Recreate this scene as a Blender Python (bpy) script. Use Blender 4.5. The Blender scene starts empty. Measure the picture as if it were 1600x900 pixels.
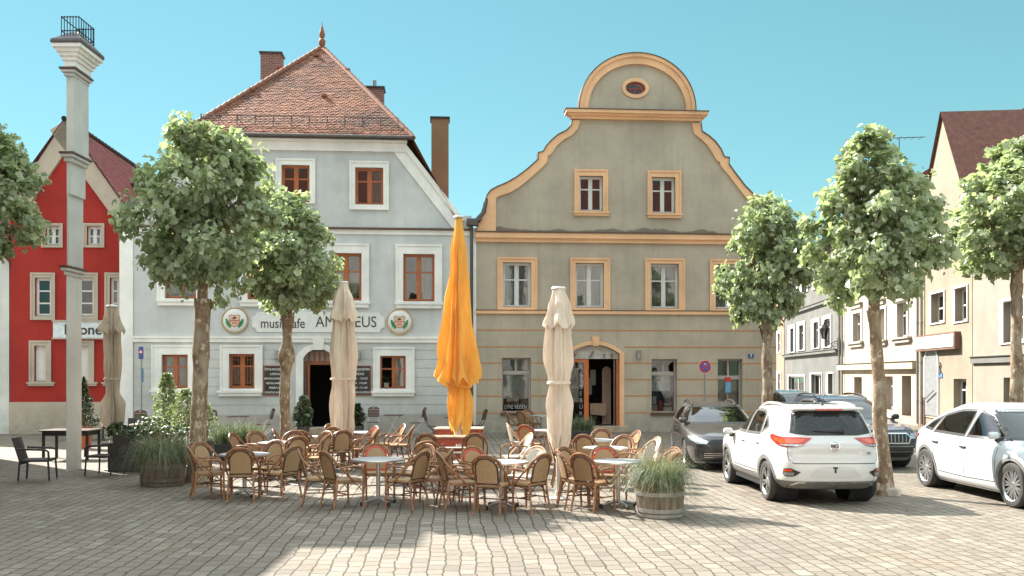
import bpy, bmesh, math, random
from math import sin, cos, pi, radians, sqrt, atan2, exp
from mathutils import Vector, Matrix, noise
from mathutils.geometry import tessellate_polygon
random.seed(7)
SC = bpy.context.scene
COL = SC.collection
# ---------------------------------------------------------------- survey of the square (metres)
F, HZ, EYE = 1500.0, 585.0, 2.12
SUNK, SKYK, EXPO = 2.7, .15, 2.45
def gpos(px, py):
    "ground point seen at a pixel of the 1600 px photograph"
    Y = F*EYE/(py-HZ); return ((px-800)/F*Y, Y)
def xat(px, Y): return (px-800)/F*Y
def zat(py, Y): return EYE+(HZ-py)/F*Y
class Frame:
    "a facade plane: origin, heading; turns surveyed pixels into facade metres"
    def __init__(s, O, th):
        s.O, s.th = O, th; s.e = (cos(th), sin(th)); s.n = (-sin(th), cos(th))
    def p(s, px, py, v=0.0):
        dx = (px-800)/F
        Y = (v+s.n[0]*s.O[0]+s.n[1]*s.O[1])/(s.n[0]*dx+s.n[1])
        return (s.e[0]*(dx*Y-s.O[0])+s.e[1]*(Y-s.O[1]), EYE+(HZ-py)/F*Y)
    def u(s, px, v=0.0): return s.p(px, HZ, v)[0]
    def rect(s, a, v=0.0):
        x0, y0, x1, y1 = a
        p, q = s.p(x0, y1, v), s.p(x1, y0, v)
        z0 = (s.p(x0, y1, v)[1]+s.p(x1, y1, v)[1])/2; z1 = (s.p(x0, y0, v)[1]+s.p(x1, y0, v)[1])/2
        return (p[0], z0, q[0], z1)
# ---------------------------------------------------------------- materials
def node_mat(name):
    m = bpy.data.materials.new(name); m.use_nodes = True
    nt = m.node_tree; return m, nt, nt.nodes['Principled BSDF']
def N(nt, t, **k):
    n = nt.nodes.new(t)
    for a, b in k.items():
        if a.startswith('i_'):
            key = a[2:].replace('_', ' ')
            n.inputs[int(key) if key.isdigit() else key].default_value = b
        else: setattr(n, a, b)
    return n
def mixc(nt, a, b, fac, mode='MIX'):
    n = nt.nodes.new('ShaderNodeMix'); n.data_type = 'RGBA'; n.blend_type = mode
    for sock, val in ((n.inputs[0], fac), (n.inputs[6], a), (n.inputs[7], b)):
        if hasattr(val, 'is_linked') or hasattr(val, 'links'): nt.links.new(val, sock)
        elif isinstance(val, (int, float)): sock.default_value = val
        else: sock.default_value = tuple(val)+((1,) if len(val) == 3 else ())
    return n.outputs[2]
def ramp(nt, src, pts):
    r = nt.nodes.new('ShaderNodeValToRGB'); e = r.color_ramp.elements
    while len(e) < len(pts): e.new(.5)
    for i, (p, c) in enumerate(pts):
        e[i].position = p; e[i].color = (c, c, c, 1) if isinstance(c, (int, float)) else tuple(c)+(1,)
    nt.links.new(src, r.inputs[0]); return r.outputs[0]
def coords(nt, scale=(1, 1, 1), kind='Object'):
    t = nt.nodes.new('ShaderNodeTexCoord'); mp = nt.nodes.new('ShaderNodeMapping')
    mp.inputs['Scale'].default_value = scale; nt.links.new(t.outputs[kind], mp.inputs[0]); return mp.outputs[0]
def noise_of(nt, co, scale, detail=4, rough=.6):
    n = N(nt, 'ShaderNodeTexNoise', i_Scale=scale, i_Detail=detail, i_Roughness=rough)
    nt.links.new(co, n.inputs['Vector']); return n.outputs['Fac']
def bump(nt, b, h, strength=.3, dist=.01):
    n = N(nt, 'ShaderNodeBump', i_Strength=strength, i_Distance=dist)
    nt.links.new(h, n.inputs['Height']); nt.links.new(n.outputs[0], b.inputs['Normal'])
def plain(name, col, rough=.6, metal=0., var=.18, scale=5., bmp=0., bscale=60., coat=0., spec=.5, tint=False, dirt=None):
    m, nt, b = node_mat(name)
    co = coords(nt)
    f = noise_of(nt, co, scale, 5)
    lo, hi = tuple(c*(1-var) for c in col), tuple(min(1, c*(1+var)) for c in col)
    c = mixc(nt, lo, hi, ramp(nt, f, [(.3, 0.), (.7, 1.)]))
    if dirt:
        d = noise_of(nt, coords(nt, (1, 1, .35)), scale*.7, 6, .7)
        c = mixc(nt, c, dirt, ramp(nt, d, [(.52, 0.), (.72, .7)]))
    if tint:
        at = N(nt, 'ShaderNodeAttribute', attribute_name='tint')
        c = mixc(nt, c, at.outputs['Color'], 1., 'MULTIPLY')
    nt.links.new(c, b.inputs['Base Color'])
    b.inputs['Roughness'].default_value = rough; b.inputs['Metallic'].default_value = metal
    b.inputs['Specular IOR Level'].default_value = spec
    if coat:
        b.inputs['Coat Weight'].default_value = coat; b.inputs['Coat Roughness'].default_value = .03
    if bmp: bump(nt, b, noise_of(nt, co, bscale, 4), bmp, .01)
    return m
def plaster(name, col, stain=(.6, .6), warm=None, streak=.35, band=None):
    m, nt, b = node_mat(name)
    co = coords(nt)
    big = noise_of(nt, co, .55, 6, .65); fine = noise_of(nt, co, 9, 5, .7)
    st = noise_of(nt, coords(nt, (2.2, 2.2, .16)), 1.6, 5, .65)
    c = mixc(nt, tuple(x*.80 for x in col), tuple(min(1, x*1.16) for x in col), ramp(nt, big, [(.3, 0.), (.72, 1.)]))
    c = mixc(nt, c, tuple(x*.66 for x in (warm or col)), ramp(nt, st, [(.52, 0.), (.8, streak)]))
    c = mixc(nt, c, tuple(x*.72 for x in col), ramp(nt, fine, [(.55, 0.), (.85, .35)]))
    t = nt.nodes.new('ShaderNodeTexCoord'); sz = nt.nodes.new('ShaderNodeSeparateXYZ'); nt.links.new(t.outputs['Object'], sz.inputs[0])
    foot = N(nt, 'ShaderNodeMapRange', i_1=.0, i_2=1.1, i_3=.75, i_4=0.); nt.links.new(sz.outputs[2], foot.inputs[0])       # splash dirt along the foot of the wall
    sp = N(nt, 'ShaderNodeMath', operation='MULTIPLY'); nt.links.new(foot.outputs[0], sp.inputs[0]); nt.links.new(ramp(nt, noise_of(nt, co, 3.5, 6, .7), [(.35, 0.), (.7, 1.)]), sp.inputs[1])
    c = mixc(nt, c, tuple(x*.55 for x in (warm or col)), sp.outputs[0])
    if band:                                              # damp stain on the ledge
        lo = N(nt, 'ShaderNodeMapRange', i_1=band[0], i_2=band[1], i_3=1., i_4=0.); nt.links.new(sz.outputs[2], lo.inputs[0])
        up = N(nt, 'ShaderNodeMath', operation='GREATER_THAN'); up.inputs[1].default_value = band[0]; nt.links.new(sz.outputs[2], up.inputs[0])
        q = N(nt, 'ShaderNodeMath', operation='MULTIPLY'); nt.links.new(lo.outputs[0], q.inputs[0]); nt.links.new(up.outputs[0], q.inputs[1])
        ns = noise_of(nt, coords(nt, (.62, .62, .25)), 1.1, 3, .5); ad = N(nt, 'ShaderNodeMath', operation='MULTIPLY_ADD'); nt.links.new(q.outputs[0], ad.inputs[0]); ad.inputs[1].default_value = .55; nt.links.new(ns, ad.inputs[2])
        g = N(nt, 'ShaderNodeMath', operation='MULTIPLY'); nt.links.new(ramp(nt, ad.outputs[0], [(.70, 0.), (.76, .8)]), g.inputs[0]); nt.links.new(up.outputs[0], g.inputs[1])
        c = mixc(nt, c, (.17, .125, .095), g.outputs[0])
    nt.links.new(c, b.inputs['Base Color']); b.inputs['Roughness'].default_value = .9
    b.inputs['Specular IOR Level'].default_value = .2
    bump(nt, b, noise_of(nt, co, 45, 5, .7), .25, .01)
    return m
def wood(name, col, dark, rough=.45, grain=(30, 30, 2)):
    m, nt, b = node_mat(name)
    f = noise_of(nt, coords(nt, grain), 1.5, 5, .65)
    c = mixc(nt, dark, col, ramp(nt, f, [(.35, 0.), (.62, 1.)]))
    nt.links.new(c, b.inputs['Base Color']); b.inputs['Roughness'].default_value = rough
    bump(nt, b, f, .15, .004); return m
def glass(name, tint=(.75, .8, .8), ior=1.75, rough=.02, dens=.25, wavy=.02):
    "thin pane: mirror by angle over a tinted see-through"
    m, nt, b = node_mat(name); nt.nodes.remove(b)
    out = nt.nodes['Material Output']
    tr = N(nt, 'ShaderNodeBsdfTransparent'); tr.inputs[0].default_value = tuple(c*(1-dens) for c in tint)+(1,)
    gl = N(nt, 'ShaderNodeBsdfGlossy', i_Roughness=rough)
    gl.inputs[0].default_value = (1, 1, 1, 1)
    fr = N(nt, 'ShaderNodeFresnel', i_IOR=ior)
    if wavy:
        bp = N(nt, 'ShaderNodeBump', i_Strength=wavy, i_Distance=.05)
        nt.links.new(noise_of(nt, coords(nt), 2.5, 2), bp.inputs['Height']); nt.links.new(bp.outputs[0], gl.inputs['Normal'])
    mx = N(nt, 'ShaderNodeMixShader'); nt.links.new(fr.outputs[0], mx.inputs[0])
    nt.links.new(tr.outputs[0], mx.inputs[1]); nt.links.new(gl.outputs[0], mx.inputs[2])
    nt.links.new(mx.outputs[0], out.inputs[0]); return m
def leafmat(name, c0, c1, trans=.35, rough=.42):
    m, nt, b = node_mat(name); out = nt.nodes['Material Output']
    at = N(nt, 'ShaderNodeAttribute', attribute_name='tint')
    sx = N(nt, 'ShaderNodeSeparateColor'); nt.links.new(at.outputs['Color'], sx.inputs[0])
    c = mixc(nt, c0, c1, sx.outputs[0])
    c = mixc(nt, c, tuple(x*.7 for x in c0), ramp(nt, noise_of(nt, coords(nt), 25, 3), [(.45, 0.), (.75, .5)]))
    nt.links.new(c, b.inputs['Base Color']); b.inputs['Roughness'].default_value = rough
    b.inputs['Specular IOR Level'].default_value = .8
    t = N(nt, 'ShaderNodeBsdfTranslucent'); tc = mixc(nt, c, (1., 1.12, .7), 1., 'MULTIPLY'); nt.links.new(tc, t.inputs[0])
    mx = N(nt, 'ShaderNodeMixShader', i_0=trans)
    nt.links.new(b.outputs[0], mx.inputs[1]); nt.links.new(t.outputs[0], mx.inputs[2]); nt.links.new(mx.outputs[0], out.inputs[0])
    return m
def fabric(name, col, trans=.25):
    m, nt, b = node_mat(name); out = nt.nodes['Material Output']
    co = coords(nt)
    c = mixc(nt, tuple(x*.82 for x in col), tuple(min(1, x*1.1) for x in col), ramp(nt, noise_of(nt, coords(nt, (3, 3, .8)), 1.8, 5), [(.3, 0.), (.7, 1.)]))
    nt.links.new(c, b.inputs['Base Color']); b.inputs['Roughness'].default_value = .85; b.inputs['Specular IOR Level'].default_value = .2
    b.inputs['Sheen Weight'].default_value = .15
    bp = N(nt, 'ShaderNodeBump', i_Strength=.35, i_Distance=.02)
    nt.links.new(noise_of(nt, coords(nt, (5, 5, 1.6)), 2.2, 5, .6), bp.inputs['Height'])
    nt.links.new(bp.outputs[0], b.inputs['Normal'])
    t = N(nt, 'ShaderNodeBsdfTranslucent'); nt.links.new(c, t.inputs[0])
    mx = N(nt, 'ShaderNodeMixShader', i_0=trans)
    nt.links.new(b.outputs[0], mx.inputs[1]); nt.links.new(t.outputs[0], mx.inputs[2]); nt.links.new(mx.outputs[0], out.inputs[0])
    return m
def weave(name, a, bcol, s=38.):
    m, nt, b = node_mat(name)
    t = nt.nodes.new('ShaderNodeTexCoord'); mp = nt.nodes.new('ShaderNodeMapping')
    mp.inputs['Rotation'].default_value = (0, 0, radians(45)); mp.inputs['Scale'].default_value = (s, s, s)
    nt.links.new(t.outputs['UV'], mp.inputs[0])
    ch = N(nt, 'ShaderNodeTexChecker', i_Scale=1.0); nt.links.new(mp.outputs[0], ch.inputs[0])
    v = N(nt, 'ShaderNodeTexVoronoi', i_Scale=1.0, i_Randomness=.12); nt.links.new(mp.outputs[0], v.inputs['Vector'])
    c = mixc(nt, bcol, a, ramp(nt, v.outputs['Distance'], [(.25, 0.), (.34, 1.)]))
    c = mixc(nt, c, tuple(x*.75 for x in a), ramp(nt, noise_of(nt, coords(nt), 14, 3), [(.5, 0.), (.8, .6)]))
    nt.links.new(c, b.inputs['Base Color']); b.inputs['Roughness'].default_value = .5
    bump(nt, b, v.outputs['Distance'], .4, .004); return m
def bark():
    m, nt, b = node_mat('plane_bark')
    co = coords(nt, (1, 1, .55))
    f = noise_of(nt, co, 9, 4, .6); g = noise_of(nt, co, 11, 4, .65); big = noise_of(nt, co, 2.2, 2)
    c = mixc(nt, (.17, .105, .065), (.27, .185, .115), ramp(nt, f, [(.40, 0.), (.60, 1.)]))
    c = mixc(nt, c, (.46, .385, .28), ramp(nt, g, [(.56, 0.), (.60, .9)]))
    c = mixc(nt, c, (.33, .27, .19), ramp(nt, big, [(.5, 0.), (.62, .75)]))
    c = mixc(nt, c, (.10, .07, .05), ramp(nt, noise_of(nt, co, 24, 3), [(.62, 0.), (.74, .7)]))
    nt.links.new(c, b.inputs['Base Color']); b.inputs['Roughness'].default_value = .85
    bump(nt, b, g, .6, .03); return m
def brickmat(name, c1, c2, mortar, w=.24, h=.075):
    m, nt, b = node_mat(name)
    tc = nt.nodes.new('ShaderNodeTexCoord')
    sp = nt.nodes.new('ShaderNodeSeparateXYZ'); nt.links.new(tc.outputs['Object'], sp.inputs[0])
    ad = N(nt, 'ShaderNodeMath', operation='ADD'); nt.links.new(sp.outputs[0], ad.inputs[0]); nt.links.new(sp.outputs[1], ad.inputs[1])
    cb = nt.nodes.new('ShaderNodeCombineXYZ'); nt.links.new(ad.outputs[0], cb.inputs[0]); nt.links.new(sp.outputs[2], cb.inputs[1])
    br = N(nt, 'ShaderNodeTexBrick', i_Scale=1., i_Brick_Width=w, i_Row_Height=h, i_Mortar_Size=.009, i_Bias=0.)
    br.inputs['Color1'].default_value = c1+(1,); br.inputs['Color2'].default_value = c2+(1,); br.inputs['Mortar'].default_value = mortar+(1,)
    nt.links.new(cb.outputs[0], br.inputs['Vector'])
    nt.links.new(br.outputs['Color'], b.inputs['Base Color']); b.inputs['Roughness'].default_value = .9
    bump(nt, b, br.outputs['Fac'], -.5, .01); return m
def carpaint(name, col, flake=.0, rough=.35, metal=0.):
    m, nt, b = node_mat(name)
    c = mixc(nt, col, tuple(x*.9+.01 for x in col), ramp(nt, noise_of(nt, coords(nt), 2.2, 5), [(.4, 0.), (.75, .6)]))
    nt.links.new(c, b.inputs['Base Color'])
    b.inputs['Roughness'].default_value = rough; b.inputs['Metallic'].default_value = metal
    b.inputs['Coat Weight'].default_value = .9; b.inputs['Coat Roughness'].default_value = .04
    return m
def paving():
    m, nt, b = node_mat('cobbles')
    t = nt.nodes.new('ShaderNodeTexCoord'); mp = nt.nodes.new('ShaderNodeMapping')
    mp.inputs['Rotation'].default_value = (0, 0, radians(90-4))
    nt.links.new(t.outputs['Object'], mp.inputs[0])
    wob = N(nt, 'ShaderNodeTexNoise', i_Scale=1.1, i_Detail=3.); nt.links.new(mp.outputs[0], wob.inputs['Vector'])
    w2 = N(nt, 'ShaderNodeTexNoise', i_Scale=7., i_Detail=2.); nt.links.new(mp.outputs[0], w2.inputs['Vector'])
    def wobble(src, noise_out, amt):
        s = N(nt, 'ShaderNodeVectorMath', operation='SUBTRACT'); s.inputs[1].default_value = (.5, .5, .5); nt.links.new(noise_out, s.inputs[0])
        k = N(nt, 'ShaderNodeVectorMath', operation='SCALE'); k.inputs['Scale'].default_value = amt; nt.links.new(s.outputs[0], k.inputs[0])
        a = N(nt, 'ShaderNodeVectorMath', operation='ADD'); nt.links.new(src, a.inputs[0]); nt.links.new(k.outputs[0], a.inputs[1]); return a.outputs[0]
    co = wobble(wobble(mp.outputs[0], wob.outputs['Color'], .12), w2.outputs['Color'], .05)
    br = N(nt, 'ShaderNodeTexBrick', i_Scale=1., i_Brick_Width=.255, i_Row_Height=.178, i_Mortar_Size=.010, i_Mortar_Smooth=.35, i_Bias=0.)
    br.offset = .5; br.squash = 1.25; br.squash_frequency = 3
    br.inputs['Color1'].default_value = (0, 0, 0, 1); br.inputs['Color2'].default_value = (1, 1, 1, 1); br.inputs['Mortar'].default_value = (.5, .5, .5, 1)
    nt.links.new(co, br.inputs['Vector'])
    sx = N(nt, 'ShaderNodeSeparateColor'); nt.links.new(br.outputs['Color'], sx.inputs[0])
    stone = ramp(nt, sx.outputs[0], [(0., (.15, .12, .09)), (.35, (.214, .18, .142)), (.7, (.186, .155, .12)), (1., (.258, .222, .178))])
    stone = mixc(nt, stone, (.13, .11, .09), ramp(nt, noise_of(nt, co, 26, 5, .75), [(.5, 0.), (.72, .55)]))
    stone = mixc(nt, stone, (.29, .275, .25), ramp(nt, noise_of(nt, co, 17, 4, .7), [(.55, 0.), (.78, .5)]))
    stone = mixc(nt, stone, (.125, .105, .088), ramp(nt, noise_of(nt, mp.outputs[0], .45, 6, .65), [(.45, 0.), (.7, .6)]))
    stone = mixc(nt, stone, (.17, .105, .07), ramp(nt, noise_of(nt, mp.outputs[0], .8, 6, .7), [(.56, 0.), (.74, .5)]))
    stone = mixc(nt, stone, (.06, .05, .042), ramp(nt, noise_of(nt, mp.outputs[0], 3.1, 5, .7), [(.66, 0.), (.78, .6)]))
    c = mixc(nt, stone, mixc(nt, (.035, .027, .02), (.07, .065, .035), noise_of(nt, co, 3, 2)), br.outputs['Fac'])
    nt.links.new(c, b.inputs['Base Color']); b.inputs['Roughness'].default_value = .78; b.inputs['Specular IOR Level'].default_value = .35
    h = mixc(nt, mixc(nt, (.75, .75, .75), (1, 1, 1), noise_of(nt, co, 9, 5, .7)), (0, 0, 0), br.outputs['Fac'])
    h = mixc(nt, h, sx.outputs[0], .12)
    bump(nt, b, h, .9, .028); return m
# ---------------------------------------------------------------- mesh building
class MB:
    def __init__(s): s.v, s.f, s.m, s.t, s.uv = [], [], [], [], {}
    def add(s, vs, fs, mi=0, tint=1.):
        o = len(s.v); s.v += [tuple(p) for p in vs]
        for f in fs: s.f.append(tuple(i+o for i in f)); s.m.append(mi); s.t.append(tint)
        return o
    def box(s, x0, x1, y0, y1, z0, z1, mi=0, tint=1., M=None):
        vs = [Vector((x, y, z)) for z in (z0, z1) for y in (y0, y1) for x in (x0, x1)]
        if M: vs = [M @ p for p in vs]
        s.add(vs, [(0, 2, 3, 1), (4, 5, 7, 6), (0, 1, 5, 4), (2, 6, 7, 3), (0, 4, 6, 2), (1, 3, 7, 5)], mi, tint); return s
    def rbox(s, x0, x1, y0, y1, z0, z1, b=.01, mi=0, M=None):
        bm = bmesh.new(); bmesh.ops.create_cube(bm, size=1)
        for p in bm.verts: p.co = Vector(((x0+x1)/2+p.co.x*(x1-x0), (y0+y1)/2+p.co.y*(y1-y0), (z0+z1)/2+p.co.z*(z1-z0)))
        bmesh.ops.bevel(bm, geom=bm.edges[:], offset=b, segments=2, affect='EDGES', profile=.5)
        bm.verts.index_update()
        s.add([M @ p.co if M else p.co for p in bm.verts], [[q.index for q in f.verts] for f in bm.faces], mi); bm.free(); return s
    def bar(s, a, b, w, h, mi=0):
        a, b = Vector(a), Vector(b); d = b-a; L = d.length
        q = d.to_track_quat('Y', 'Z').to_matrix().to_4x4(); M = Matrix.Translation(a) @ q
        return s.box(-w/2, w/2, 0, L, -h/2, h/2, mi, 1., M)
    def tube(s, pts, r, seg=6, mi=0, caps=True, closed=False, tint=1.):
        P = [Vector(p) for p in pts]; n = len(P)
        R = r if isinstance(r, (list, tuple)) else [r]*n
        T = []
        for i in range(n):
            a, b = (P[(i-1) % n], P[(i+1) % n]) if closed else (P[max(0, i-1)], P[min(n-1, i+1)])
            T.append((b-a).normalized())
        ref = Vector((0, 0, 1)) if abs(T[0].z) < .9 else Vector((1, 0, 0))
        nrm = (ref-T[0]*ref.dot(T[0])).normalized(); vs = []
        for i in range(n):
            nrm = (nrm-T[i]*nrm.dot(T[i])); nrm = nrm.normalized() if nrm.length > 1e-6 else Vector((1, 0, 0))
            bn = T[i].cross(nrm)
            vs += [P[i]+(nrm*cos(2*pi*k/seg)+bn*sin(2*pi*k/seg))*R[i] for k in range(seg)]
        fs = []
        for i in range(n if closed else n-1):
            a, b = i*seg, ((i+1) % n)*seg
            fs += [(a+k, a+(k+1) % seg, b+(k+1) % seg, b+k) for k in range(seg)]
        if caps and not closed: fs += [tuple(range(seg))[::-1], tuple((n-1)*seg+k for k in range(seg))]
        s.add(vs, fs, mi, tint); return s
    def lathe(s, prof, seg=24, c=(0, 0, 0), mi=0, M=None, a0=0., a1=2*pi, caps=True):
        vs = []; n = len(prof); full = abs(a1-a0-2*pi) < 1e-6; m = seg if full else seg+1
        for r, z in prof:
            for k in range(m):
                a = a0+(a1-a0)*k/seg; p = Vector((r*cos(a), r*sin(a), z))
                vs.append((M @ p if M else p)+Vector(c))
        fs = [(i*m+k, i*m+(k+1) % m, (i+1)*m+(k+1) % m, (i+1)*m+k) for i in range(n-1) for k in range(m if full else seg)]
        if caps and full: fs += [tuple(range(m))[::-1], tuple((n-1)*m+k for k in range(m))]
        s.add(vs, fs, mi); return s
    def prism(s, poly, d0, d1, fn, mi=0, holes=()):
        "polygon (a, b) with holes extruded from d0 to d1; fn(a, b, d) gives the point"
        loops = [list(poly)]+[list(h) for h in holes]
        flat = [p for l in loops for p in l]; n = len(flat)
        tri = tessellate_polygon([[Vector((a, b, 0)) for a, b in l] for l in loops])
        vs = [fn(a, b, d0) for a, b in flat]+[fn(a, b, d1) for a, b in flat]
        fs = [tuple(t) for t in tri]+[tuple(i+n for i in t[::-1]) for t in tri]
        o = 0
        for l in loops:
            k = len(l); fs += [(o+i, o+(i+1) % k, o+(i+1) % k+n, o+i+n) for i in range(k)]; o += k
        s.add(vs, fs, mi); return s
    def strip(s, outer, inner, d0, d1, fn, mi=0):
        "band between two polylines of equal length, extruded"
        n = len(outer); vs = []
        for d in (d0, d1): vs += [fn(a, b, d) for a, b in outer]+[fn(a, b, d) for a, b in inner]
        fs = []
        for i in range(n-1):
            fs += [(i, i+1, n+i+1, n+i), (2*n+i, 3*n+i, 3*n+i+1, 2*n+i+1), (i, 2*n+i, 2*n+i+1, i+1), (n+i, n+i+1, 3*n+i+1, 3*n+i)]
        fs += [(0, n, 3*n, 2*n), (n-1, 3*n-1, 4*n-1, 2*n-1)]
        s.add(vs, fs, mi); return s
    def build(s, name, mats, parent=None, smooth=None, loc=None, rot=None, recalc=True):
        me = bpy.data.meshes.new(name); me.from_pydata([tuple(p) for p in s.v], [], s.f)
        if not isinstance(mats, (list, tuple)): mats = [mats]
        for m in mats: me.materials.append(m)
        if len(mats) > 1: me.polygons.foreach_set('material_index', s.m)
        if any(t != 1. for t in s.t):
            at = me.color_attributes.new('tint', 'FLOAT_COLOR', 'CORNER'); buf = []
            for f, t in zip(s.f, s.t):
                c = (t, t, t, 1.) if isinstance(t, (int, float)) else tuple(t)+(1.,)
                buf += c*len(f)
            at.data.foreach_set('color', buf)
        if recalc:
            bm = bmesh.new(); bm.from_mesh(me); bmesh.ops.recalc_face_normals(bm, faces=bm.faces[:]); bm.to_mesh(me); bm.free()
        if smooth is not None:
            me.shade_smooth(); me.set_sharp_from_angle(angle=radians(smooth))
        me.update()
        o = bpy.data.objects.new(name, me); COL.objects.link(o)
        if parent: o.parent = parent
        if loc: o.location = loc
        if rot: o.rotation_euler = rot
        return o
def tag(o, label=None, cat=None, group=None, kind=None):
    for k, x in (('label', label), ('category', cat), ('group', group), ('kind', kind)):
        if x: o[k] = x
    return o
def thing(name, label, cat, loc=(0, 0, 0), rz=0., group=None):
    o = bpy.data.objects.new(name, None); COL.objects.link(o); o.empty_display_size = .2
    o.location = loc; o.rotation_euler = (0, 0, rz); return tag(o, label, cat, group)
def dup(root, loc, rz, label=None, group=None, scale=None):
    r = root.copy(); COL.objects.link(r); r.location = loc; r.rotation_euler = (0, 0, rz)
    if scale: r.scale = scale
    if label: r['label'] = label
    if group: r['group'] = group
    for ch in list(root.children):
        c = ch.copy(); COL.objects.link(c); c.parent = r
        for g in ch.children:
            d = g.copy(); COL.objects.link(d); d.parent = c
    return r
FAC = lambda a, b, d: (a, d, b)          # facade plane (u, z) with depth d
def rectp(u0, z0, u1, z1): return [(u0, z0), (u1, z0), (u1, z1), (u0, z1)]
def archp(u0, z0, u1, zs, rise, n=14):
    "opening with a segmental arch head"
    w = (u1-u0)/2; R = (w*w+rise*rise)/(2*rise); c = (u0+u1)/2; a = math.asin(min(1, w/R))
    if rise >= w: R, a = w, pi/2
    pts = [(u0, z0), (u1, z0)]
    for i in range(n+1):
        t = a-2*a*i/n; pts.append((c+R*sin(t), zs+rise-R+R*cos(t)))
    return pts
def text(s, size, name, mat, parent, loc, rot=(radians(90), 0, 0), sx=1., align='CENTER', ext=.004, off=0., shear=0., space=1.):
    cu = bpy.data.curves.new('tmp', 'FONT'); cu.body = s; cu.size = size; cu.extrude = ext; cu.align_x = align; cu.align_y = 'CENTER'
    cu.offset = off; cu.shear = shear; cu.space_character = space; cu.resolution_u = 4
    t = bpy.data.objects.new('tmp', cu); COL.objects.link(t)
    dg = bpy.context.evaluated_depsgraph_get(); dg.update()
    me = bpy.data.meshes.new_from_object(t.evaluated_get(dg)); bpy.data.objects.remove(t); bpy.data.curves.remove(cu)
    me.name = name; me.materials.clear(); me.materials.append(mat)
    o = bpy.data.objects.new(name, me); COL.objects.link(o); o.parent = parent; o.location = loc; o.rotation_euler = rot; o.scale = (sx, 1, 1)
    return o
# ---------------------------------------------------------------- shared materials
GREY = plaster('grey_blue_plaster', (.57, .565, .55)); GREY_LOW = plaster('grey_course_plaster', (.57, .555, .53))
WHITE = plaster('white_render', (.84, .80, .755), streak=.2)
OLIVE = plaster('olive_plaster', (.45, .378, .295), warm=(.34, .28, .205), streak=.4, band=(7.16, 7.62))
OLIVE_LOW = plaster('olive_plinth', (.42, .375, .31))
ORANGE = plaster('ochre_trim_render', (.80, .47, .27), streak=.3); ORANGE_LINE = plain('ochre_line', (.45, .20, .075), .8)
RED = plaster('oxide_red_render', (.34, .033, .026)); CREAM = plaster('cream_render', (.46, .38, .305)); BEIGE = plaster('beige_render', (.31, .26, .195))
STREETGREY = plaster('street_grey_render', (.18, .173, .16)); SALMON = plaster('salmon_render', (.46, .25, .18)); PALE = plaster('pale_render', (.62, .60, .56))
TOWER = plaster('tower_render', (.56, .54, .51))
WINWOOD = wood('window_wood', (.50, .14, .04), (.30, .07, .02)); WINWHITE = plain('white_window_paint', (.66, .63, .60), .4, var=.06)
WINGREY = plain('greyish_window_paint', (.42, .36, .32), .45, var=.1)
DOORWOOD = wood('door_wood', (.34, .12, .05), (.16, .045, .02)); DOORORANGE = wood('shop_door_wood', (.62, .16, .03), (.42, .09, .02))
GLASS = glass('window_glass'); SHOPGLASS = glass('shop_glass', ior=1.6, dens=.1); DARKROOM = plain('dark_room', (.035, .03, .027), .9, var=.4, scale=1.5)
CURTAIN = fabric('net_curtain', (.86, .82, .76), .3); SILLMETAL = plain('sill_metal', (.10, .05, .035), .5)
TILE = plain('clay_tile', (.235, .09, .044), .8, var=.3, scale=2.2, bmp=.3, tint=True); TILERIDGE = plain('ridge_tile', (.22, .08, .042), .75, var=.3)
TILEDARK = plain('red_brown_tile', (.20, .05, .042), .7, var=.25, tint=True); ROOFPLAIN = plain('far_roof_tile', (.16, .06, .042), .8, var=.3, bmp=.5, bscale=14)
GUTTER = plain('gutter_metal', (.10, .085, .075), .45, .6); ZINC = plain('zinc_pipe', (.30, .29, .28), .45, .7); IRON = plain('black_iron', (.02, .02, .02), .5, .3)
BRICK = brickmat('chimney_brick', (.22, .075, .055), (.13, .05, .045), (.34, .29, .26)); FLUE = plaster('brown_flue_render', (.27, .155, .095))
STONE = plain('stone_step', (.40, .30, .22), .85, bmp=.3); KERBSTONE = plain('pale_stone', (.50, .46, .40), .85, bmp=.4, bscale=20)
CHALK = plain('chalkboard', (.045, .035, .03), .8); CHALKW = plain('chalk_white', (.75, .73, .70), .9)
SIGNWHITE = plain('sign_white', (.74, .71, .67), .55, var=.06); INK = plain('sign_ink', (.05, .04, .035), .6)
BLUE = plain('sign_blue', (.02, .07, .25), .4); SIGNRED = plain('sign_red', (.55, .02, .02), .4); GREEN = plain('hop_green', (.02, .25, .08), .5); GOLD = plain('brass_rim', (.45, .30, .10), .35, .8)
PLATEGREY = plain('faded_lettering', (.52, .50, .47), .6)
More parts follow.
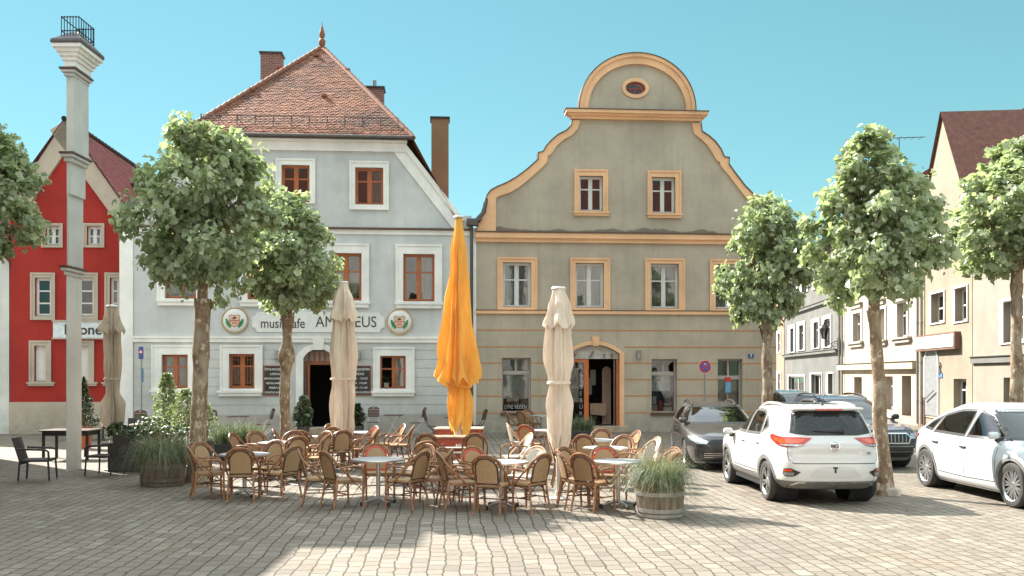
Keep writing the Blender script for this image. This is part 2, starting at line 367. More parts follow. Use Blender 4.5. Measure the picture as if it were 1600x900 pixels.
# ================================================================ window kit
def window(root, fr, inner, mats, outer=None, sill=None, fw=.06, bars=(.36,), mull=True, rec=.14, v=0., curtain=None, arch=0., lead=False, dark=True,
           sur=None, sproud=.06, sillmat=None, dbl=True, glassm=None, name='window', open_left=False):
    "casement in an opening: frame > surround, sill, pane, curtain; returns the hole polygon"
    fm, sm = mats
    u0, z0, u1, z1 = fr.rect(inner, v)
    f = MB(); y0, y1 = v+rec, v+rec+.06
    f.box(u0, u0+fw, y0, y1, z0, z1); f.box(u1-fw, u1, y0, y1, z0, z1)
    f.box(u0+fw, u1-fw, y0, y1, z0, z0+fw); f.box(u0+fw, u1-fw, y0, y1, z1-fw, z1)
    c = (u0+u1)/2
    if mull: f.box(c-fw*.8, c+fw*.8, y0-.012, y1, z0+fw, z1-fw)
    segs = [(u0+fw, c-fw*.8), (c+fw*.8, u1-fw)] if mull else [(u0+fw, u1-fw)]
    for b in bars:
        zb = z1-(z1-z0)*b
        for a, e in segs: f.box(a, e, y0-.006, y1, zb-fw*.42, zb+fw*.42)
    for a, e in segs:
        if open_left and a == segs[0][0]: continue
        if dbl:
            t = fw*.55
            f.box(a, a+t, y0-.004, y1-.01, z0+fw, z1-fw); f.box(e-t, e, y0-.004, y1-.01, z0+fw, z1-fw)
            f.box(a+t, e-t, y0-.004, y1-.01, z0+fw, z0+fw+t); f.box(a+t, e-t, y0-.004, y1-.01, z1-fw-t, z1-fw)
    if lead:
        n = 4
        for a, e in segs:
            for i in range(1, 3): f.box(a+(e-a)*i/3-.006, a+(e-a)*i/3+.006, y0+.02, y0+.035, z0+fw, z1-fw)
            for i in range(1, 6): f.box(a, e, y0+.021, y0+.034, z0+(z1-z0)*i/6-.006, z0+(z1-z0)*i/6+.006)
    w = f.build(name, fm, root)
    g = MB()
    for k, (a, e) in enumerate(segs):
        if open_left and k == 0: continue
        g.add([(a, y0+.03, z0+fw), (e, y0+.03, z0+fw), (e, y0+.03, z1-fw), (a, y0+.03, z1-fw)], [(0, 1, 2, 3)])
    g.build('pane', glassm or GLASS, w, recalc=False)
    if outer:
        o = fr.rect(outer, v); s = MB()
        s.prism(rectp(*o), v-sproud, v+.02, FAC, 0, [rectp(u0, z0, u1, z1)])
        q = .045
        s.prism(rectp(o[0]-.02, o[1], o[2]+.02, o[3]+.02), v-sproud-.03, v-sproud+.001, FAC, 0, [rectp(o[0]+q, o[1]+.001, o[2]-q, o[3]-q)])
        s.build('surround', sm, w)
    if sill:
        o = fr.rect(sill, v); s = MB(); h = o[3]-o[1]
        s.box(o[0], o[2], v-sproud-.08, v+rec-.002, o[3]-h*.42, o[3]); s.box(o[0]+.04, o[2]-.04, v-sproud-.045, v+.02, o[1], o[3]-h*.42-.001)
        s.build('sill', sillmat or sm, w)
    s = MB(); s.box(u0+.01, u1-.01, v+.02, y0, z0+.003, z0+.02); s.build('sill_board', SILLMETAL, w)
    if curtain:
        cm = MB(); yb = y1+.05
        def drape(a, e, za, zb):
            n = 26; vs = []
            for i in range(n+1):
                t = i/n; y = yb+.035*sin(t*41+a*7)+.02*sin(t*17)
                vs += [(a+(e-a)*t, y, za), (a+(e-a)*t, y, zb)]
            cm.add(vs, [(2*i, 2*i+2, 2*i+3, 2*i+1) for i in range(n)])
        W = u1-u0
        if curtain == 'full': drape(u0, u1, z0, z1)
        elif curtain == 'sides': drape(u0, u0+W*.42, z0, z1); drape(u1-W*.36, u1, z0, z1)
        elif curtain == 'half': drape(u0, u1, z0+(z1-z0)*.12, z0+(z1-z0)*.62)
        elif curtain == 'right': drape(c, u1, z0, z1)
        elif curtain == 'top': drape(u0, u1, z0+(z1-z0)*.45, z1)
        cm.build('curtain', CURTAIN, w, smooth=60)
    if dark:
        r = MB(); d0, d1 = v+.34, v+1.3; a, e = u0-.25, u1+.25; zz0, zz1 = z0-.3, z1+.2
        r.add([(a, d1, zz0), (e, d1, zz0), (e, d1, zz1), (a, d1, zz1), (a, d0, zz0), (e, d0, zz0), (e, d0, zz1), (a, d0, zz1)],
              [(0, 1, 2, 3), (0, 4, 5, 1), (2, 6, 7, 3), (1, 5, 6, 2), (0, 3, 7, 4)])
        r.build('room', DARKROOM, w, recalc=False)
    return rectp(u0, z0, u1, z1)
def courses(root, fr, u0, u1, zs, holes, mat, gap=.03, proud=.018, v=0., name='course'):
    "rusticated courses: slabs proud of the wall, interrupted at the openings"
    m = MB()
    for za, zb in zip(zs[:-1], zs[1:]):
        lo, hi = min(za, zb)+gap/2, max(za, zb)-gap/2
        cuts = sorted([(a, b) for a, zz0, b, zz1 in holes if zz1 > lo+.02 and zz0 < hi-.02])
        x = u0
        for a, b in cuts:
            if a > x: m.box(x, a, v-proud, v+.01, lo, hi)
            x = max(x, b)
        if x < u1: m.box(x, u1, v-proud, v+.01, lo, hi)
    return m.build(name, mat, root)
def tiles(mb, org, ux, us, nn, inside, amax, smax, tw=.17, ts=.15, seg=4, dark=None, amin=0.):
    org, ux, us, nn = Vector(org), Vector(ux), Vector(us), Vector(nn)
    for j in range(int(smax/ts)+1):
        s0 = j*ts
        for i in range(int(amin/tw)-1, int(amax/tw)+2):
            a = i*tw+(j % 2)*tw/2
            if not inside(a+tw/2, s0+ts/2): continue
            lift = .030+random.uniform(-.006, .009); g = tw*.03; jit = random.uniform(-.006, .006)
            low = [(a+g, s0+ts*.28), ]+[(a+tw/2-cos(pi*k/seg)*tw*.47, s0+ts*.28-sin(pi*k/seg)*ts*.42) for k in range(1, seg)]+[(a+tw-g, s0+ts*.28)]
            top = [(a+tw-g, s0+ts*1.25), (a+g, s0+ts*1.25)]
            P = lambda p, h: org+ux*p[0]+us*(p[1]+jit)+nn*h
            vs = [P(p, lift) for p in low]+[P(p, .008) for p in top]+[P(p, lift-.022) for p in low]
            n = len(low)
            d = noise.noise((org+ux*a+us*s0)*.55)+.4*noise.noise((org+ux*a+us*s0)*1.9)
            t = random.uniform(.75, 1.25)*(1-.55*max(0, min(1, d*1.6))) if dark is None else random.uniform(.8, 1.15)
            mb.add(vs, [tuple(range(n+2))]+[(k, n+2+k, n+3+k, k+1) for k in range(n-1)], 0, (t, t*random.uniform(.9, 1.05), t))
def ridge_caps(mb, a, b, r=.10, step=.36, mi=0):
    a, b = Vector(a), Vector(b); L = (b-a).length; d = (b-a)/L; n = int(L/step)
    for i in range(n):
        p, q = a+d*(i*step), a+d*(i*step+step*1.12)
        mb.tube([p+Vector((0, 0, .01)), q+Vector((0, 0, .035))], [r*.92, r*1.12], 10, mi)
# ================================================================ grey guest house (left of the pair)
TH = radians(4.3)
FA = Frame((xat(740, 34.9), 34.9), TH)
ORG = (FA.O[0], FA.O[1], 0.)
def grey_house():
    R = thing('guest_house', 'grey-blue plastered pub with red tiled half-hip roof and white window surrounds', 'house', ORG, TH)
    fr = FA
    ul, ur = fr.u(189), fr.u(737)
    ze = fr.p(464, 213)[1]; z_sh = ze-.1; ub = fr.u(720)
    shr = fr.p(631, 222); shl = (ul+ur-shr[0], shr[1]); zb = fr.p(716, 337)[1]
    holes, rects = [], []
    WW = (WINWOOD, WHITE)
    def win(inner, outer=None, sill=None, **k):
        holes.append(window(R, fr, inner, WW, outer, sill, **k))
        for q in (outer, sill):
            if q: rects.append(fr.rect(q))
    win((440, 258, 484, 316), (432, 249, 492, 318), None, curtain=None)
    win((555, 262, 599, 320), (547, 253, 607, 328), None, curtain='right')
    for x in (655, 541, 412, 283):
        d = (x-655)*.012
        win((x-25, 397+d, x+24, 471+d), (x-36, 383+d, x+35, 472+d), (x-38, 472+d, x+37, 482+d), bars=(.38,), curtain='half' if x != 655 else 'right')
    win((253, 554, 294, 607), (238, 540, 302, 609), (235, 609, 304, 618), bars=(.36,), curtain='full')
    win((358, 553, 398, 607), (345, 540, 410, 610), (340, 610, 411, 619), bars=(.36,), lead=True, curtain='half')
    win((594, 556, 634, 607), (584, 543, 647, 611), (580, 611, 649, 619), bars=(.40,), open_left=True, curtain='right')
    # doorway
    d0, d1 = fr.p(474, 662), fr.p(522, 560)
    dz = -.0; door = archp(d0[0], .22, d1[0], fr.p(474, 560)[1], .34)
    holes.append(door)
    so = [(d0[0]-.24, 0.), (d0[0]-.24, 0.)] 
    dsur = MB()
    outp = archp(d0[0]-.26, 0.02, d1[0]+.26, fr.p(474, 560)[1]+.05, .48)
    dsur.prism(outp, -.07, .0, FAC, 0, [[(p[0], max(p[1], .0201)) for p in archp(d0[0], .021, d1[0], fr.p(474, 560)[1], .34)]])
    rects.append((d0[0]-.26, 0, d1[0]+.26, fr.p(474, 560)[1]+.5))
    dz1 = fr.p(474, 566)[1]
    dr = MB(); y0, y1 = .22, .30
    dr.box(d0[0], d0[0]+.16, y0, y1, .22, dz1); dr.box(d1[0]-.12, d1[0], y0, y1, .22, dz1); dr.box(d0[0]+.16, d1[0]-.12, y0, y1, dz1-.09, dz1)
    dr.box(d0[0], d1[0], y0, y1-.01, dz1, dz1+.05)
    for i in range(1, 6):
        u = d0[0]+(d1[0]-d0[0])*i/6; dr.box(u-.025, u+.025, y0, y1, dz1+.05, dz1+.36)
    D = dr.build('doorway', DOORWOOD, R)
    dsur.build('surround', WHITE, D)
    fl = MB(); fl.add([(d0[0], y1-.03, dz1+.05), (d1[0], y1-.03, dz1+.05), (d1[0], y1-.03, dz1+.4), (d0[0], y1-.03, dz1+.4)], [(0, 1, 2, 3)]); fl.build('fanlight', plain('fanlight_panel', (.38, .30, .25), .6), D, recalc=False)
    k = MB(); kc = (d0[0]+d1[0])/2; kz = fr.p(474, 560)[1]+.3
    k.prism([(kc-.16, kz), (kc+.16, kz), (kc+.22, kz+.48), (kc-.22, kz+.48)], -.12, -.02, FAC); k.build('keystone', WHITE, D)
    lf = MB()                                             # open leaf folded back against the left reveal
    lf.box(d0[0]+.165, d0[0]+.22, -.02, .215, .24, dz1-.1); lf.build('door_leaf', DOORWOOD, D)
    st = MB(); st.rbox(d0[0]-.3, d1[0]+.3, -.42, .0, .0, .215, .02); st.build('step', STONE, D)
    h = MB(); h.tube([(d0[0]+.06, .16, 1.2), (d0[0]+.06, .14, 1.3), (d0[0]+.06, .14, 1.9), (d0[0]+.06, .16, 2.0)], .014, 6); h.build('handle', ZINC, D, smooth=40)
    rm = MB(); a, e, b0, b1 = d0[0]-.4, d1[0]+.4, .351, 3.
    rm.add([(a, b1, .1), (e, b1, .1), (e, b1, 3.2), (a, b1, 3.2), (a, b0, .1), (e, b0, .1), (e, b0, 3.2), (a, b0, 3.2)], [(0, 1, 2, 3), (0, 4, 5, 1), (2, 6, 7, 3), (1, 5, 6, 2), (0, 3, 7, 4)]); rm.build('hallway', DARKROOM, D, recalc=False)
    # wall
    w = MB(); outline = [(ul, 0), (ur, 0), (ur, zb), (ub, zb), (shr[0], z_sh), (shl[0], z_sh), (ul+ur-ub, zb), (ul, zb)]
    w.prism(outline, 0, .35, FAC, 0, holes)
    w.box(ul, ul+.35, .351, 13, 0, zb); w.box(ur-.35, ur, .351, 13, 0, zb)
    w.build('wall', GREY, R)
    zl = [fr.p(464, y)[1] for y in (535.5, 547, 561.5, 575.5, 590, 604, 618.5, 633, 648.5)]
    courses(R, fr, ul+.45, ur-.02, zl, rects, GREY_LOW)
    x = ul+.45; pm = plaster('grey_plinth', (.44, .40, .36))
    for a, b in [(r[0], r[2]) for r in sorted(r for r in rects if r[1] < .3)]+[(ur, 0)]:
        MB().box(x, a, -.045, .0, .0, zl[-1]-.02).build('plinth', pm, R); x = b
    t = MB()                                              # white bands
    za, zc = fr.p(464, 535)[1], fr.p(464, 526)[1]
    t.box(ul+.43, ur-.0, -.07, 0, za, zc); t.box(ul+.43, ur, -.10, -.069, zc-.07, zc+.01); t.build('storey_band', WHITE, R)
    za, zc = fr.p(640, 367)[1], fr.p(640, 360)[1]
    t = MB(); t.box(ul+.43, ur, -.05, 0, za, zc); t.build('upper_band', WHITE, R)
    t = MB(); t.box(ul+.2, ur, -.13, .0, zc+.005, zc+.075); t.build('band_flashing', SILLMETAL, R)
    t = MB(); t.box(ul-.03, ul+.43, -.075, .02, 0, zb-.35); t.box(ul-.08, ul+.48, -.13, .02, zb-.35, zb-.2); t.box(ul-.13, ul+.53, -.18, .02, zb-.2, zb-.03); t.build('corner_pilaster', WHITE, R)
    # raking white verge and eave cornice
    k = .52
    for sgn in (1, -1):
        S, B = (shr, (ub, zb)) if sgn > 0 else (shl, (ul+ur-ub, zb))
        d = Vector((B[0]-S[0], B[1]-S[1])); d.normalize(); nn = Vector((-d[1], d[0]))*(-1 if sgn > 0 else 1)
        nin = Vector((-sgn*abs(nn[0]), -abs(nn[1])))
        A0, A1 = Vector(S), Vector(B)+d*.2; vg = MB()
        vg.prism([tuple(A0), tuple(A1), tuple(A1+nin*k), tuple(A0+nin*k)], -.07, .0, FAC)
        vg.prism([tuple(A0), tuple(A1), tuple(A1+nin*.16), tuple(A0+nin*.16)], -.14, -.069, FAC); vg.build('verge_band', WHITE, R)
    c = MB(); c.box(shl[0]-.1, shr[0]+.1, -.12, .0, z_sh-.42, z_sh-.12); c.box(shl[0]-.12, shr[0]+.12, -.26, .0, z_sh-.121, z_sh); c.build('eave_cornice', WHITE, R)
    g = MB(); g.tube([(shl[0]-.35, -.36, z_sh+.03), (shr[0]+.3, -.36, z_sh+.03)], .085, 10); g.build('gutter', GUTTER, R, smooth=40)
    # roof: hip towards the square, steep slopes either side
    uc = (shl[0]+shr[0])/2; hd = 6.9; zr = fr.p(490, 74, hd)[1]; slope = (zr-z_sh)/(shr[0]-uc)
    rf = MB()
    e0, e1 = Vector((shl[0]-.35, -.34, z_sh+.02)), Vector((shr[0]+.35, -.34, z_sh+.02)); ap = Vector((uc, hd, zr))
    bk = Vector((uc, 13.3, zr)); lo = .30
    lw = (z_sh-zb)/slope+lo; bl, brr = Vector((shl[0]-lw, -.1, z_sh-slope*lw)), Vector((shr[0]+lw, -.1, z_sh-slope*lw))
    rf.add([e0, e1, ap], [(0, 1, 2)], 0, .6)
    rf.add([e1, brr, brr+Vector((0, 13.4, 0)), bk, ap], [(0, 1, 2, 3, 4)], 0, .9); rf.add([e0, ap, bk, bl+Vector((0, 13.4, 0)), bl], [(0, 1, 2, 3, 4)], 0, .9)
    W = (e1-e0).length; mid = (e0+e1)/2; us = (ap-mid); SL = us.length; us.normalize(); ux = Vector((1, 0, 0)); nn = ux.cross(us); nn = nn if nn.z > 0 else -nn
    tiles(rf, e0, ux, us, nn, lambda a, s: s < SL and a > (W/2)*s/SL-.05 and a < W-(W/2)*s/SL+.05, W, SL)
    # a tiled strip along the right slope so its edge reads as tiles
    us2 = Vector((-1, 0, slope)).normalized(); uy = Vector((0, 1, 0)); n2 = us2.cross(uy); n2 = n2 if n2.z > 0 else -n2
    L2 = (Vector((shr[0], 0, z_sh))-Vector((brr.x, 0, brr.z))).length
    tiles(rf, (brr.x, -.12, brr.z), uy, us2, n2, lambda a, s: 0 < a < 1.6 and s < L2+.2, 1.6, L2+.2)
    roof = rf.build('roof', TILE, R)
    rc = MB(); ridge_caps(rc, e0, ap); ridge_caps(rc, e1, ap); ridge_caps(rc, ap, bk); rc.build('ridge_tiles', TILERIDGE, roof, smooth=40)
    f = MB(); f.lathe([(.02, -.1), (.13, .05), (.15, .22), (.08, .32), (.13, .46), (.10, .62), (.03, .85), (.005, 1.05)], 12, ap+Vector((0, -.05, .05))); f.build('finial', plain('finial_clay', (.25, .08, .04), .6), roof, smooth=50)
    sg = MB(); base = e0+us*.95+nn*.03; x0, x1 = (W/2)*.95/SL+.15, W-(W/2)*.95/SL-.15
    for h in (.10, .20, .30): sg.tube([base+ux*x0+Vector((0, 0, h)), base+ux*x1+Vector((0, 0, h))], .011, 5)
    n = 11
    for i in range(n+1):
        p = base+ux*(x0+(x1-x0)*i/n); sg.tube([p-us*.1, p+Vector((0, 0, .33))], .016, 5); sg.tube([p+us*.3, p+Vector((0, 0, .3))], .012, 5)
    sg.build('snow_guard', GUTTER, roof)
    ch = MB()                                             # chimneys, vents
    def chim(px0, px1, pytop, v, bot, depth=.75):
        a, b = fr.p(px0, pytop, v), fr.p(px1, pytop, v)
        m = MB(); m.box(a[0], b[0], v, v+depth, bot, a[1]-.09); return m, a[0], b[0], a[1], v, depth
    for args, cap in (((407, 439, 80, 8.2, 9.), True), ((570, 599, 134, 6.2, 8.5), True)):
        m, a, b, zt, v, dp = chim(*args); o = m.build('chimney', BRICK, roof)
        cp = MB(); cp.rbox(a-.06, b+.06, v-.06, v+dp+.06, zt-.09, zt, .015); cp.build('chimney_cap', plain('chimney_cap_metal', (.06, .055, .05), .5, .5), roof)
        if args[0] == 570:
            cp = MB(); cp.tube([((a+b)/2, v+.3, zt), ((a+b)/2, v+.3, zt+.32)], .08, 10); cp.build('flue_pipe', ZINC, roof, smooth=40)
    for a_, s_ in ((-.15, .88), (-1.5, .72), (1.3, .70), (-2.2, .45), (.6, .40)):
        p = mid+us*(SL*s_)+ux*a_; m = MB(); m.rbox(-.10, .10, -.16, .10, -.03, .10, .03, 0, Matrix.Translation(p)); m.build('vent_tile', TILERIDGE, roof)
    # tall rendered flue by the party wall
    a, b = fr.p(674, 182, 2.6), fr.p(701, 182, 2.6); m = MB(); m.box(a[0], b[0], 2.6, 3.3, 6.2, a[1]-.07); o = m.build('tall_flue', FLUE, R)
    m = MB(); m.box(a[0]-.05, b[0]+.05, 2.55, 3.35, a[1]-.07, a[1]); m.build('flue_cap', IRON, o)
    # signboard with notched corners, lettering
    a = fr.rect((394, 488, 601, 519)); r = .17; pts = []
    for cx, cz, s0 in ((a[0], a[1], 90), (a[2], a[1], 180), (a[2], a[3], 270), (a[0], a[3], 0)):
        arc = [(cx+r*cos(radians(s0-90*i/5)), cz+r*sin(radians(s0-90*i/5))) for i in range(6)]
        pts += arc
    s = MB(); s.prism(pts, -.035, -.002, FAC); S = s.build('signboard', SIGNWHITE, R)
    zc = (a[1]+a[3])/2-.02
    text('musikcafe', .50, 'lettering', INK, S, ((fr.u(402)+fr.u(482))/2, -.04, zc-.04), sx=.80, off=.002)
    text('AMADEUS', .56, 'lettering', INK, S, ((fr.u(490)+fr.u(592))/2, -.04, zc+.02), sx=.86, off=.0)
    def plaque(px, py):
        c = fr.p(px, py); q = thing('brewery_sign', None, None); q.parent = R
        bpy.data.objects.remove(q)
        m = MB(); m.lathe([(.001, .10), (.30, .10), (.395, .075), (.43, .04), (.43, 0)], 32, (c[0], -.0, c[1]), 0, Matrix.Rotation(radians(90), 4, 'X')); o = m.build('brewery_sign', SIGNWHITE, R, smooth=35)
        m = MB(); m.lathe([(.43, .0), (.465, .0), (.465, .055), (.43, .055)], 32, (c[0], 0, c[1]), 0, Matrix.Rotation(radians(90), 4, 'X'), caps=False); m.build('rim', GOLD, o, smooth=35)
        sh = [(-.19, .17), (-.1, .20), (0, .17), (.1, .20), (.19, .17), (.17, .05), (.18, -.05), (.12, -.16), (0, -.22), (-.12, -.16), (-.18, -.05), (-.17, .05)]
        P = lambda k: [(c[0]+x*k, c[1]+z*k) for x, z in sh]
        m = MB(); m.prism(P(1.08), -.112, -.104, FAC); m.build('shield', plain('shield_red', (.55, .12, .08), .5), o)
        m = MB(); m.prism(P(.95), -.116, -.1125, FAC); m.build('shield', plain('shield_cream', (.66, .48, .34), .5), o)
        m = MB()
        for sg_ in (-1, 1):
            for i, (x, z, r_) in enumerate(((.25, -.06, .07), (.21, -.13, .075), (.28, .02, .05), (.16, -.2, .06))):
                m.prism([(c[0]+sg_*x+r_*cos(t*pi/4)*.8, c[1]+z+r_*sin(t*pi/4)*(1.3 if t % 2 else .8)) for t in range(8)], -.110, -.104, FAC)
        m.build('hop_leaves', GREEN, o)
        m = MB(); m.prism([(c[0]+x, c[1]+z) for x, z in ((-.08, .04), (-.05, .12), (.02, .14), (.03, .1), (.07, .13), (.05, .07), (.02, .05), (.0, .07), (-.03, .05))], -.119, -.1165, FAC); m.build('horse_mark', INK, o)
        text('Kummert', .085, 'lettering', SIGNRED, o, (c[0], -.119, c[1]-.0), off=.002); text('Bräu', .085, 'lettering', SIGNRED, o, (c[0], -.119, c[1]-.09), off=.002)
    plaque(367.5, 501); plaque(624.5, 503)
    for (x0, x1), lines in (((413, 441.5), ('ÖFFNUNGSZEITEN', 'LOKAL', 'MONTAG-DONNERSTAG', 'FREITAG-SAMSTAG', 'FEIERTAG', 'SONNTAG RUHETAG')),
                            ((548, 579), ('ÖFFNUNGSZEITEN', 'KÜCHE', 'MONTAG     17-22 UHR', 'FREITAG    17-22 UHR', 'SAMSTAG   17-21 UHR', 'SONNTAG RUHETAG'))):
        a = fr.rect((x0-(0 if x0 < 500 else 6), 572, x1+(6 if x0 < 500 else 0), 617)); m = MB(); m.rbox(a[0], a[2], -.06, -.015, a[1], a[3], .008); b = m.build('chalkboard', CHALK, R)
        m = MB(); m.prism(rectp(a[0]-.02, a[1]-.02, a[2]+.02, a[3]+.02), -.07, -.015, FAC, 0, [rectp(a[0]+.015, a[1]+.015, a[2]-.015, a[3]-.015)]); m.build('frame', DOORWOOD, b)
        for i, l in enumerate(lines):
            text(l, .10 if i > 1 else .115, 'writing', CHALKW, b, ((a[0]+a[2])/2, -.062, a[3]-.12-i*.165), sx=min(1., (a[2]-a[0])*.9/(len(l)*.062)), off=.001, ext=.001, shear=.12)
    for px in (434.5, 560):
        c = fr.p(px, 555); m = MB(); m.rbox(c[0]-.09, c[0]+.09, -.2, -.02, c[1]-.17, c[1]+.17, .02); m.build('wall_lamp', ZINC, R)
    # plant pot on the open window's sill
    c = fr.p(604, 605)
    return R, zb, slope, (ul, ur)
GH = grey_house()
pot = thing('potted_plant', 'small leafy plant in a clay pot on the open pub window sill', 'plant', (0, 0, 0))
_c = FA.p(604, 606); pot.location = (FA.O[0]+FA.e[0]*_c[0]-FA.n[0]*.05, FA.O[1]+FA.e[1]*_c[0]-FA.n[1]*.05, _c[1]+.02)
m = MB(); m.lathe([(.07, 0), (.095, .13), (.10, .13), (.10, .16), (.085, .16)], 14); m.build('pot', plain('pot_clay', (.35, .26, .18), .8), pot, smooth=40)
m = MB()
for i in range(60):
    a = random.uniform(0, 2*pi); h = random.uniform(.16, .42); r = random.uniform(.02, .18); p = Vector((r*cos(a), r*sin(a), h)); d = Vector((cos(a), sin(a), random.uniform(-.3, .6)))*.07; s = Vector((-sin(a), cos(a), 0))*.022
    m.add([p-d, p+s, p+d, p-s], [(0, 1, 2, 3)], 0, random.random())
LEAF_DARK = leafmat('dark_leaf', (.02, .045, .015), (.06, .11, .03)); m.build('leaves', LEAF_DARK, pot)
# ================================================================ olive shop house with the scrolled gable
def olive_house():
    R = thing('gabled_house', 'olive plastered shop house with ochre trimmed scrolled gable and round pediment', 'house', ORG, TH)
    fr = FA
    Z = lambda x, y: fr.p(700+x/2.8115, 60+y/2.8115)
    ul, ur = fr.u(743.5), fr.u(1213)
    Lout = [Z(*p) for p in ((122, 850), (133, 815), (150, 760), (163, 725), (172, 692), (188, 670), (215, 655), (258, 637), (300, 613), (345, 580), (398, 533), (396, 506), (418, 500), (431, 477), (455, 450), (485, 425), (520, 408), (540, 388), (547, 362))]
    Lin = [Z(*p) for p in ((210, 850), (210, 815), (210, 775), (210, 745), (210, 712), (214, 699), (232, 692), (270, 680), (312, 655), (355, 620), (412, 570), (434, 545), (438, 518), (455, 507), (475, 475), (510, 444), (540, 430), (568, 400), (580, 362))]
    Rout = [Z(*p) for p in ((1450, 866), (1442, 800), (1428, 755), (1408, 722), (1380, 706), (1340, 690), (1300, 650), (1262, 600), (1230, 556), (1232, 527), (1210, 524), (1195, 490), (1170, 456), (1140, 430), (1112, 412), (1108, 375))]
    Rin = [Z(*p) for p in ((1372, 866), (1372, 800), (1366, 765), (1352, 745), (1338, 733), (1305, 700), (1270, 655), (1235, 608), (1195, 560), (1192, 545), (1178, 538), (1160, 505), (1138, 472), (1110, 445), (1078, 420), (1070, 375))]
    dl, dr = Z(575, 318), Z(1083, 330); cx = (dl[0]+dr[0])/2; rx = (dr[0]-dl[0])/2; zc = (dl[1]+dr[1])/2; rz = Z(815, 70)[1]-zc
    dome = [(cx+rx*cos(pi*i/40), zc+rz*sin(pi*i/40)**.92) for i in range(41)]
    b = .33; domei = [(cx+(rx-b)*cos(pi*i/40), zc+(rz-b*1.15)*sin(pi*i/40)**.92) for i in range(41)]
    zt = fr.p(900, 367)[1]
    outline = [(ul, 0), (ur, 0), (ur, zt)]+Rout[1:]+dome+Lout[::-1][:-1]+[(ul, zt)]
    holes, rects = [], []
    WM = (WINWHITE, ORANGE)
    def win(inner, outer, sill=None, **k):
        holes.append(window(R, fr, inner, WM, outer, sill, sproud=.05, rec=.2, **k))
    win((905, 275, 942, 330), (898, 266, 949, 331), (895, 331, 953, 337.5), fw=.055, bars=(.36,))
    win((1018, 277, 1055, 333), (1012, 268, 1063, 334), (1010, 334, 1066, 341), fw=.055, bars=(.36,))
    for x0, cur in ((785.5, 'full'), (899, 'full'), (1016, 'sides'), (1117, 'full')):
        d = (x0-785)*.009
        win((x0, 410+d, x0+44.5, 480+d), (x0-7.5, 403+d, x0+53, 484+d), None, fw=.06, bars=(.38,), curtain=cur)
    # oval window in the pediment
    oc = Z(823, 219); oa, ob = .37, .24
    oval = [(oc[0]+oa*cos(2*pi*i/28), oc[1]+ob*sin(2*pi*i/28)) for i in range(28)]; holes.append(oval)
    # shop windows and doors on the ground floor
    def shop(inner, nm, split=.27, cur=None):
        u0, z0, u1, z1 = fr.rect(inner); y0, y1, fw = .26, .32, .06
        f = MB(); f.box(u0, u0+fw, y0, y1, z0, z1); f.box(u1-fw, u1, y0, y1, z0, z1); f.box(u0+fw, u1-fw, y0, y1, z0, z0+.05); f.box(u0+fw, u1-fw, y0, y1, z1-fw, z1)
        zs = z1-(z1-z0)*split; f.box(u0+fw, u1-fw, y0-.02, y1, zs-.07, zs+.07); c = (u0+u1)/2; f.box(c-.04, c+.04, y0, y1, zs+.07, z1-fw)
        w = f.build(nm, WINGREY, R)
        g = MB(); g.add([(u0, y0+.03, z0), (u1, y0+.03, z0), (u1, y0+.03, z1), (u0, y0+.03, z1)], [(0, 1, 2, 3)]); g.build('pane', SHOPGLASS, w, recalc=False)
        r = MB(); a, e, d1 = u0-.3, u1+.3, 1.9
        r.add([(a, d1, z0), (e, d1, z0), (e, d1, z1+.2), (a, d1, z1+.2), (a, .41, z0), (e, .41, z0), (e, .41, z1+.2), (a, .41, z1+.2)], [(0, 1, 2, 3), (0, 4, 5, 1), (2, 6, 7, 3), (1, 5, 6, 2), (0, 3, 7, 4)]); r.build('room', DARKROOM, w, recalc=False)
        holes.append(rectp(u0, z0, u1, z1)); rects.append((u0, z0, u1, z1)); return w, (u0, z0, u1, z1)
    w1, q1 = shop((784, 559, 829.5, 645), 'shop_window')
    w2, q2 = shop((1018, 561, 1058, 645), 'shop_window'); w3, q3 = shop((1121.5, 561, 1160, 668), 'side_door')
    for q in (q1, q2): MB().box(q[0]-.05, q[2]+.08, -.1, .255, q[1]-.09, q[1]+.001).build('sill', SILLMETAL, R)
    # display boards, printed shirt and goods
    dpoly = lambda w, q, x0, x1, z0, z1, mt, nm, y=.55: MB().rbox(q[0]+(q[2]-q[0])*x0, q[0]+(q[2]-q[0])*x1, y, y+.03, q[1]+(q[3]-q[1])*z0, q[1]+(q[3]-q[1])*z1, .005).build(nm, mt, w)
    PAPER = plain('display_paper', (.62, .58, .52), .7); DUSK = plain('display_dark', (.05, .05, .055), .6)
    dpoly(w1, q1, .06, .94, .25, .70, plain('display_pale_reflection', (.66, .62, .56), .7, var=.3, scale=3), 'display_board'); dpoly(w1, q1, .2, .62, .2, .64, PAPER, 'poster', .5)  # pale board colour stands in for bright reflections in the pane
    dpoly(w1, q1, .0, 1., .0, .03, PAPER, 'shelf', .5); dpoly(w1, q1, .06, .46, .78, .98, DUSK, 'blind'); dpoly(w1, q1, .54, .94, .78, .98, PAPER, 'blind')
    text('EVVE REISEN', .22, 'lettering', SIGNWHITE, w1, ((q1[0]+q1[2])/2, .27, q1[1]+.2), sx=.68, off=-.004)
    dpoly(w2, q2, .05, .86, .40, .71, plain('display_white', (.68, .66, .62), .7), 'display_board')
    sx_, sz = (q2[0]*.6+q2[2]*.4), q2[1]+(q2[3]-q2[1])*.55
    shp = [(-.13, -.3), (.13, -.3), (.13, .06), (.2, -.02), (.29, .06), (.17, .25), (.06, .27), (0, .22), (-.06, .27), (-.17, .25), (-.29, .06), (-.2, -.02), (-.13, .06)]
    m = MB(); m.prism([(sx_+x, sz+z) for x, z in shp], .50, .53, FAC); m.build('shirt', plain('white_cotton', (.82, .80, .77), .9), w2)
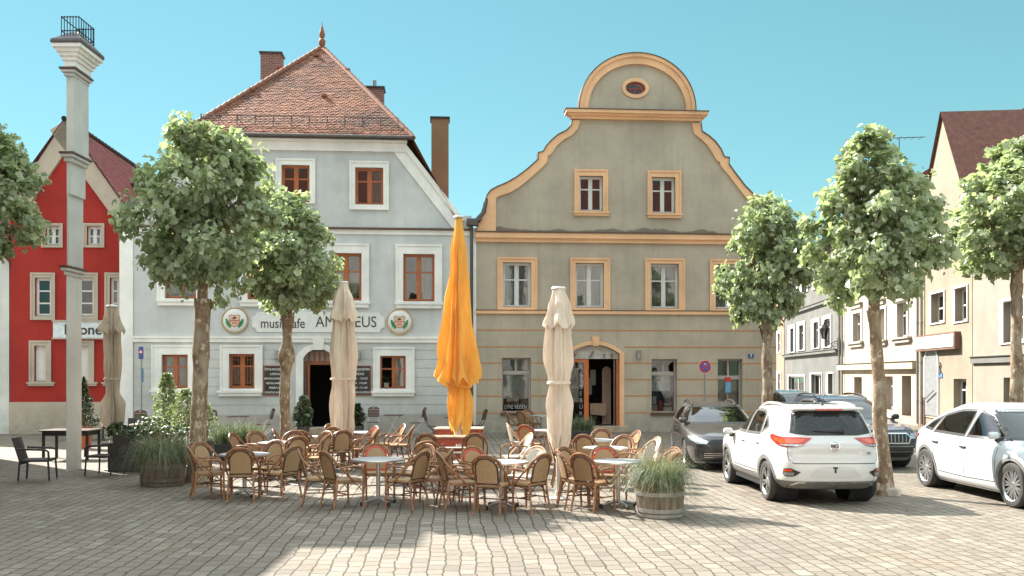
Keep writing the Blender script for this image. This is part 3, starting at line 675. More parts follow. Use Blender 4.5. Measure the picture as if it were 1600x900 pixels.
    m = MB(); m.prism([(sx_+.05*cos(t), sz+.12+.05*sin(t)) for t in [i*pi/5 for i in range(10)]], .496, .4995, FAC); m.build('shirt_print', plain('print_tan', (.35, .22, .14), .8), w2)
    for x0, x1, z0, z1, cc, nm in ((.05, .35, .02, .14, (.55, .42, .32), 'gift_box'), (.40, .55, .02, .22, (.5, .04, .03), 'red_bag'), (.58, .92, .02, .10, (.6, .55, .5), 'gift_box'), (.6, .9, .13, .18, (.35, .25, .18), 'gift_box'), (.15, .3, .15, .3, (.65, .5, .45), 'gift_bag')):
        dpoly(w2, q2, x0, x1, z0, z1, plain('goods_'+nm, cc, .6), nm, .48)
    dpoly(w3, q3, .0, .95, .02, .70, plain('door_panel_pale', (.50, .40, .32), .6, var=.3, scale=4), 'door_leaf', .5)
    # arched shop door
    a0, a1 = fr.p(889.5, 665), fr.p(968, 665); zsp = fr.p(930, 553)[1]; rise = fr.p(930, 541)[1]-zsp+.05; zf = .23
    arch = archp(a0[0], zf, a1[0], zsp, rise); holes.append(arch); rects.append((a0[0]-.17, 0, a1[0]+.17, zsp+rise+.1))
    d = MB(); d.prism(archp(a0[0]-.17, .0, a1[0]+.17, zsp+.02, rise+.12), -.05, -.001, FAC, 0, [[(x, max(z, .001)) for x, z in archp(a0[0], .001, a1[0], zsp, rise)]]); 
    zbar = fr.p(930, 560.5)[1]
    ar = MB(); um = fr.u(914); ar.box(a0[0], a0[0]+.07, .2, .3, zf, zbar-.003); ar.box(a1[0]-.09, a1[0], .12, .3, zf, zbar-.003); ar.box(um, um+.17, .2, .3, zf, zbar-.003); ar.box(a0[0]+.07, um, .2, .3, zbar-.12, zbar-.003); ar.box(a0[0]+.07, um, .2, .3, zf, zf+.12)
    D = ar.build('shop_door', DOORORANGE, R); d.build('surround', ORANGE, D)
    k = MB(); kc = fr.p(930.5, 533); k.prism([(kc[0]-.1, kc[1]-.18), (kc[0]+.1, kc[1]-.18), (kc[0]+.14, kc[1]+.17), (kc[0]-.14, kc[1]+.17)], -.11, .0, FAC); k.build('keystone', ORANGE, D)
    fl = MB(); fl.prism([p for p in archp(a0[0]+.01, zbar, a1[0]-.01, zsp, rise-.02)], .16, .19, FAC); FLT = fl.build('fascia', plain('fascia_grey', (.48, .44, .40), .6), D)
    m = MB()
    for px, t in ((897, .4), (945, -.5), (957, -.7), (922, .9)):
        c = fr.p(px, 553); m.prism([(c[0]+cos(t)*.0-.05, c[1]-.15), (c[0]+.06, c[1]-.15), (c[0]+.12+t*.12, c[1]+.09), (c[0]+.02+t*.1, c[1]+.12)], .153, .159, FAC)
    m.build('leaf_print', plain('fascia_dark', (.24, .20, .17), .6), FLT)
    text('EVVE REISEN', .155, 'lettering', SIGNWHITE, FLT, (fr.u(901), .15, fr.p(905, 550.5)[1]), sx=.92, off=.003, space=1.1)
    text('STILGEFÜHL', .155, 'lettering', SIGNWHITE, FLT, (fr.u(946.5), .15, fr.p(945, 550.5)[1]), sx=.92, off=.003, space=1.1)
    g = MB(); g.add([(a0[0]+.07, .25, zf+.12), (um, .25, zf+.12), (um, .25, zbar-.12), (a0[0]+.07, .25, zbar-.12)], [(0, 1, 2, 3)]); g.build('pane', SHOPGLASS, D, recalc=False)
    for i, chh in enumerate('REISEBÜRO'):
        text(chh, .22, 'lettering', PLATEGREY, D, (fr.u(909.3), .243, zbar-.32-i*.243), off=-.004, sx=1.0)
    dpoly(D, (a0[0], zf, um, zbar), .12, .68, .35, .86, PAPER, 'poster', .33)
    m = MB(); m.lathe([(.001, 0), (.24, 0)], 24, (a0[0]+.45, .325, 1.9), 0, Matrix.Rotation(radians(90), 4, 'X'), caps=False); m.build('poster_disc', plain('poster_disc_grey', (.42, .40, .38), .7), D)
    r = MB(); a, e, d0, d1 = a0[0]-.5, a1[0]+.8, .41, 3.6
    r.add([(a, d1, zf), (e, d1, zf), (e, d1, 3.2), (a, d1, 3.2), (a, d0, zf), (e, d0, zf), (e, d0, 3.2), (a, d0, 3.2)], [(0, 1, 2, 3), (0, 4, 5, 1), (2, 6, 7, 3), (1, 5, 6, 2), (0, 3, 7, 4)]); r.build('shop_room', plain('shop_dark', (.045, .035, .03), .9, var=.4), D, recalc=False)
    m = MB(); m.prism(archp(fr.u(941, 1.2), zf, fr.u(954.5, 1.2), fr.p(947, 583, 1.2)[1], .25), 1.2, 1.3, FAC); m.build('niche', plain('niche_pink', (.42, .28, .22), .8), D)
    m = MB(); m.rbox(fr.u(922, 1.), fr.u(948, 1.), 1., 1.6, .95, 1.02, .01); m.add([(fr.u(922, .99), .99, .62), (fr.u(947, .99), .99, .55), (fr.u(948, .99), .99, 1.), (fr.u(922, .99), .99, 1.)], [(0, 1, 2, 3)]); m.box(fr.u(924, 1.), fr.u(925, 1.), 1.05, 1.1, zf, .95); m.box(fr.u(945, 1.), fr.u(946, 1.), 1.05, 1.1, zf, .95); m.build('cloth_table', plain('table_cloth_tan', (.45, .30, .22), .9), D)
    for px, z0, z1 in ((927, 1.7, 2.3), (921, 1.35, 2.0)):
        m = MB(); m.rbox(fr.u(px, 1.5)-.12, fr.u(px, 1.5)+.1, 1.5, 1.56, z0, z1, .01); m.build('wall_picture', plain('picture_grey%d' % px, (.25, .24, .23), .5), D)
    m = MB(); m.tube([(fr.u(959.5, .3), .3, zf), (fr.u(959.5, .3), .3, zbar)], .02, 6); m.build('door_leaf_edge', ZINC, D)
    st = MB(); st.rbox(a0[0]-.3, a1[0]+.28, -.3, .3, 0, zf, .015); st.build('step', STONE, D)
    # wall, trims
    w = MB(); w.prism(outline, 0, .4, FAC, 0, holes)
    w.box(ul, ul+.35, .401, 12, 0, zt-1.0); w.box(ur-.35, ur, .401, 12, 0, zt-.2); w.build('wall', OLIVE, R)
    t = MB(); t.strip(Lout, Lin, -.09, .0, FAC); t.strip(Rout, Rin, -.09, .0, FAC); t.strip(dome, domei, -.11, .0, FAC)
    inn = [(cx+(rx-.12)*cos(pi*i/40), zc+(rz-.13)*sin(pi*i/40)**.92) for i in range(41)]; t.strip(dome, inn, -.17, -.109, FAC); t.build('gable_trim', ORANGE, R)
    fl = MB(); k = .028
    off = lambda P, sg_: [(p[0]+sg_*k*.8, p[1]+k) for p in P]
    fl.strip(off(Lout, -1), Lout, -.13, .42, FAC); fl.strip(off(Rout, 1), Rout, -.13, .42, FAC)
    fl.strip([(cx+(rx+k)*cos(pi*i/40), zc+(rz+k)*sin(pi*i/40)**.92) for i in range(41)], dome, -.2, .42, FAC); fl.build('coping', SILLMETAL, R)
    c0, c1 = Z(515, 312), Z(1133, 330); zc0, zc1 = Z(820, 325)[1], Z(820, 362)[1]; h = zc0-zc1
    t = MB(); t.box(c0[0]+.18, c1[0]-.18, -.16, .05, zc1, zc1+h*.35); t.box(c0[0]+.09, c1[0]-.09, -.24, .15, zc1+h*.351, zc1+h*.62); t.box(c0[0], c1[0], -.33, .25, zc1+h*.621, zc0); t.build('pediment_cornice', ORANGE, R)
    t = MB(); t.box(c0[0]-.03, c1[0]+.03, -.36, .3, zc0, zc0+.03); t.build('cornice_cap', SILLMETAL, R)
    z0, z1 = fr.p(940, 380)[1], fr.p(940, 366)[1]; t = MB(); t.box(ul-.02, ur+.05, -.10, 0, z0, z0+.14); t.box(ul-.02, ur+.08, -.18, 0, z0+.141, z1); t.build('main_cornice', ORANGE, R)
    t = MB(); t.box(ul-.02, ur+.1, -.21, 0, z1, z1+.05); t.build('cornice_cap', SILLMETAL, R)
    z0, z1 = fr.p(940, 491)[1], fr.p(940, 486)[1]; t = MB(); t.box(ul, ur+.03, -.08, 0, z0, z1); t.build('storey_band', ORANGE, R)
    t = MB(); t.box(ul, ur+.03, -.095, 0, z1, z1+.03); t.build('band_cap', SILLMETAL, R)
    ln = MB(); zs = [fr.p(1000, y)[1] for y in (516.5, 542.5, 567.5, 593, 618.5, 645)]
    for z in zs:
        x = ul
        for a, _, b_, _2 in sorted(r_ for r_ in rects if r_[1] < z < r_[3]): ln.box(x, a, -.006, .01, z-.022, z+.022); x = b_
        ln.box(x, ur, -.006, .01, z-.022, z+.022)
    ln.build('joint_line', ORANGE_LINE, R)
    x = ul
    for a, b_ in [(r_[0], r_[2]) for r_ in sorted(r_ for r_ in rects if r_[1] < .5)]+[(ur, 0)]: MB().box(x, a, -.04, 0, 0, zs[-1]-.03).build('plinth', OLIVE_LOW, R); x = b_
    o = MB(); ring = [(oc[0]+(oa+.13)*cos(2*pi*i/36), oc[1]+(ob+.13)*sin(2*pi*i/36)) for i in range(36)]; o.prism(ring, -.05, 0, FAC, 0, [oval]); OW = o.build('oval_window', ORANGE, R)
    g = MB(); g.add([(x, .16, z) for x, z in oval], [tuple(range(28))]); g.build('pane', GLASS, OW, recalc=False)
    g = MB(); g.box(oc[0]-.02, oc[0]+.02, .1, .15, oc[1]-ob, oc[1]+ob); g.box(oc[0]-oa, oc[0]+oa, .1, .149, oc[1]-.02, oc[1]+.02)
    g.strip([(oc[0]+oa*cos(2*pi*i/28), oc[1]+ob*sin(2*pi*i/28)) for i in range(29)], [(oc[0]+(oa-.045)*cos(2*pi*i/28), oc[1]+(ob-.045)*sin(2*pi*i/28)) for i in range(29)], .09, .15, FAC); g.build('frame', plain('oval_frame_red', (.30, .04, .03), .5), OW)
    g = MB(); g.box(oc[0]-.6, oc[0]+.6, .9, .95, oc[1]-.5, oc[1]+.5); g.build('room', DARKROOM, OW)
    for px in (997, 851.5):
        c = fr.p(px, 554); m = MB(); m.lathe([(.07, -.17), (.085, -.16), (.085, .16), (.07, .17)], 14, (c[0], -.1, c[1])); l = m.build('wall_lamp', ZINC, R, smooth=40)
        m = MB(); m.box(c[0]-.04, c[0]+.04, -.05, .0, c[1]-.06, c[1]+.06); m.build('bracket', ZINC, l)
    c = fr.rect((1169, 553, 1177.5, 559.5)); m = MB(); m.rbox(c[0], c[2], -.03, -.001, c[1], c[3], .005); hn = m.build('house_number', BLUE, R); text('7', .15, 'lettering', SIGNWHITE, hn, ((c[0]+c[2])/2, -.032, (c[1]+c[3])/2), off=.004)
    # roof behind the gable
    rf = MB(); zr = Z(820, 300)[1]-.2; e = zt-.4
    rf.add([(ul-.1, .41, e-.4), (cx, .41, zr), (ur+.1, .41, e), (ul-.1, 12, e-.4), (cx, 12, zr), (ur+.1, 12, e)], [(0, 1, 4, 3), (1, 2, 5, 4)]); rf.build('roof', ROOFPLAIN, R)
    # rainwater pipe and hopper between the houses
    g = MB(); u = fr.u(737.5); zz = fr.p(738, 352)[1]
    g.rbox(u-.2, u+.22, -.36, -.04, zz-.05, zz+.2, .02); g.tube([(u+.1, -.2, zz+.1), (u+.42, -.2, zz+.45), (u+.52, -.05, zz+.95)], .075, 8); g.tube([(u-.02, -.16, zz), (u-.02, -.16, 0.1)], .055, 8); g.tube([(u+.22, -.3, zz+.1), (u+.3, -.2, zz+.2)], .07, 8); g.build('downpipe', GUTTER, R, smooth=40)
    g = MB(); u2 = fr.u(733.5); g.box(fr.u(739.5), fr.u(744), -.03, .3, 0, zz-.1); g.build('party_strip', WHITE, R)
    # wall lantern on the right corner
    return R
OH = olive_house()
def lantern(parent_loc, rz, label, s=1.):
    R = thing('wall_lantern', label, 'lantern', parent_loc, rz); R.scale = (s, s, s)
    m = MB(); m.tube([(0, 0, 0), (-.12, 0, -.02), (-.28, 0, -.12), (-.42, 0, -.02), (-.52, 0, .08)], .018, 6); m.tube([(0, 0, -.42), (-.1, 0, -.38), (-.2, 0, -.22), (-.28, 0, -.13)], .014, 6)
    m.tube([(-.1+.07*cos(t*.7), 0, -.16+.07*sin(t*.7)) for t in range(9)], .011, 5); m.box(-.02, .02, -.05, .05, -.5, .12); m.build('bracket', IRON, R, smooth=40)
    m = MB()
    for a in range(4):
        t = pi/4+a*pi/2; m.tube([(-.55+.09*cos(t), .09*sin(t), .1), (-.55+.19*cos(t), .19*sin(t), .5)], .012, 5)
    m.lathe([(.10, .08), (.12, .10), (.10, .12)], 4, (-.55, 0, 0), 0, Matrix.Rotation(pi/4, 4, 'Z')); m.lathe([(.21, .49), (.23, .51), (.14, .62), (.05, .68), (.04, .74), (.01, .80)], 8, (-.55, 0, 0)); m.build('frame', IRON, R)
    m = MB(); m.lathe([(.095, .11), (.18, .49)], 4, (-.55, 0, 0), 0, None, caps=False); m.build('pane', glass('lantern_glass', dens=.15), R)
_p = FA.u(1199); lantern((FA.O[0]+FA.e[0]*_p-FA.n[0]*.05, FA.O[1]+FA.e[1]*_p-FA.n[1]*.05, FA.p(1199, 535)[1]), TH+radians(60), 'black iron lantern on the right corner of the olive shop house', 1.05)
# ================================================================ red inn, its neighbour, the pale corner tower
FR = Frame((FA.O[0]-FA.n[0]*-.5, FA.O[1]+FA.n[1]*.5), TH)
def red_house():
    fr = FR; R = thing('red_inn', 'oxide red gabled inn with cream window surrounds and a white name band', 'house', (fr.O[0], fr.O[1], 0), TH)
    pk = fr.p(103, 205); el, er = fr.p(16, 338), fr.p(196, 338); ze = er[1]
    holes = []
    WM = (WINWHITE, CREAM)
    def win(i, o, s=None, **k): holes.append(window(R, fr, i, WM, o, s, rec=.12, sproud=.04, **k))
    for x, on in ((135, 1), (70, 1)):
        win((x+1, 354, x+23, 383), (x-4, 350, x+28, 387), None, fw=.05, bars=(.5,), curtain='full')
    for x in (122, 55):
        win((x, 434, x+25, 494), (x-6, 427, x+31, 500), None, fw=.06, bars=(.34, .66), mull=False); win((x-1, 540, x+17, 596), (x-8, 533, x+25, 597), (x-12, 597, x+32, 603), bars=(.34,), fw=.07)
    win((172, 434, 186, 494), (165, 427, 192, 500), None, fw=.06, bars=(.34, .66), mull=False, curtain='full'); win((172, 540, 186, 596), (165, 533, 192, 597), (160, 597, 196, 603), bars=(.34,))
    w = MB(); w.prism([(el[0], 0), (er[0]+.5, 0), (er[0]+.5, ze-.6), (er[0], ze), pk, (el[0], ze)], 0, .35, FAC, 0, holes); w.build('wall', RED, R)
    w = MB(); w.box(el[0], el[0]+.3, .351, 12, 0, ze); w.box(er[0]-.3, er[0], .351, 12, 0, ze); w.build('side_wall', RED, R)
    p = MB(); z = fr.p(150, 628)[1]; p.box(el[0]-.02, er[0]+.4, -.05, 0, 0, z); p.build('plinth', CREAM, R)
    for s, e in ((1, er), (-1, el)):
        v = MB()
        d = Vector((e[0]-pk[0], e[1]-pk[1])).normalized(); nin = Vector((-s*abs(d[1]), -abs(d[0])))
        A, B = Vector(pk)+Vector((0, .35)), Vector(e)+d*.3+Vector((0, .35)); v.prism([tuple(A), tuple(B), tuple(B+nin*.55), tuple(A+nin*.62)], -.12, -.0, FAC); v.build('verge_board', CREAM, R)
    a = fr.rect((84, 503, 167, 528)); s = MB(); s.rbox(a[0], a[2], -.08, -.001, a[1], a[3], .01); S = s.build('name_band', plain('band_pale', (.62, .66, .68), .6), R)
    t = MB(); t.box(a[0]-.03, a[2]+.03, -.11, 0, a[3], a[3]+.06); t.box(a[0]-.03, a[2]+.03, -.11, 0, a[1]-.05, a[1]); t.build('band_moulding', CREAM, S)
    text('Krone', .50, 'lettering', INK, S, (fr.u(131), -.085, (a[1]+a[3])/2-.01), off=.012, sx=1.02)
    rf = MB(); A = Vector((pk[0], -.2, pk[1]+.4)); dd = Vector((er[0]-pk[0], 0, ze-pk[1])); sl = dd.length; dd.normalize(); E = A+dd*(sl+.55)
    nn = Vector((-dd.z, 0, dd.x)); nn = nn if nn.z > 0 else -nn
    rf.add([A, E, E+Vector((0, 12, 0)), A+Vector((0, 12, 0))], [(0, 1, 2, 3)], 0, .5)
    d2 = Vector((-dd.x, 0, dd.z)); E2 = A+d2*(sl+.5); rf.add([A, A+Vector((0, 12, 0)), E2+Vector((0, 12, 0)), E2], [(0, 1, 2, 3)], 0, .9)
    tiles(rf, E, Vector((0, 1, 0)), -dd, nn, lambda a_, s_: 0 < a_ < 11 and s_ < sl+.5, 11, sl+.5, .22, .17, 2, dark=0)
    o = rf.build('roof', TILEDARK, R); rc = MB(); ridge_caps(rc, A, A+Vector((0, 12, 0)), .1, .38); rc.build('ridge_tiles', TILEDARK, o, smooth=40)
    m = MB(); c = E-dd*2.2+Vector((0, 4.2, 0)); m.rbox(c.x-.2, c.x+.2, c.y-.3, c.y+.3, c.z-.1, c.z+.16, .02); m.build('roof_hatch', IRON, o)
red_house()
def pale_house():
    fr = FR; R = thing('pale_house', 'pale rendered house left of the red inn at the edge of the square', 'house', (fr.O[0], fr.O[1], 0), TH)
    u0, u1 = fr.u(-160), fr.u(14); holes = []
    for x in (-110, -45):
        for y in (430, 545): holes.append(window(R, fr, (x, y, x+32, y+60), (WINWHITE, WHITE), (x-7, y-7, x+39, y+63), (x-9, y+63, x+41, y+69), curtain='half'))
    w = MB(); w.prism([(u0, 0), (u1, 0), (u1, 6.1), ((u0+u1)/2, 8.6), (u0, 6.1)], 0, .3, FAC, 0, holes); w.box(u1-.3, u1-.02, .301, 10, 0, 6.0); w.build('wall', PALE, R)
    rf = MB(); c = (u0+u1)/2; rf.add([(u0-.2, -.2, 6.0), (c, -.2, 8.75), (u1+.1, -.2, 6.05), (u0-.2, 10, 6.0), (c, 10, 8.75), (u1+.1, 10, 6.05)], [(0, 1, 4, 3), (1, 2, 5, 4)]); rf.build('roof', ROOFPLAIN, R)
pale_house()
def tower():
    Y0, Y1 = 20.9, 21.6; xe = xat(138.5, Y1); R = thing('corner_tower', 'pale slim corner tower with moulded cornice and roof railing beside the red inn', 'tower', (xe, Y0, 0), 0)
    dp = Y1-Y0; x0 = -.16; X = lambda px: xat(px, Y1)-xe; ZZ = lambda py: zat(py, Y1); b = MB()
    for i, (px, za, zb) in enumerate(((126, 0, ZZ(428)), (130, ZZ(428), ZZ(312)), (133.5, ZZ(312), ZZ(255)), (138.5, ZZ(255), ZZ(120)))): b.box(x0, X(px), -.01*i, dp, za, zb)
    b.build('wall', TOWER, R)
    for px, za, h in ((131, ZZ(424), .16), (139, ZZ(253), .16), (141, ZZ(126), .14)):
        c = MB(); c.rbox(x0-.04, X(px)-.02, -.09, dp+.03, za-h, za-h*.45, .02); c.rbox(x0-.08, X(px)+.03, -.15, dp+.05, za-h*.44, za, .02); o = c.build('string_course', TOWER, R)
        c = MB(); c.box(x0-.1, X(px)+.05, -.18, dp+.07, za, za+.04); c.build('course_cap', SILLMETAL, o)
    c = MB(); z = ZZ(118)
    for i, (e, za, zb) in enumerate(((.04, -.03, .10), (.08, .10, .18), (.12, .18, .26), (.17, .26, .34), (.23, .34, .42))): c.box(x0-e, e, -e, dp+e, z+za, z+zb-.001)
    c.build('cornice', WHITE, R)
    c = MB(); e = .26; zt = z+.42; c.rbox(x0-e, e, -e, dp+e, zt, zt+.08, .03); ex = [(x0-.25, -.25), (.25, -.25), (.25, dp+.25), (x0-.25, dp+.25)]; ix = [(x0, .2), (0, .2), (0, dp-.2), (x0, dp-.2)]
    c.add([(x, y, zt+.08) for x, y in ex]+[(x, y, zt+.38) for x, y in ix], [(0, 1, 5, 4), (1, 2, 6, 5), (2, 3, 7, 6), (3, 0, 4, 7), (4, 5, 6, 7)]); c.build('roof', plain('slate_lead', (.10, .085, .085), .6), R)
    r = MB(); xa, xb, zz = x0-.1, .12, zt+.20
    for h in (.12, .42): r.tube([(xa, -.05, zz+h), (xb, -.05, zz+h), (xb, dp, zz+h), (xa, dp, zz+h)], .013, 5, closed=True)
    for i in range(7):
        x = xa+(xb-xa)*i/6; y = -.05+dp*i/6
        for p in ((x, -.05), (x, dp), (xb, y)): r.tube([(p[0], p[1], zz-.1), (p[0], p[1], zz+.44)], .010, 5)
    r.build('roof_railing', IRON, R)
tower()
# ================================================================ the side street on the right
TS = -radians(90+6.1)
FS = Frame((12.5+.107*39.5, 39.5), TS)
def street_house(name, label, pa, pb, zeave, mat, rows, bands, roofm=ROOFPLAIN, gable=None, pipes=(), rh=3., extra=None, base=0.):
    fr = FS; R = thing(name, label, 'house', (fr.O[0], fr.O[1], 0), TS)
    ua, ub = fr.u(pa), fr.u(pb); holes = []
    for inner, outer, sill, k in rows: holes.append(window(R, fr, inner, (WINWHITE, k.pop('sm', WHITE)), outer, sill, **k))
    w = MB(); out = [(ua, base), (ub, base), (ub, zeave)]+([gable] if gable else [])+[(ua, zeave)]
    w.prism(out, 0, .35, FAC, 0, holes); w.box(ua, ua+.3, .351, 9, base, zeave); w.box(ub-.3, ub, .351, 9, base, zeave); w.build('wall', mat, R)
    for y, px, h, pr, bm_ in bands:
        z = fr.p(px, y)[1]; t = MB(); t.box(ua+.02, ub-.02, -pr, 0, z-h, z); b = t.build('band', bm_, R); t = MB(); t.box(ua+.02, ub-.02, -pr-.04, 0, z, z+.03); t.build('band_cap', GUTTER, b)
    rf = MB()
    if gable:
        for s, e in ((-1, ua), (1, ub)): rf.add([(gable[0], -.12, gable[1]+.1), (e+s*.1, -.12, zeave-.05), (e+s*.1, 9, zeave-.05), (gable[0], 9, gable[1]+.1)], [(0, 1, 2, 3)])
        rf.build('roof', roofm, R)
    else:
        rf.add([(ua-.05, -.35, zeave-.1), (ub+.05, -.35, zeave-.1), (ub+.05, 4.5, zeave+rh), (ua-.05, 4.5, zeave+rh), (ub+.05, 9.2, zeave-.1), (ua-.05, 9.2, zeave-.1)], [(0, 1, 2, 3), (3, 2, 4, 5), (0, 3, 5), (1, 4, 2)]); rf.build('roof', roofm, R)
        g = MB(); g.box(ua, ub, -.16, 0, zeave-.35, zeave-.08); g.build('eave_cornice', mat, R); g = MB(); g.tube([(ua, -.4, zeave-.08), (ub, -.4, zeave-.08)], .07, 8); g.build('gutter', ZINC, R, smooth=40)
    for px in pipes:
        u = fr.u(px, -.1); g = MB(); g.tube([(u, -.1, .1), (u, -.1, zeave-.2)], .05, 8)
        for z in (1., 2.6, 4.2, 5.8): g.tube([(u, -.1, z), (u, -.1, z+.06)], .065, 8)
        g.build('downpipe', ZINC, R, smooth=40)
    if extra: extra(R, fr)
    return R
W_ = lambda x0, y0, x1, y1, **k: ((x0, y0, x1, y1), (x0-2.5, y0-5, x1+2, y1+1), None, dict(rec=.16, sproud=.04, fw=.06, bars=(.3,), **k))
def sea(R, fr):
    m = MB(); c = fr.rect((1245, 592, 1258, 638)); 
street_house('grey_townhouse', 'shabby grey town house with narrow white windows in the side street', 1226, 1311, 9.6, STREETGREY,
             [W_(x0, y0, x1, y1, curtain='half') for x0, y0, x1, y1 in ((1235.2, 513, 1241, 550), (1249, 508, 1256.5, 547), (1271.5, 503, 1279.5, 544), (1288.5, 498, 1298, 542))]
             +[W_(x0, y0, x1, y1, curtain='half') for x0, y0, x1, y1 in ((1238, 420, 1245, 462), (1253, 412, 1261, 457), (1273, 402, 1282, 450), (1290, 394, 1300, 444))]
             +[((1232, 588, 1257, 634), (1231, 586, 1258.5, 635), None, dict(rec=.16, sproud=.02, fw=.07, bars=(), mull=True)), ((1267.5, 585, 1284, 634), (1266.5, 583, 1285, 635), None, dict(rec=.2, sproud=.02, bars=(), fw=.06)), ((1293.5, 584, 1302, 638), (1292, 582, 1303, 639), None, dict(rec=.3, sproud=.02, bars=(), mull=False, fw=.07, dbl=False))],
             [(546, 1308, .16, .2, STREETGREY), (464, 1308, .16, .16, STREETGREY)], pipes=(1311,))
def cream_extra(R, fr):
    for px0, px1, y in ((1329, 1348, 474), (1369, 1384, 468), (1397, 1421, 462)):
        a = fr.rect((px0, y, px1, y+5)); m = MB(); m.box(a[0], a[2], -.2, 0, a[1]+.1, a[3]); m.box(a[0]+.08, a[2]-.08, -.12, 0, a[1]-.1, a[1]+.099); m.build('window_hood', plaster('hood_stone', (.42, .38, .32)), R)
    for px0, px1, y in ((1328, 1350, 534), (1375, 1387, 531), (1397, 1425, 527)):
        a = fr.rect((px0, y, px1, y+7)); m = MB(); m.box(a[0], a[2], -.2, 0, a[1]+.12, a[3]); m.box(a[0]+.08, a[2]-.08, -.12, 0, a[1]-.04, a[1]+.119); m.build('window_ledge', plaster('ledge_stone', (.42, .38, .32)), R)
street_house('cream_townhouse', 'cream town house with hooded tall windows and a moulded storey band', 1313.5, 1434, 10.2, CREAM,
             [((x0, y0, x1, y1), (x0-3, y0-3.5, x1+2.5, y1), None, dict(rec=.22, sproud=.03, fw=.07, bars=(.36,))) for x0, y0, x1, y1 in ((1333, 489, 1345, 535), (1377, 482, 1383, 531), (1402, 473, 1417, 527))]
             +[((x0, y0, x1, y1), (x0-3, y0-3.5, x1+2.5, y1), None, dict(rec=.22, sproud=.03, fw=.07, bars=(.36,))) for x0, y0, x1, y1 in ((1333, 389, 1346, 445), (1373, 372, 1385, 432), (1402, 358, 1417, 423))]
             +[((1334.5, 589, 1346.5, 640), None, None, dict(rec=.4, bars=(), mull=False, dbl=False)), ((1381, 588, 1395, 640), None, None, dict(rec=.3, bars=(.3,), fw=.08)), ((1409, 587, 1423.5, 650), None, None, dict(rec=.4, bars=(), mull=False, dbl=False))],
             [(567, 1380, .3, .22, plaster('band_tan', (.50, .42, .31)))], pipes=(1433.5, 1316), extra=cream_extra)
def beige_extra(R, fr):
    a = fr.rect((1440, 525, 1500, 544)); m = MB(); m.rbox(a[0], a[2], -.25, -.02, a[1], a[3], .02); o = m.build('shop_fascia', plain('fascia_white', (.80, .80, .82), .5, var=.05), R)
    m = MB(); m.prism(rectp(a[0]-.08, a[1]-.08, a[2]+.08, a[3]+.08), -.22, -.01, FAC, 0, [rectp(a[0]+.01, a[1]+.01, a[2]-.01, a[3]-.01)]); m.build('fascia_frame', plain('frame_brown', (.18, .09, .06), .6), o)
    a0, a1 = fr.p(1446, 600), fr.p(1466.5, 600); m = MB(); zt = fr.p(1456, 572)[1]
    m.prism(archp(a0[0], .5, a1[0], zt, .75), -.03, .0, FAC); o = m.build('arched_panel', plain('grey_panel', (.22, .22, .22), .6), R)
    m = MB(); out = archp(a0[0]-.08, .42, a1[0]+.08, zt+.02, .83); m.prism(out, -.05, .0, FAC, 0, [[(x, max(z, .421)) for x, z in archp(a0[0], .421, a1[0], zt, .75)]]); m.build('panel_rim', WHITE, o)
    m = MB(); m.tube([(a0[0]+.2, -.12, 1.1), (a1[0]-.2, -.12, 1.5)], .025, 6); m.build('handrail', ZINC, o)
    c = fr.rect((1467.5, 583, 1473, 590)); m = MB(); m.rbox(c[0], c[2], -.03, -.001, c[1], c[3], .004); m.build('parking_plate', plain('plate_blue', (.1, .2, .5), .5), R)
    c = fr.p(1470, 577); m = MB(); m.tube([(c[0]-.05, -.03, c[1]-.2), (c[0]+.1, -.03, c[1]-.1), (c[0]-.05, -.03, c[1]+.05), (c[0]+.1, -.03, c[1]+.15), (c[0]-.02, -.03, c[1]+.25)], .025, 5); m.build('house_number', IRON, R)
    m = MB(); m.box(fr.u(1441), fr.u(1446), -.06, 0, 0, 1.2); m.build('brick_base', BRICK, R)
FSg = FS.p(1524, 60)
street_house('beige_house', 'beige gabled house with a white shop fascia and arched grey panel', 1435.5, 1519, FS.p(1436, 372)[1], BEIGE,
             [((1455, 458, 1475, 504), (1453.5, 456, 1477, 506), None, dict(rec=.25, sproud=.02, fw=.07, bars=(.5,))), ((1453, 371, 1470, 412), (1451.5, 369, 1472, 414), None, dict(rec=.25, sproud=.02, fw=.07, bars=(.5,))),
              ((1492, 450, 1511, 502), (1490, 447, 1513, 504), None, dict(rec=.25, sproud=.02, fw=.07, bars=(.5,))), ((1490, 592, 1510, 650), None, None, dict(rec=.25, fw=.07, bars=(.3,)))],
             [], gable=((FS.u(1435.5)+FS.u(1519))/2, FS.p(1436, 372)[1]+4.3), pipes=(1440,), extra=beige_extra)
street_house('sand_house', 'sand-coloured house cut by the right edge behind the white crossover', 1520, 1760, 7.2, plaster('sand_render', (.30, .262, .215)),
             [((1568, 470, 1600, 535), (1564, 466, 1605, 537), None, dict(rec=.2, sproud=.02, fw=.07, bars=(.4,))), ((1568, 590, 1600, 650), None, None, dict(rec=.25, fw=.07, bars=(.3,)))], [(556, 1580, .2, .1, STREETGREY)], rh=1.2)
street_house('salmon_house', 'narrow salmon house glimpsed past the corner of the olive house', 1211, 1225, 8.6, SALMON,
             [((1215, 521, 1219.5, 550), (1214, 518, 1220.5, 552), None, dict(rec=.1, sproud=.03, fw=.08, bars=(.5,))), ((1215.5, 584, 1220.5, 614), (1214.5, 581, 1221.5, 616), None, dict(rec=.1, sproud=.03, fw=.08, bars=(.4,)))], [])
_u = FS.u(1310, -.1); lantern((FS.O[0]+FS.e[0]*_u-FS.n[0]*.12, FS.O[1]+FS.e[1]*_u-FS.n[1]*.12, FS.p(1310, 533)[1]), radians(-6), 'black iron lantern on the drainpipe between grey and cream town houses', 1.35)
an = thing('roof_antenna', 'thin metal television antenna above the cream town house roof', 'antenna', (14.9+4.6, 45, 12.9))
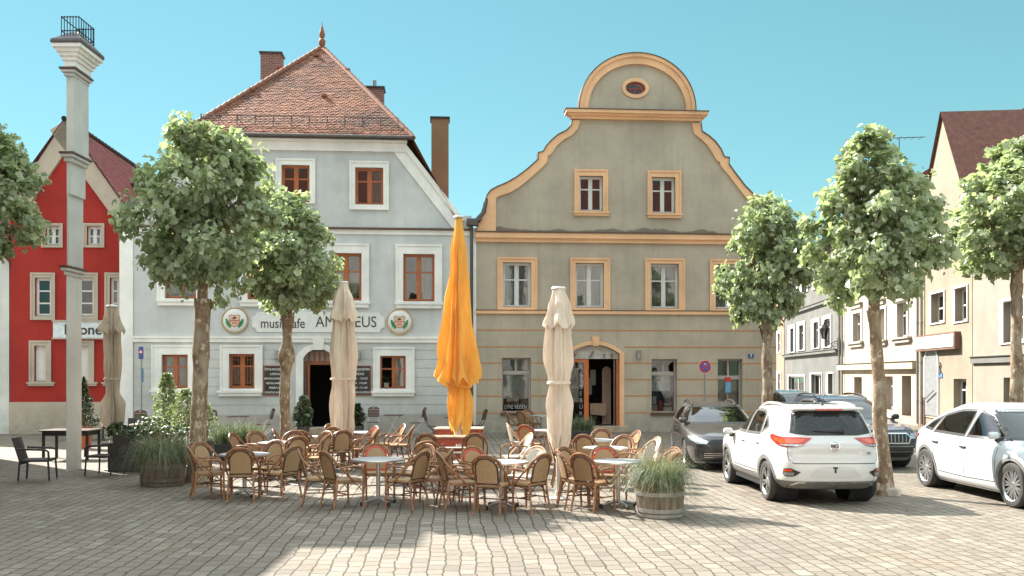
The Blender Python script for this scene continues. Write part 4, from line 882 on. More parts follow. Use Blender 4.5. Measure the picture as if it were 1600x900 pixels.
m = MB(); m.tube([(0, 0, -.3), (0, 0, zat(216, 45)-12.9)], .02, 6); h = zat(216, 45)-12.9
m.tube([(-1.1, 0, h-.02), (1.2, 0, h+.06)], .018, 6)
for i in range(7): m.tube([(-1+i*.33, -.3, h), (-1+i*.33, .3, h)], .01, 5)
an.location.x = xat(1405, 45); m.build('aerial', IRON, an)
# houses across the square, behind the viewpoint: they light the shade and stand in the window reflections
for x, w, hh, mt, lb in ((-19, 17, 13., WHITE, 'white broad'), (-1, 17, 14., WHITE, 'white tall'), (17, 16, 13., WHITE, 'white narrow')):
    R = thing('opposite_house', lb+' red-roofed house across the square, behind the viewpoint', 'house', (x, -15, 0), pi)
    m = MB(); m.box(-w/2, w/2, 0, 9, 0, hh); m.build('wall', mt, R)
    m = MB(); m.add([(-w/2-.3, -.4, hh), (w/2+.3, -.4, hh), (w/2+.3, 5.5, hh+8), (-w/2-.3, 5.5, hh+8), (w/2+.3, 11.4, hh), (-w/2-.3, 11.4, hh)], [(0, 1, 2, 3), (3, 2, 4, 5), (0, 3, 5), (1, 4, 2)]); m.build('roof', ROOFPLAIN, R)
    for i in range(5):
        for z in (1.0, 4.4, 7.6): MB().box(-w/2+1+i*(w-2)/4-.5, -w/2+1+i*(w-2)/4+.5, -.02, .05, z, z+1.7).build('window', DARKROOM, R)
R = thing('left_shade_block', 'unseen tall pale block added outside the left edge to shade the paving', 'house', (-10.35, 19.2, 0), pi)  # unseen building, added to cast the left foreground shade
m = MB(); m.box(0, 9, 0, 16, 0, 8.9); m.build('wall', PALE, R)
m = MB(); m.add([(0, 0, 8.9), (9, 0, 8.9), (9, 16, 8.9), (0, 16, 8.9), (4.5, 4, 10.5), (4.5, 12, 10.5)], [(0, 1, 4), (1, 2, 5, 4), (2, 3, 5), (3, 0, 4, 5)]); m.build('roof', ROOFPLAIN, R)
m = MB(); m.box(2.62, 4.6, -5.0, -3.4, 0, 13.6); m.box(4.6, 9, -5.0, 0, 0, 8.5); m.build('shade_turret', PALE, R)  # unseen turret and wing, shaped for the finger of shade on the paving
# ================================================================ plane trees
BARK = bark(); LEAF = leafmat('plane_leaf', (.18, .22, .115), (.66, .70, .49), .48, .33)
LOBES = [(0, -.5), (.20, -.37), (.43, -.27), (.37, -.05), (.52, .15), (.27, .27), (.0, .56)]
def leaf(mb, p, d, up, s, t):
    "lobed leaf: two folded halves meeting on the midrib"
    d = d.normalized(); side = d.cross(up); side = side.normalized() if side.length > 1e-4 else Vector((1, 0, 0)); n = side.cross(d)
    R_ = [p+side*(x*s)+d*(y*s)+n*(abs(x)*s*.35-max(0, y)*s*.22) for x, y in LOBES]
    L_ = [p-side*(x*s)+d*(y*s)+n*(abs(x)*s*.35-max(0, y)*s*.22) for x, y in LOBES]
    mb.add(R_+L_[1:-1], [(0, 1, 2, 3, 4, 5, 6), (6, 11, 10, 9, 8, 7, 0)], 0, t)
def make_crown(seed, rx, rz, n, low=.0):
    rnd = random.Random(seed); mb = MB(); br = MB()
    clumps = []
    for i in range(140):
        a = rnd.uniform(0, 2*pi); c = rnd.uniform(-1, 1); r = rnd.uniform(.4, 1.0)**.5 if i % 4 else rnd.uniform(.1, .55); s = sqrt(1-c*c)*(1-.24*max(0, c))*(1.06 if c < 0 else 1.06)
        v = Vector((s*cos(a)*r*rx, s*sin(a)*r*rx, c*r*rz)); v *= 1+.13*noise.noise(v*1.6+Vector((seed*3.1, 0, 0)))
        if c < -.5: v.x *= .9; v.y *= .9
        clumps.append((v, rnd.uniform(.18, .36)*rx/1.4, rnd.uniform(.55, 1.1)))
    base = Vector((0, 0, -rz*1.02))
    heads = [Vector((rx*.28*cos(a), rx*.28*sin(a), rz*q)) for a, q in [(rnd.uniform(0, 6.28), rnd.uniform(-.55, .35)) for _ in range(7)]]
    br.tube([base, base+Vector((.02, .03, rz*.5)), Vector((.05, -.04, 0)), Vector((-.02, .05, rz*.45)), Vector((.0, .02, rz*.72))], [.115, .10, .085, .06, .03], 8)
    for h in heads: br.tube([Vector((0, 0, h.z-.35)), (h+Vector((0, 0, h.z-.3)))*.5, h], [.05, .04, .03], 6)
    for v, r, q in clumps:
        h = min(heads, key=lambda x: (x-v).length)
        m_ = (h+v)/2+Vector((rnd.uniform(-.1, .1), rnd.uniform(-.1, .1), rnd.uniform(0, .12))); br.tube([h, m_, v], [.020, .012, .005], 5)
    tot = sum(r**2*q for _, r, q in clumps)
    for v, r, q in clumps:
        k = int(n*r**2*q/tot)
        for _ in range(k):
            g = Vector((rnd.gauss(0, 1), rnd.gauss(0, 1), rnd.gauss(0, .8))); g = g.normalized()*r*rnd.uniform(.25, 1.12)
            p = v+g; out = (p.normalized()*.9+g.normalized()*.6+Vector((0, 0, .25)))
            d = Vector((rnd.gauss(0, .6), rnd.gauss(0, .6), rnd.gauss(-.5, .5)))+out*.55
            up = out*.8+Vector((rnd.gauss(0, .6), rnd.gauss(0, .6), rnd.gauss(.5, .5)))
            leaf(mb, p, d, up, rnd.choice((.065, .085, .10, .115, .13, .15, .18))*1.05, min(1, max(0, rnd.gauss(.45, .25))))
    return mb, br
CROWNS = [(make_crown(3, 1.50, 1.66, 10000), 1.50, 1.66), (make_crown(11, 1.28, 1.45, 8000), 1.28, 1.45), (make_crown(23, 1.20, 1.6, 8400), 1.20, 1.6)]
CR = []
def tree(k, px, Y, zc, label, lean=(0, 0), wr=.17, sc=(1, 1, 1), rz=0., crown_px=None, burl=None):
    X = xat(px, Y); R = thing('plane_tree', label, 'tree', (X, Y, 0), 0, 'plane trees round the square')
    (mb, br), rx, rzz = CROWNS[k]
    cx = (xat(crown_px, Y)-X) if crown_px else lean[0]
    zb = zc-rzz*sc[2]*1.0; pts, rr = [], []; n = 26
    for i in range(n+1):
        t = i/n; z = -.05+(zb+.1)*t; wob = .04*noise.noise(Vector((X*3, Y, z*1.1)))
        pts.append((cx*t+wob, lean[1]*t+.03*noise.noise(Vector((X, z*1.3, 5))), z))
        r = wr*(1.22*exp(-z/.25)*.35+1-.28*t)*(1+.13*noise.noise(Vector((z*2.2, X, 1))))
        if burl: r += sum(a*exp(-((z-b)/w)**2) for b, a, w in burl)
        if t > .9: r *= 1+.6*(t-.9)/.1*.5
        rr.append(r)
    t = MB(); t.tube(pts, rr, 14)
    if burl:
        for b, a, w in burl:
            i = min(n, max(0, int((b+.05)/(zb+.1)*n))); p = Vector(pts[i]); t.lathe([(.001, -a*1.2), (a, -a*.7), (a*1.25, 0), (a*.9, a*.8), (.001, a*1.2)], 9, p+Vector((rr[i]*.55, -.07, 0)))
    TR = t.build('trunk', BARK, R, smooth=60)
    for j, mk in enumerate(((mb, 'crown', LEAF), (br, 'limbs', BARK))):
        key = (k, j); have = [c for c in CR if c[0] == key]
        if have: o = bpy.data.objects.new(mk[1], have[0][1].data); COL.objects.link(o); o.parent = R
        else: o = mk[0].build(mk[1], mk[2], R, smooth=60 if j else None, recalc=bool(j)); CR.append((key, o))
        o.location = (cx, lean[1], zc); o.rotation_euler = (0, 0, rz); o.scale = sc
    return R
tree(0, 309, 18.9, 5.30, 'large plane tree left of centre behind the left barrel planter', wr=.175, crown_px=316, sc=(.93, .93, 1.05), burl=((2.55, .035, .2), (3.0, .02, .3)))
tree(1, 443, 22.7, 4.90, 'slim plane tree with knobbly pale trunk before the pub signboard', wr=.14, crown_px=449, sc=(.97, .97, .97), burl=((2.55, .09, .22), (3.4, .03, .3)))
tree(1, 1199, 27.5, 5.2, 'plane tree at the right corner of the olive house', wr=.18, rz=2.4, sc=(1.03, 1.03, 1.28), crown_px=1198)
tree(2, 1383, 16.9, 4.78, 'tall plane tree with leaning flaky trunk between white and dark cars', wr=.135, crown_px=1369, sc=(.92, .92, .98), lean=(-.17, .1))
tree(0, -34, 20.2, 5.8, 'plane tree cut by the left edge beside the pale house', rz=1.3, sc=(.9, .9, .9))
tree(2, 1588, 24., 6.1, 'plane tree cut by the right edge before the beige house', rz=4., sc=(1.25, 1.25, 1.1))
# stones at the foot of the right tree
for (px, py), s, lb in (((1385, 774), (.22, .18, .22), 'pale block stone at the foot of the leaning plane tree'), ((1399, 776), (.16, .12, .14), 'small pale wedge stone right of the tree-foot block'), ((297, 748), (.2, .16, .26), 'pale stone block between left barrel planter and big tree')):
    X, Y = gpos(px, py); m = MB(); m.rbox(-s[0]/2, s[0]/2, -s[1], s[1], -.02, s[2], .03); o = m.build('stone_block', KERBSTONE, None, loc=(X, Y+.1, 0), rot=(.05, .04, px)); tag(o, lb, 'stone')
# ================================================================ closed parasols
def parasol(px, py, label, ztop, prof, hem, mat, n=8, seg=168, flap=None, strap=None, poler=.045, polemat=None, seed=1, group='closed parasols', base=True, lean=0., inner=None):
    X, Y = gpos(px, py); R = thing('parasol', label, 'parasol', (X, Y, 0), 0, group); rnd = random.Random(seed)
    ph = [rnd.uniform(-.25, .25) for _ in range(n)]; am = [rnd.uniform(.75, 1.2) for _ in range(n)]
    def skin(prof, zt, zhem, drop, fold, rows=44, tw=0., push=0.):
        nonlocal n
        vs, fs = [], []; z0w = 1.6
        for i in range(rows+1):
            t = i/rows
            for k in range(seg):
                a = 2*pi*k/seg; q = (a+.30*sin(2*a+seed)+.16*sin(5*a-seed+z0w*t))*n/(2*pi)+n; j = int(q) % n; fr_ = q-int(q)
                tip = abs(fr_-.5)*2                       # 1 at the rib, 0 in the fold
                zh = zhem+drop*(1-tip)*am[j]*.8+drop*.35*ph[j]
                z = zt+(zh-zt)*t
                r = 0
                for (t0, r0), (t1, r1) in zip(prof[:-1], prof[1:]):
                    if t0 <= t <= t1: u_ = (t-t0)/(t1-t0); u_ = u_*u_*(3-2*u_); r = r0+(r1-r0)*u_; break
                f = fold*min(1, t*4); s_ = 1-f+f*(tip**.8)
                wv = .07*sin(3*a+z*2.1+seed)+.06*sin(7*a-z*3.3+seed*2)+.045*noise.noise(Vector((cos(a)*3, sin(a)*3, z*1.4+seed)))*2
                rr = (r*(s_+wv*min(1, t*3)) + push)*(1+.10*am[j]*t-.1*t)
                aa = a+tw*t+.10*ph[j]*t*sin(z*2)
                vs.append((rr*cos(aa)+lean*(zt-z), rr*sin(aa), z))
        for i in range(rows):
            for k in range(seg): fs.append((i*seg+k, i*seg+(k+1) % seg, (i+1)*seg+(k+1) % seg, (i+1)*seg+k))
        m = MB(); m.add(vs, fs); return m
    C = skin(prof, ztop-.05, hem[0], hem[1], hem[2], tw=.25).build('canopy', mat, R, smooth=70, recalc=False)
    if flap: skin(flap[0], ztop-.03, flap[1], flap[2], .25, 18, push=.012).build('vent_flap', mat, R, smooth=70, recalc=False)
    if inner:
        n0, n = n, inner[5]; ph += ph; am += am
        skin(inner[0], inner[1], inner[2], inner[3], inner[4], 22, tw=-.3).build('inner_folds', mat, R, smooth=70, recalc=False); n = n0
    if strap:
        z, r = strap; m = MB(); m.lathe([(r, -.025), (r+.012, -.02), (r+.012, .02), (r, .025)], 30, (lean*(ztop-z), 0, z), caps=False); m.build('strap', mat if polemat is None else mat, R, smooth=50)
    m = MB(); m.tube([(0, 0, .02), (0, 0, ztop-.06)], poler, 14); m.build('pole', polemat or POLE, R, smooth=40)
    m = MB(); m.lathe([(.02, ztop+.03), (.11, ztop+.02), (.13, ztop-.01), (.12, ztop-.03), (.03, ztop-.045)], 20); m.build('cap', polemat or POLE, R, smooth=40)
    if base:
        m = MB(); m.lathe([(.001, .006), (.17, .006), (.17, .03), (.07, .05), (.06, .14), (.001, .14)], 20); m.build('base', polemat or POLE, R, smooth=40)
    return R
POLE = plain('pole_white', (.62, .60, .56), .35, .2, var=.05)
CREAMCLOTH = fabric('cream_cloth', (.80, .68, .56)); TAUPE = fabric('taupe_cloth', (.56, .46, .36), .25); ORANGECLOTH = fabric('orange_cloth', (.97, .54, .12), .4)
OP = parasol(717, 724, 'tall closed orange parasol rising between the picnic tables', zat(339, 22.9), [(0, .09), (.25, .22), (.64, .39), (.88, .53), (1, .66)], (zat(588, 22.9), -.30, .42), ORANGECLOTH, 10, seed=4, poler=.07,
    inner=([(0, .28), (.25, .33), (.38, .27), (.7, .34), (1, .29)], zat(560, 22.9), zat(655, 22.9), -.55, .45, 7), strap=(zat(604, 22.9), .31))
parasol(536, 727, 'closed cream parasol in front of the pub doorway', zat(441, 22.4), [(0, .10), (.18, .26), (.5, .33), (.62, .30), (.70, .28), (.82, .33), (1, .30)], (.95, -.42, .50), CREAMCLOTH, 8, flap=([(0, .11), (.5, .24), (1, .34)], zat(497, 22.4), -.12), strap=(zat(592, 22.4), .285), seed=2)
parasol(873, 780, 'closed cream parasol with white pole in front of the travel shop', zat(450, 16.3), [(0, .09), (.2, .22), (.5, .25), (.6, .2), (.66, .17), (.8, .25), (1, .20)], (1.15, -.45, .52), CREAMCLOTH, 8, flap=([(0, .10), (.5, .18), (1, .26)], zat(505, 16.3), -.14), strap=(zat(598, 16.3), .19), seed=6)
parasol(175, 735, 'closed taupe parasol before the red inn and white pilaster', zat(478, 21.2), [(0, .08), (.16, .2), (.5, .21), (.7, .16), (.74, .15), (.86, .29), (1, .30)], (1.1, -.25, .48), TAUPE, 8, flap=([(0, .09), (.5, .17), (1, .27)], zat(515, 21.2), -.16), strap=(zat(592, 21.2), .16), seed=8)
# ================================================================ rattan chairs
RATTAN = wood('rattan_cane', (.36, .16, .066), (.15, .062, .028), .38, (9, 9, 9)); DARKCANE = wood('dark_cane', (.105, .045, .024), (.05, .022, .014), .4, (8, 8, 8))
REDBAND = plain('red_band', (.62, .045, .02), .45); WHITECANE = plain('white_cane', (.60, .55, .48), .45)
PALECANE = wood('pale_cane', (.58, .42, .27), (.36, .22, .12), .4, (9, 9, 9))
WEAVE = weave('cream_weave', (.46, .29, .15), (.085, .04, .022)); WEAVEDARK = weave('tan_weave', (.34, .20, .10), (.075, .035, .02)); WEAVEWHITE = weave('white_weave', (.68, .64, .56), (.07, .05, .04))
def uvmesh(o, fn):
    l = o.data.uv_layers.new(name='UVMap')
    for lp in o.data.loops: l.data[lp.index].uv = fn(o.data.vertices[lp.vertex_index].co)
def smooth_path(P, k=4):
    P = [Vector(p) for p in P]; out = []
    for i in range(len(P)-1):
        a, b, c, d = P[max(0, i-1)], P[i], P[i+1], P[min(len(P)-1, i+2)]
        for j in range(k):
            t = j/k; out.append(.5*((2*b)+(c-a)*t+(2*a-5*b+4*c-d)*t*t+(3*b-a-3*c+d)*t**3))
    return out+[P[-1]]
CH = {}
def chair_proto(kind):
    "rattan bistro armchair facing +x: seat, backrest, rim, hoop, arms, legs, stretchers"
    weav = {'red': WEAVE, 'white': WEAVEWHITE, 'plain': WEAVE, 'dark': WEAVEDARK}[kind]; rim = {'red': REDBAND, 'white': WHITECANE, 'plain': DARKCANE, 'dark': DARKCANE}[kind]
    cane = PALECANE if kind == 'white' else RATTAN
    R = thing('rattan_armchair', 'proto', 'chair', (0, 0, -50), 0, 'rattan armchairs round the cafe tables')
    if 'plain' in CH:                                     # same shapes, other colours
        for c in CH['plain'].children:
            d = c.copy(); d.data = c.data.copy(); COL.objects.link(d); d.parent = R; nm = c.name.split('.')[0]
            d.data.materials[0] = weav if nm in ('seat', 'backrest') else rim if nm == 'back_rim' else (cane if nm == 'back_frame' or kind != 'white' else RATTAN)
        CH[kind] = R; return R
    def bk(y, z):                                         # the leaning back surface, slightly dished
        return Vector((-.19-(z-.45)*.24-.035*(1-(y/.2)**2), y, z))
    m = MB(); pts = [(.24, -.20), (.24, .20), (.20, .235), (-.16, .205), (-.20, .17), (-.20, -.17), (-.16, -.205), (.20, -.235)]
    m.prism(pts, .425, .458, lambda a, b, d: (a, b, d)); o = m.build('seat', weav, R); uvmesh(o, lambda c: (c.x, c.y+c.z))
    prof = lambda z: .175 if z < .70 else .175*sqrt(max(0, 1-((z-.70)/.165)**2))
    zs = [.485+.215*i/6 for i in range(7)]+[.70+.165*sin(pi/2*i/7) for i in range(1, 8)]
    m = MB(); vs, fs = [], []; nc = 8
    for d in (-.009, .009):
        for z in zs:
            for k in range(nc+1):
                y = prof(z)*(2*k/nc-1); vs.append(bk(y, z)+Vector((d, 0, 0)))
    L = len(zs)*(nc+1)
    for s_ in (0, L):
        for i in range(len(zs)-1):
            for k in range(nc): q = s_+i*(nc+1)+k; fs.append((q, q+1, q+nc+2, q+nc+1))
    m.add(vs, fs); o = m.build('backrest', weav, R, smooth=50, recalc=False); uvmesh(o, lambda c: (c.y, c.z))
    out = [bk(-.175, .475)]+[bk(-prof(z), z) for z in zs[1:-1]]+[bk(0, zs[-1])]+[bk(prof(z), z) for z in zs[1:-1][::-1]]+[bk(.175, .475)]
    m = MB(); m.tube(out, .017, 6, closed=True); m.build('back_rim', rim, R, smooth=50)
    hoop = smooth_path([(.06, -.255, .44), (-.06, -.262, .56), (-.20, -.250, .70), (-.285, -.20, .825), (-.325, -.10, .892), (-.335, 0, .91), (-.325, .10, .892), (-.285, .20, .825), (-.20, .250, .70), (-.06, .262, .56), (.06, .255, .44)])
    m = MB(); m.tube(hoop, .0165, 7); m.tube([tuple(Vector(p)+Vector((.012, -p[1]*.08, -.028))) for p in hoop[10:-10]], .013, 6)
    for s_ in (-1, 1):
        m.tube([bk(s_*.175, .78), Vector((-.25, s_*.235, .76))], .016, 5); m.tube([bk(s_*.175, .48), (-.19, s_*.19, .43)], .015, 5)
    m.build('back_frame', cane, R, smooth=50)
    for s_ in (-1, 1):
        arm = smooth_path([(-.15, s_*.256, .655), (0, s_*.275, .672), (.14, s_*.275, .668), (.215, s_*.265, .63), (.24, s_*.25, .55), (.245, s_*.24, .44)])
        m = MB(); m.tube(arm, .0165, 7); m.build('armrest', cane, R, smooth=50)
        m = MB(); m.tube([(.245, s_*.24, .47), (.245, s_*.237, .25), (.255, s_*.235, .0)], [.018, .018, .016], 7); m.tube([(.24, s_*.238, .40), (.14, s_*.225, .30), (.14, s_*.22, .30)], .009, 5); m.build('leg', RATTAN, R, smooth=50)
        m = MB(); m.tube([(-.19, s_*.195, .47), (-.215, s_*.205, .25), (-.27, s_*.215, .0)], [.018, .018, .016], 7); m.build('leg', RATTAN, R, smooth=50)
    m = MB(); z = .225
    for s_ in (-1, 1):
        m.tube([(.248, s_*.236, z), (-.22, s_*.206, z)], .010, 6)
        m.tube(smooth_path([(.245, s_*.236, .26), (.14, s_*.228, .37), (.0, s_*.22, .41), (-.1, s_*.213, .37), (-.205, s_*.20, .26)], 3), .008, 5)
    m.tube([(.0, -.222, z), (.0, .222, z)], .010, 6)
    m.tube(smooth_path([(-.21, -.2, .26), (-.195, -.1, .38), (-.19, 0, .41), (-.195, .1, .38), (-.21, .2, .26)], 3), .008, 5)
    m.tube([(.24, -.22, .418), (.24, .22, .418), (-.19, .19, .418), (-.19, -.19, .418)], .013, 6, closed=True); m.build('stretcher', DARKCANE, R, smooth=50)
    CH[kind] = R; return R
for kd in ('plain', 'red', 'white', 'dark'): chair_proto(kd)
used_kind = set()
def put_chair(kind, x, y, ang, label):
    if kind not in used_kind:
        used_kind.add(kind); R = CH[kind]; R.location = (x, y, 0); R.rotation_euler = (0, 0, ang); R['label'] = label
    else: R = dup(CH[kind], (x, y, 0), ang, label)
    return R
TABLETOP = plain('table_top_grey', (.33, .33, .33), .5, .05, var=.1); STEEL = plain('table_steel', (.50, .48, .45), .3, .8); PAD = plain('black_pad', (.025, .02, .018), .6)
TAB = []
def cafe_table(px, py, label, r=.43, rz=.4, X=None, Y=None):
    if Y is None: Y = F*(EYE-.74)/(py-HZ); X = xat(px, Y)
    if TAB: return X, Y, dup(TAB[0], (X, Y, 0), rz, label)
    R = thing('cafe_table', label, 'table', (X, Y, 0), rz, 'round cafe tables'); TAB.append(R)
    m = MB(); m.lathe([(.001, .715), (r-.02, .715), (r-.004, .722), (r-.004, .739), (r-.02, .744), (.001, .744)], 48); T = m.build('tabletop', TABLETOP, R, smooth=35)
    m = MB(); m.lathe([(r-.012, .712), (r+.004, .714), (r+.006, .73), (r+.004, .742), (r-.006, .7455)], 48, caps=False); m.build('rim', STEEL, T, smooth=35)
    m = MB(); m.tube([(0, 0, .08), (0, 0, .715)], .034, 12); m.lathe([(.001, .69), (.16, .70), (.16, .7149), (.001, .7149)], 16); m.build('column', STEEL, R, smooth=40)
    m = MB()
    for a in range(4): m.tube([(0, 0, .10), (.30*cos(a*pi/2), .30*sin(a*pi/2), .045)], [.03, .02], 8)
    m.build('base', STEEL, R, smooth=40)
    for a in range(4):
        m = MB(); m.lathe([(.02, 0), (.032, .005), (.032, .05), (.015, .065)], 10, (.31*cos(a*pi/2), .31*sin(a*pi/2), 0)); m.build('foot', PAD, R, smooth=40)
    return X, Y, R
NAMES = ['right side', 'far right side', 'far side, right of centre', 'far side', 'far side, left of centre', 'far left side', 'left side', 'near left side', 'near side, left of centre', 'near side', 'near side, right of centre', 'near right side']
KINDW = {'plain': 'rattan armchair', 'red': 'red-rimmed rattan armchair', 'white': 'white-caned rattan armchair', 'dark': 'dark-rimmed tan rattan armchair'}
SEATS = [
 (382, 709, 'front round table below the large left tree', 'front table below the large tree', [(205, 'dark', .62), (158, 'plain', .70), (283, 'plain', .62), (72, 'plain', .66), (335, 'plain', .80)]),
 (437, 691, 'round table behind the front one, under the slim tree', 'table under the slim tree', [(165, 'dark', .75), (128, 'dark', .8), (85, 'dark', .72), (45, 'plain', .85), (305, 'plain', .7), (345, 'plain', .75)]),
 (507, 681, 'round table in front of the pub doorway', 'table before the pub doorway', [(250, 'plain', .7), (195, 'plain', .8), (305, 'plain', .7), (85, 'plain', .8), (40, 'red', 1.0), (5, 'dark', .9)]),
 (566, 675, 'round table behind the left cream parasol', 'table behind the left cream parasol', [(20, 'plain', .7), (350, 'plain', .95), (240, 'plain', .75), (150, 'plain', .7)]),
 (591, 717, 'grey front round table between left cream and orange parasols', 'front table left of orange parasol', [(218, 'dark', .66), (188, 'plain', .95), (322, 'plain', .66), (352, 'dark', .9), (98, 'red', .72), (52, 'plain', .85)]),
 (784, 721, 'front round table right of the orange parasol', 'front table right of orange parasol', [(258, 'plain', .62), (200, 'dark', .72), (318, 'plain', .56), (58, 'white', .72), (122, 'red', .66), (150, 'plain', .85)]),
 (966, 720, 'front round table beside the right barrel planter', 'front table beside the right barrel', [(222, 'dark', .60), (185, 'plain', .66), (145, 'plain', .75), (98, 'red', .66), (28, 'plain', .8), (330, 'plain', .7)]),
 (946, 699, 'round table in the second row behind the right barrel', 'second table behind the right barrel', [(180, 'plain', .75), (325, 'white', .66), (15, 'white', .75), (65, 'plain', .7)]),
 (929, 687, 'round table in the third row nearest the shop door', 'third table nearest the shop door', [(195, 'plain', .7), (255, 'plain', .75), (20, 'plain', .7), (130, 'red', .75), (75, 'plain', .8)]),
 (856, 672, 'round table hidden behind the right cream parasol', 'table behind the right cream parasol', [(190, 'white', .7), (235, 'red', .75)]),
 (846, 649, 'round table under the travel shop window', 'table under the travel shop window', [(185, 'dark', .9), (222, 'dark', .68), (120, 'dark', .62)])]
for px, py, tl, ph, chs in SEATS:
    X, Y, T = cafe_table(px, py, tl, rz=random.uniform(0, 1.5)); seen = set()
    for a, kd, d in chs:
        k = int(((a+15) % 360)//30); nm = NAMES[k]
        lab = '%s, %s of %s' % (KINDW[kd], nm.replace(',', ''), ph)
        if lab in seen: lab = 'outer '+lab
        seen.add(lab); t = radians(a)
        put_chair(kd, X+d*cos(t), Y+d*sin(t), t+pi+random.uniform(-.16, .16), lab)
for px, py, ang, kd, lb in ((667, 765, 96, 'plain', 'rattan armchair before the picnic table, the nearer of two in line'), (671, 745, 84, 'plain', 'rattan armchair before the picnic table, the farther of two in line'),
                            (742, 744, 92, 'plain', 'rattan armchair seen from behind at the right end of the picnic table'), (806, 747, 200, 'white', 'pale-caned armchair turned sideways right of the picnic table')):
    x, y = gpos(px, py); put_chair(kd, x, y, radians(ang), lb)
# ================================================================ picnic tables
REDPAINT = plain('red_brown_paint', (.36, .06, .03), .5, var=.25, scale=3); PLANK = wood('weathered_plank', (.36, .22, .13), (.22, .12, .07), .7, (2, 20, 20)); PLANKLIGHT = wood('pale_plank', (.55, .46, .37), (.40, .32, .25), .75, (2, 20, 20))
def picnic(x, y, rz, label, plankm):
    R = thing('picnic_table', label, 'picnic table', (x, y, 0), rz, 'picnic tables round the orange parasol'); L = .62
    m = MB()
    for i in range(6): m.rbox(-L, L, -.36+i*.122, -.36+i*.122+.112, .72, .755, .006)
    m.build('tabletop', plankm, R)
    m = MB(); m.box(-L+.03, L-.03, -.33, -.29, .60, .72); m.box(-L+.03, L-.03, .29, .33, .60, .72); m.build('apron', REDPAINT, R)
    for s in (-1, 1):
        m = MB()
        for i in range(2): m.rbox(-L, L, s*.66+i*.135-.13, s*.66+i*.135-.005, .42, .452, .006)
        b = m.build('bench', PLANKLIGHT, R); m = MB(); m.box(-L+.06, L-.06, s*.66-.11, s*.66-.07, .31, .42); m.build('bench_rail', REDPAINT, b)  # sunlight on the benches put into the paler plank colour
    for s in (-1, 1):
        m = MB(); x0 = s*(L-.12)
        m.bar((x0, -.62, .0), (x0, -.2, .71), .045, .09); m.bar((x0, .62, .0), (x0, .2, .71), .045, .09); m.box(x0+.024, x0+.06, -.70, .70, .33, .42); m.box(x0-.06, x0-.024, -.33, .33, .62, .71); m.build('trestle', REDPAINT, R)
Y1 = 21.3; picnic(xat(710, Y1), Y1, .02, 'red-framed picnic table in front of the orange parasol', PLANK)
Y2 = 24.7; picnic(xat(718, Y2), Y2, -.03, 'red-framed picnic table with pale top behind the orange parasol', PLANKLIGHT)
# ================================================================ folding chairs and tables by the pub wall
SLAT = wood('dark_slat', (.12, .05, .035), (.06, .028, .02), .5, (3, 30, 30)); FOLDMETAL = plain('fold_frame_white', (.58, .55, .52), .4, .4); FOLDDARK = plain('fold_frame_dark', (.06, .045, .04), .4, .5)
FC = {}
def folding(px, py, ang, label, dark=False):
    x, y = gpos(px, py); key = dark; a = radians(ang)
    if key in FC: return dup(FC[key], (x, y, 0), a, label)
    R = thing('folding_chair', label, 'chair', (x, y, 0), a, 'folding bistro chairs by the pub wall'); FC[key] = R; fm = FOLDDARK if dark else FOLDMETAL
    m = MB()
    for i in range(7): m.rbox(-.19+i*.055, -.19+i*.055+.045, -.2, .2, .44, .458, .004)
    m.build('seat', SLAT, R)
    m = MB()
    B = lambda z: -.20-(z-.45)*.25
    for i in range(5): z = .63+i*.05; m.rbox(B(z)-.006, B(z)+.008, -.2, .2, z, z+.043, .004)
    pts = [(-.2, .885), (.2, .885), (.2, .92), (.13, .97), (.0, .99), (-.13, .97), (-.2, .92)]
    hole = [(.045*cos(i*pi/4), .94+.018*sin(i*pi/4)) for i in range(8)]
    m.prism(pts, -.006, .008, lambda p, q, d: (B(q)+d, p, q), 0, [hole]); m.build('backrest', SLAT, R)
    m = MB()
    for s in (-1, 1):
        m.tube(smooth_path([(B(.97)-.012, s*.185, .96), (B(.6)-.012, s*.185, .6), (-.14, s*.185, .44), (.08, s*.185, .2), (.2, s*.185, 0)], 3), .010, 6); m.tube(smooth_path([(.2, s*.165, .43), (.08, s*.165, .28), (-.1, s*.165, .14), (-.24, s*.165, 0)], 3), .010, 6)
    m.tube([(.17, -.185, .06), (.17, .185, .06)], .008, 5); m.tube([(-.2, -.165, .06), (-.2, .165, .06)], .008, 5); m.build('frame', fm, R, smooth=50)
    return R
for px, py, ang, lb, dk in ((222, 690, -60, 'brown folding chair by the tall flowering shrub', False), (336, 688, -50, 'brown folding chair behind the large tree trunk', False), (412, 684, 175, 'brown folding chair edge-on, left of the slim tree', False), (583, 680, -85, 'brown folding chair facing out left of the pub wall table', False),
                           (650, 681, 200, 'brown folding chair right of the pub wall table', False), (678, 688, 15, 'dark folding chair left of the orange parasol tip', True), (744, 686, 165, 'dark folding chair right of the orange parasol tip', True)): folding(px, py, ang, lb, dk)
def folding_table(px, py, label, w=.62, fm=FOLDMETAL):
    x, y = gpos(px, py); R = thing('folding_table', label, 'table', (x, y, 0), 0, 'folding tables by the pub wall')
    m = MB()
    for i in range(6): m.rbox(-w/2, w/2, -.3+i*.1, -.3+i*.1+.09, .73, .75, .004)
    m.build('tabletop', SLAT, R); m = MB()
    for s in (-.26, .26):
        m.tube([(-w*.42, s, 0), (w*.34, s, .73)], .012, 6); m.tube([(w*.42, s*.92, 0), (-w*.34, s*.92, .73)], .012, 6)
    m.tube([(-w*.42, -.26, .01), (-w*.42, .26, .01)], .01, 5); m.tube([(w*.42, -.24, .01), (w*.42, .24, .01)], .01, 5); m.build('frame', fm, R, smooth=50)
folding_table(372, 686, 'folding slatted table between the trees by the pub wall'); folding_table(615, 683, 'folding slatted table below the open pub window'); folding_table(712, 688, 'folding slatted table hidden by the orange parasol', .7, FOLDDARK)
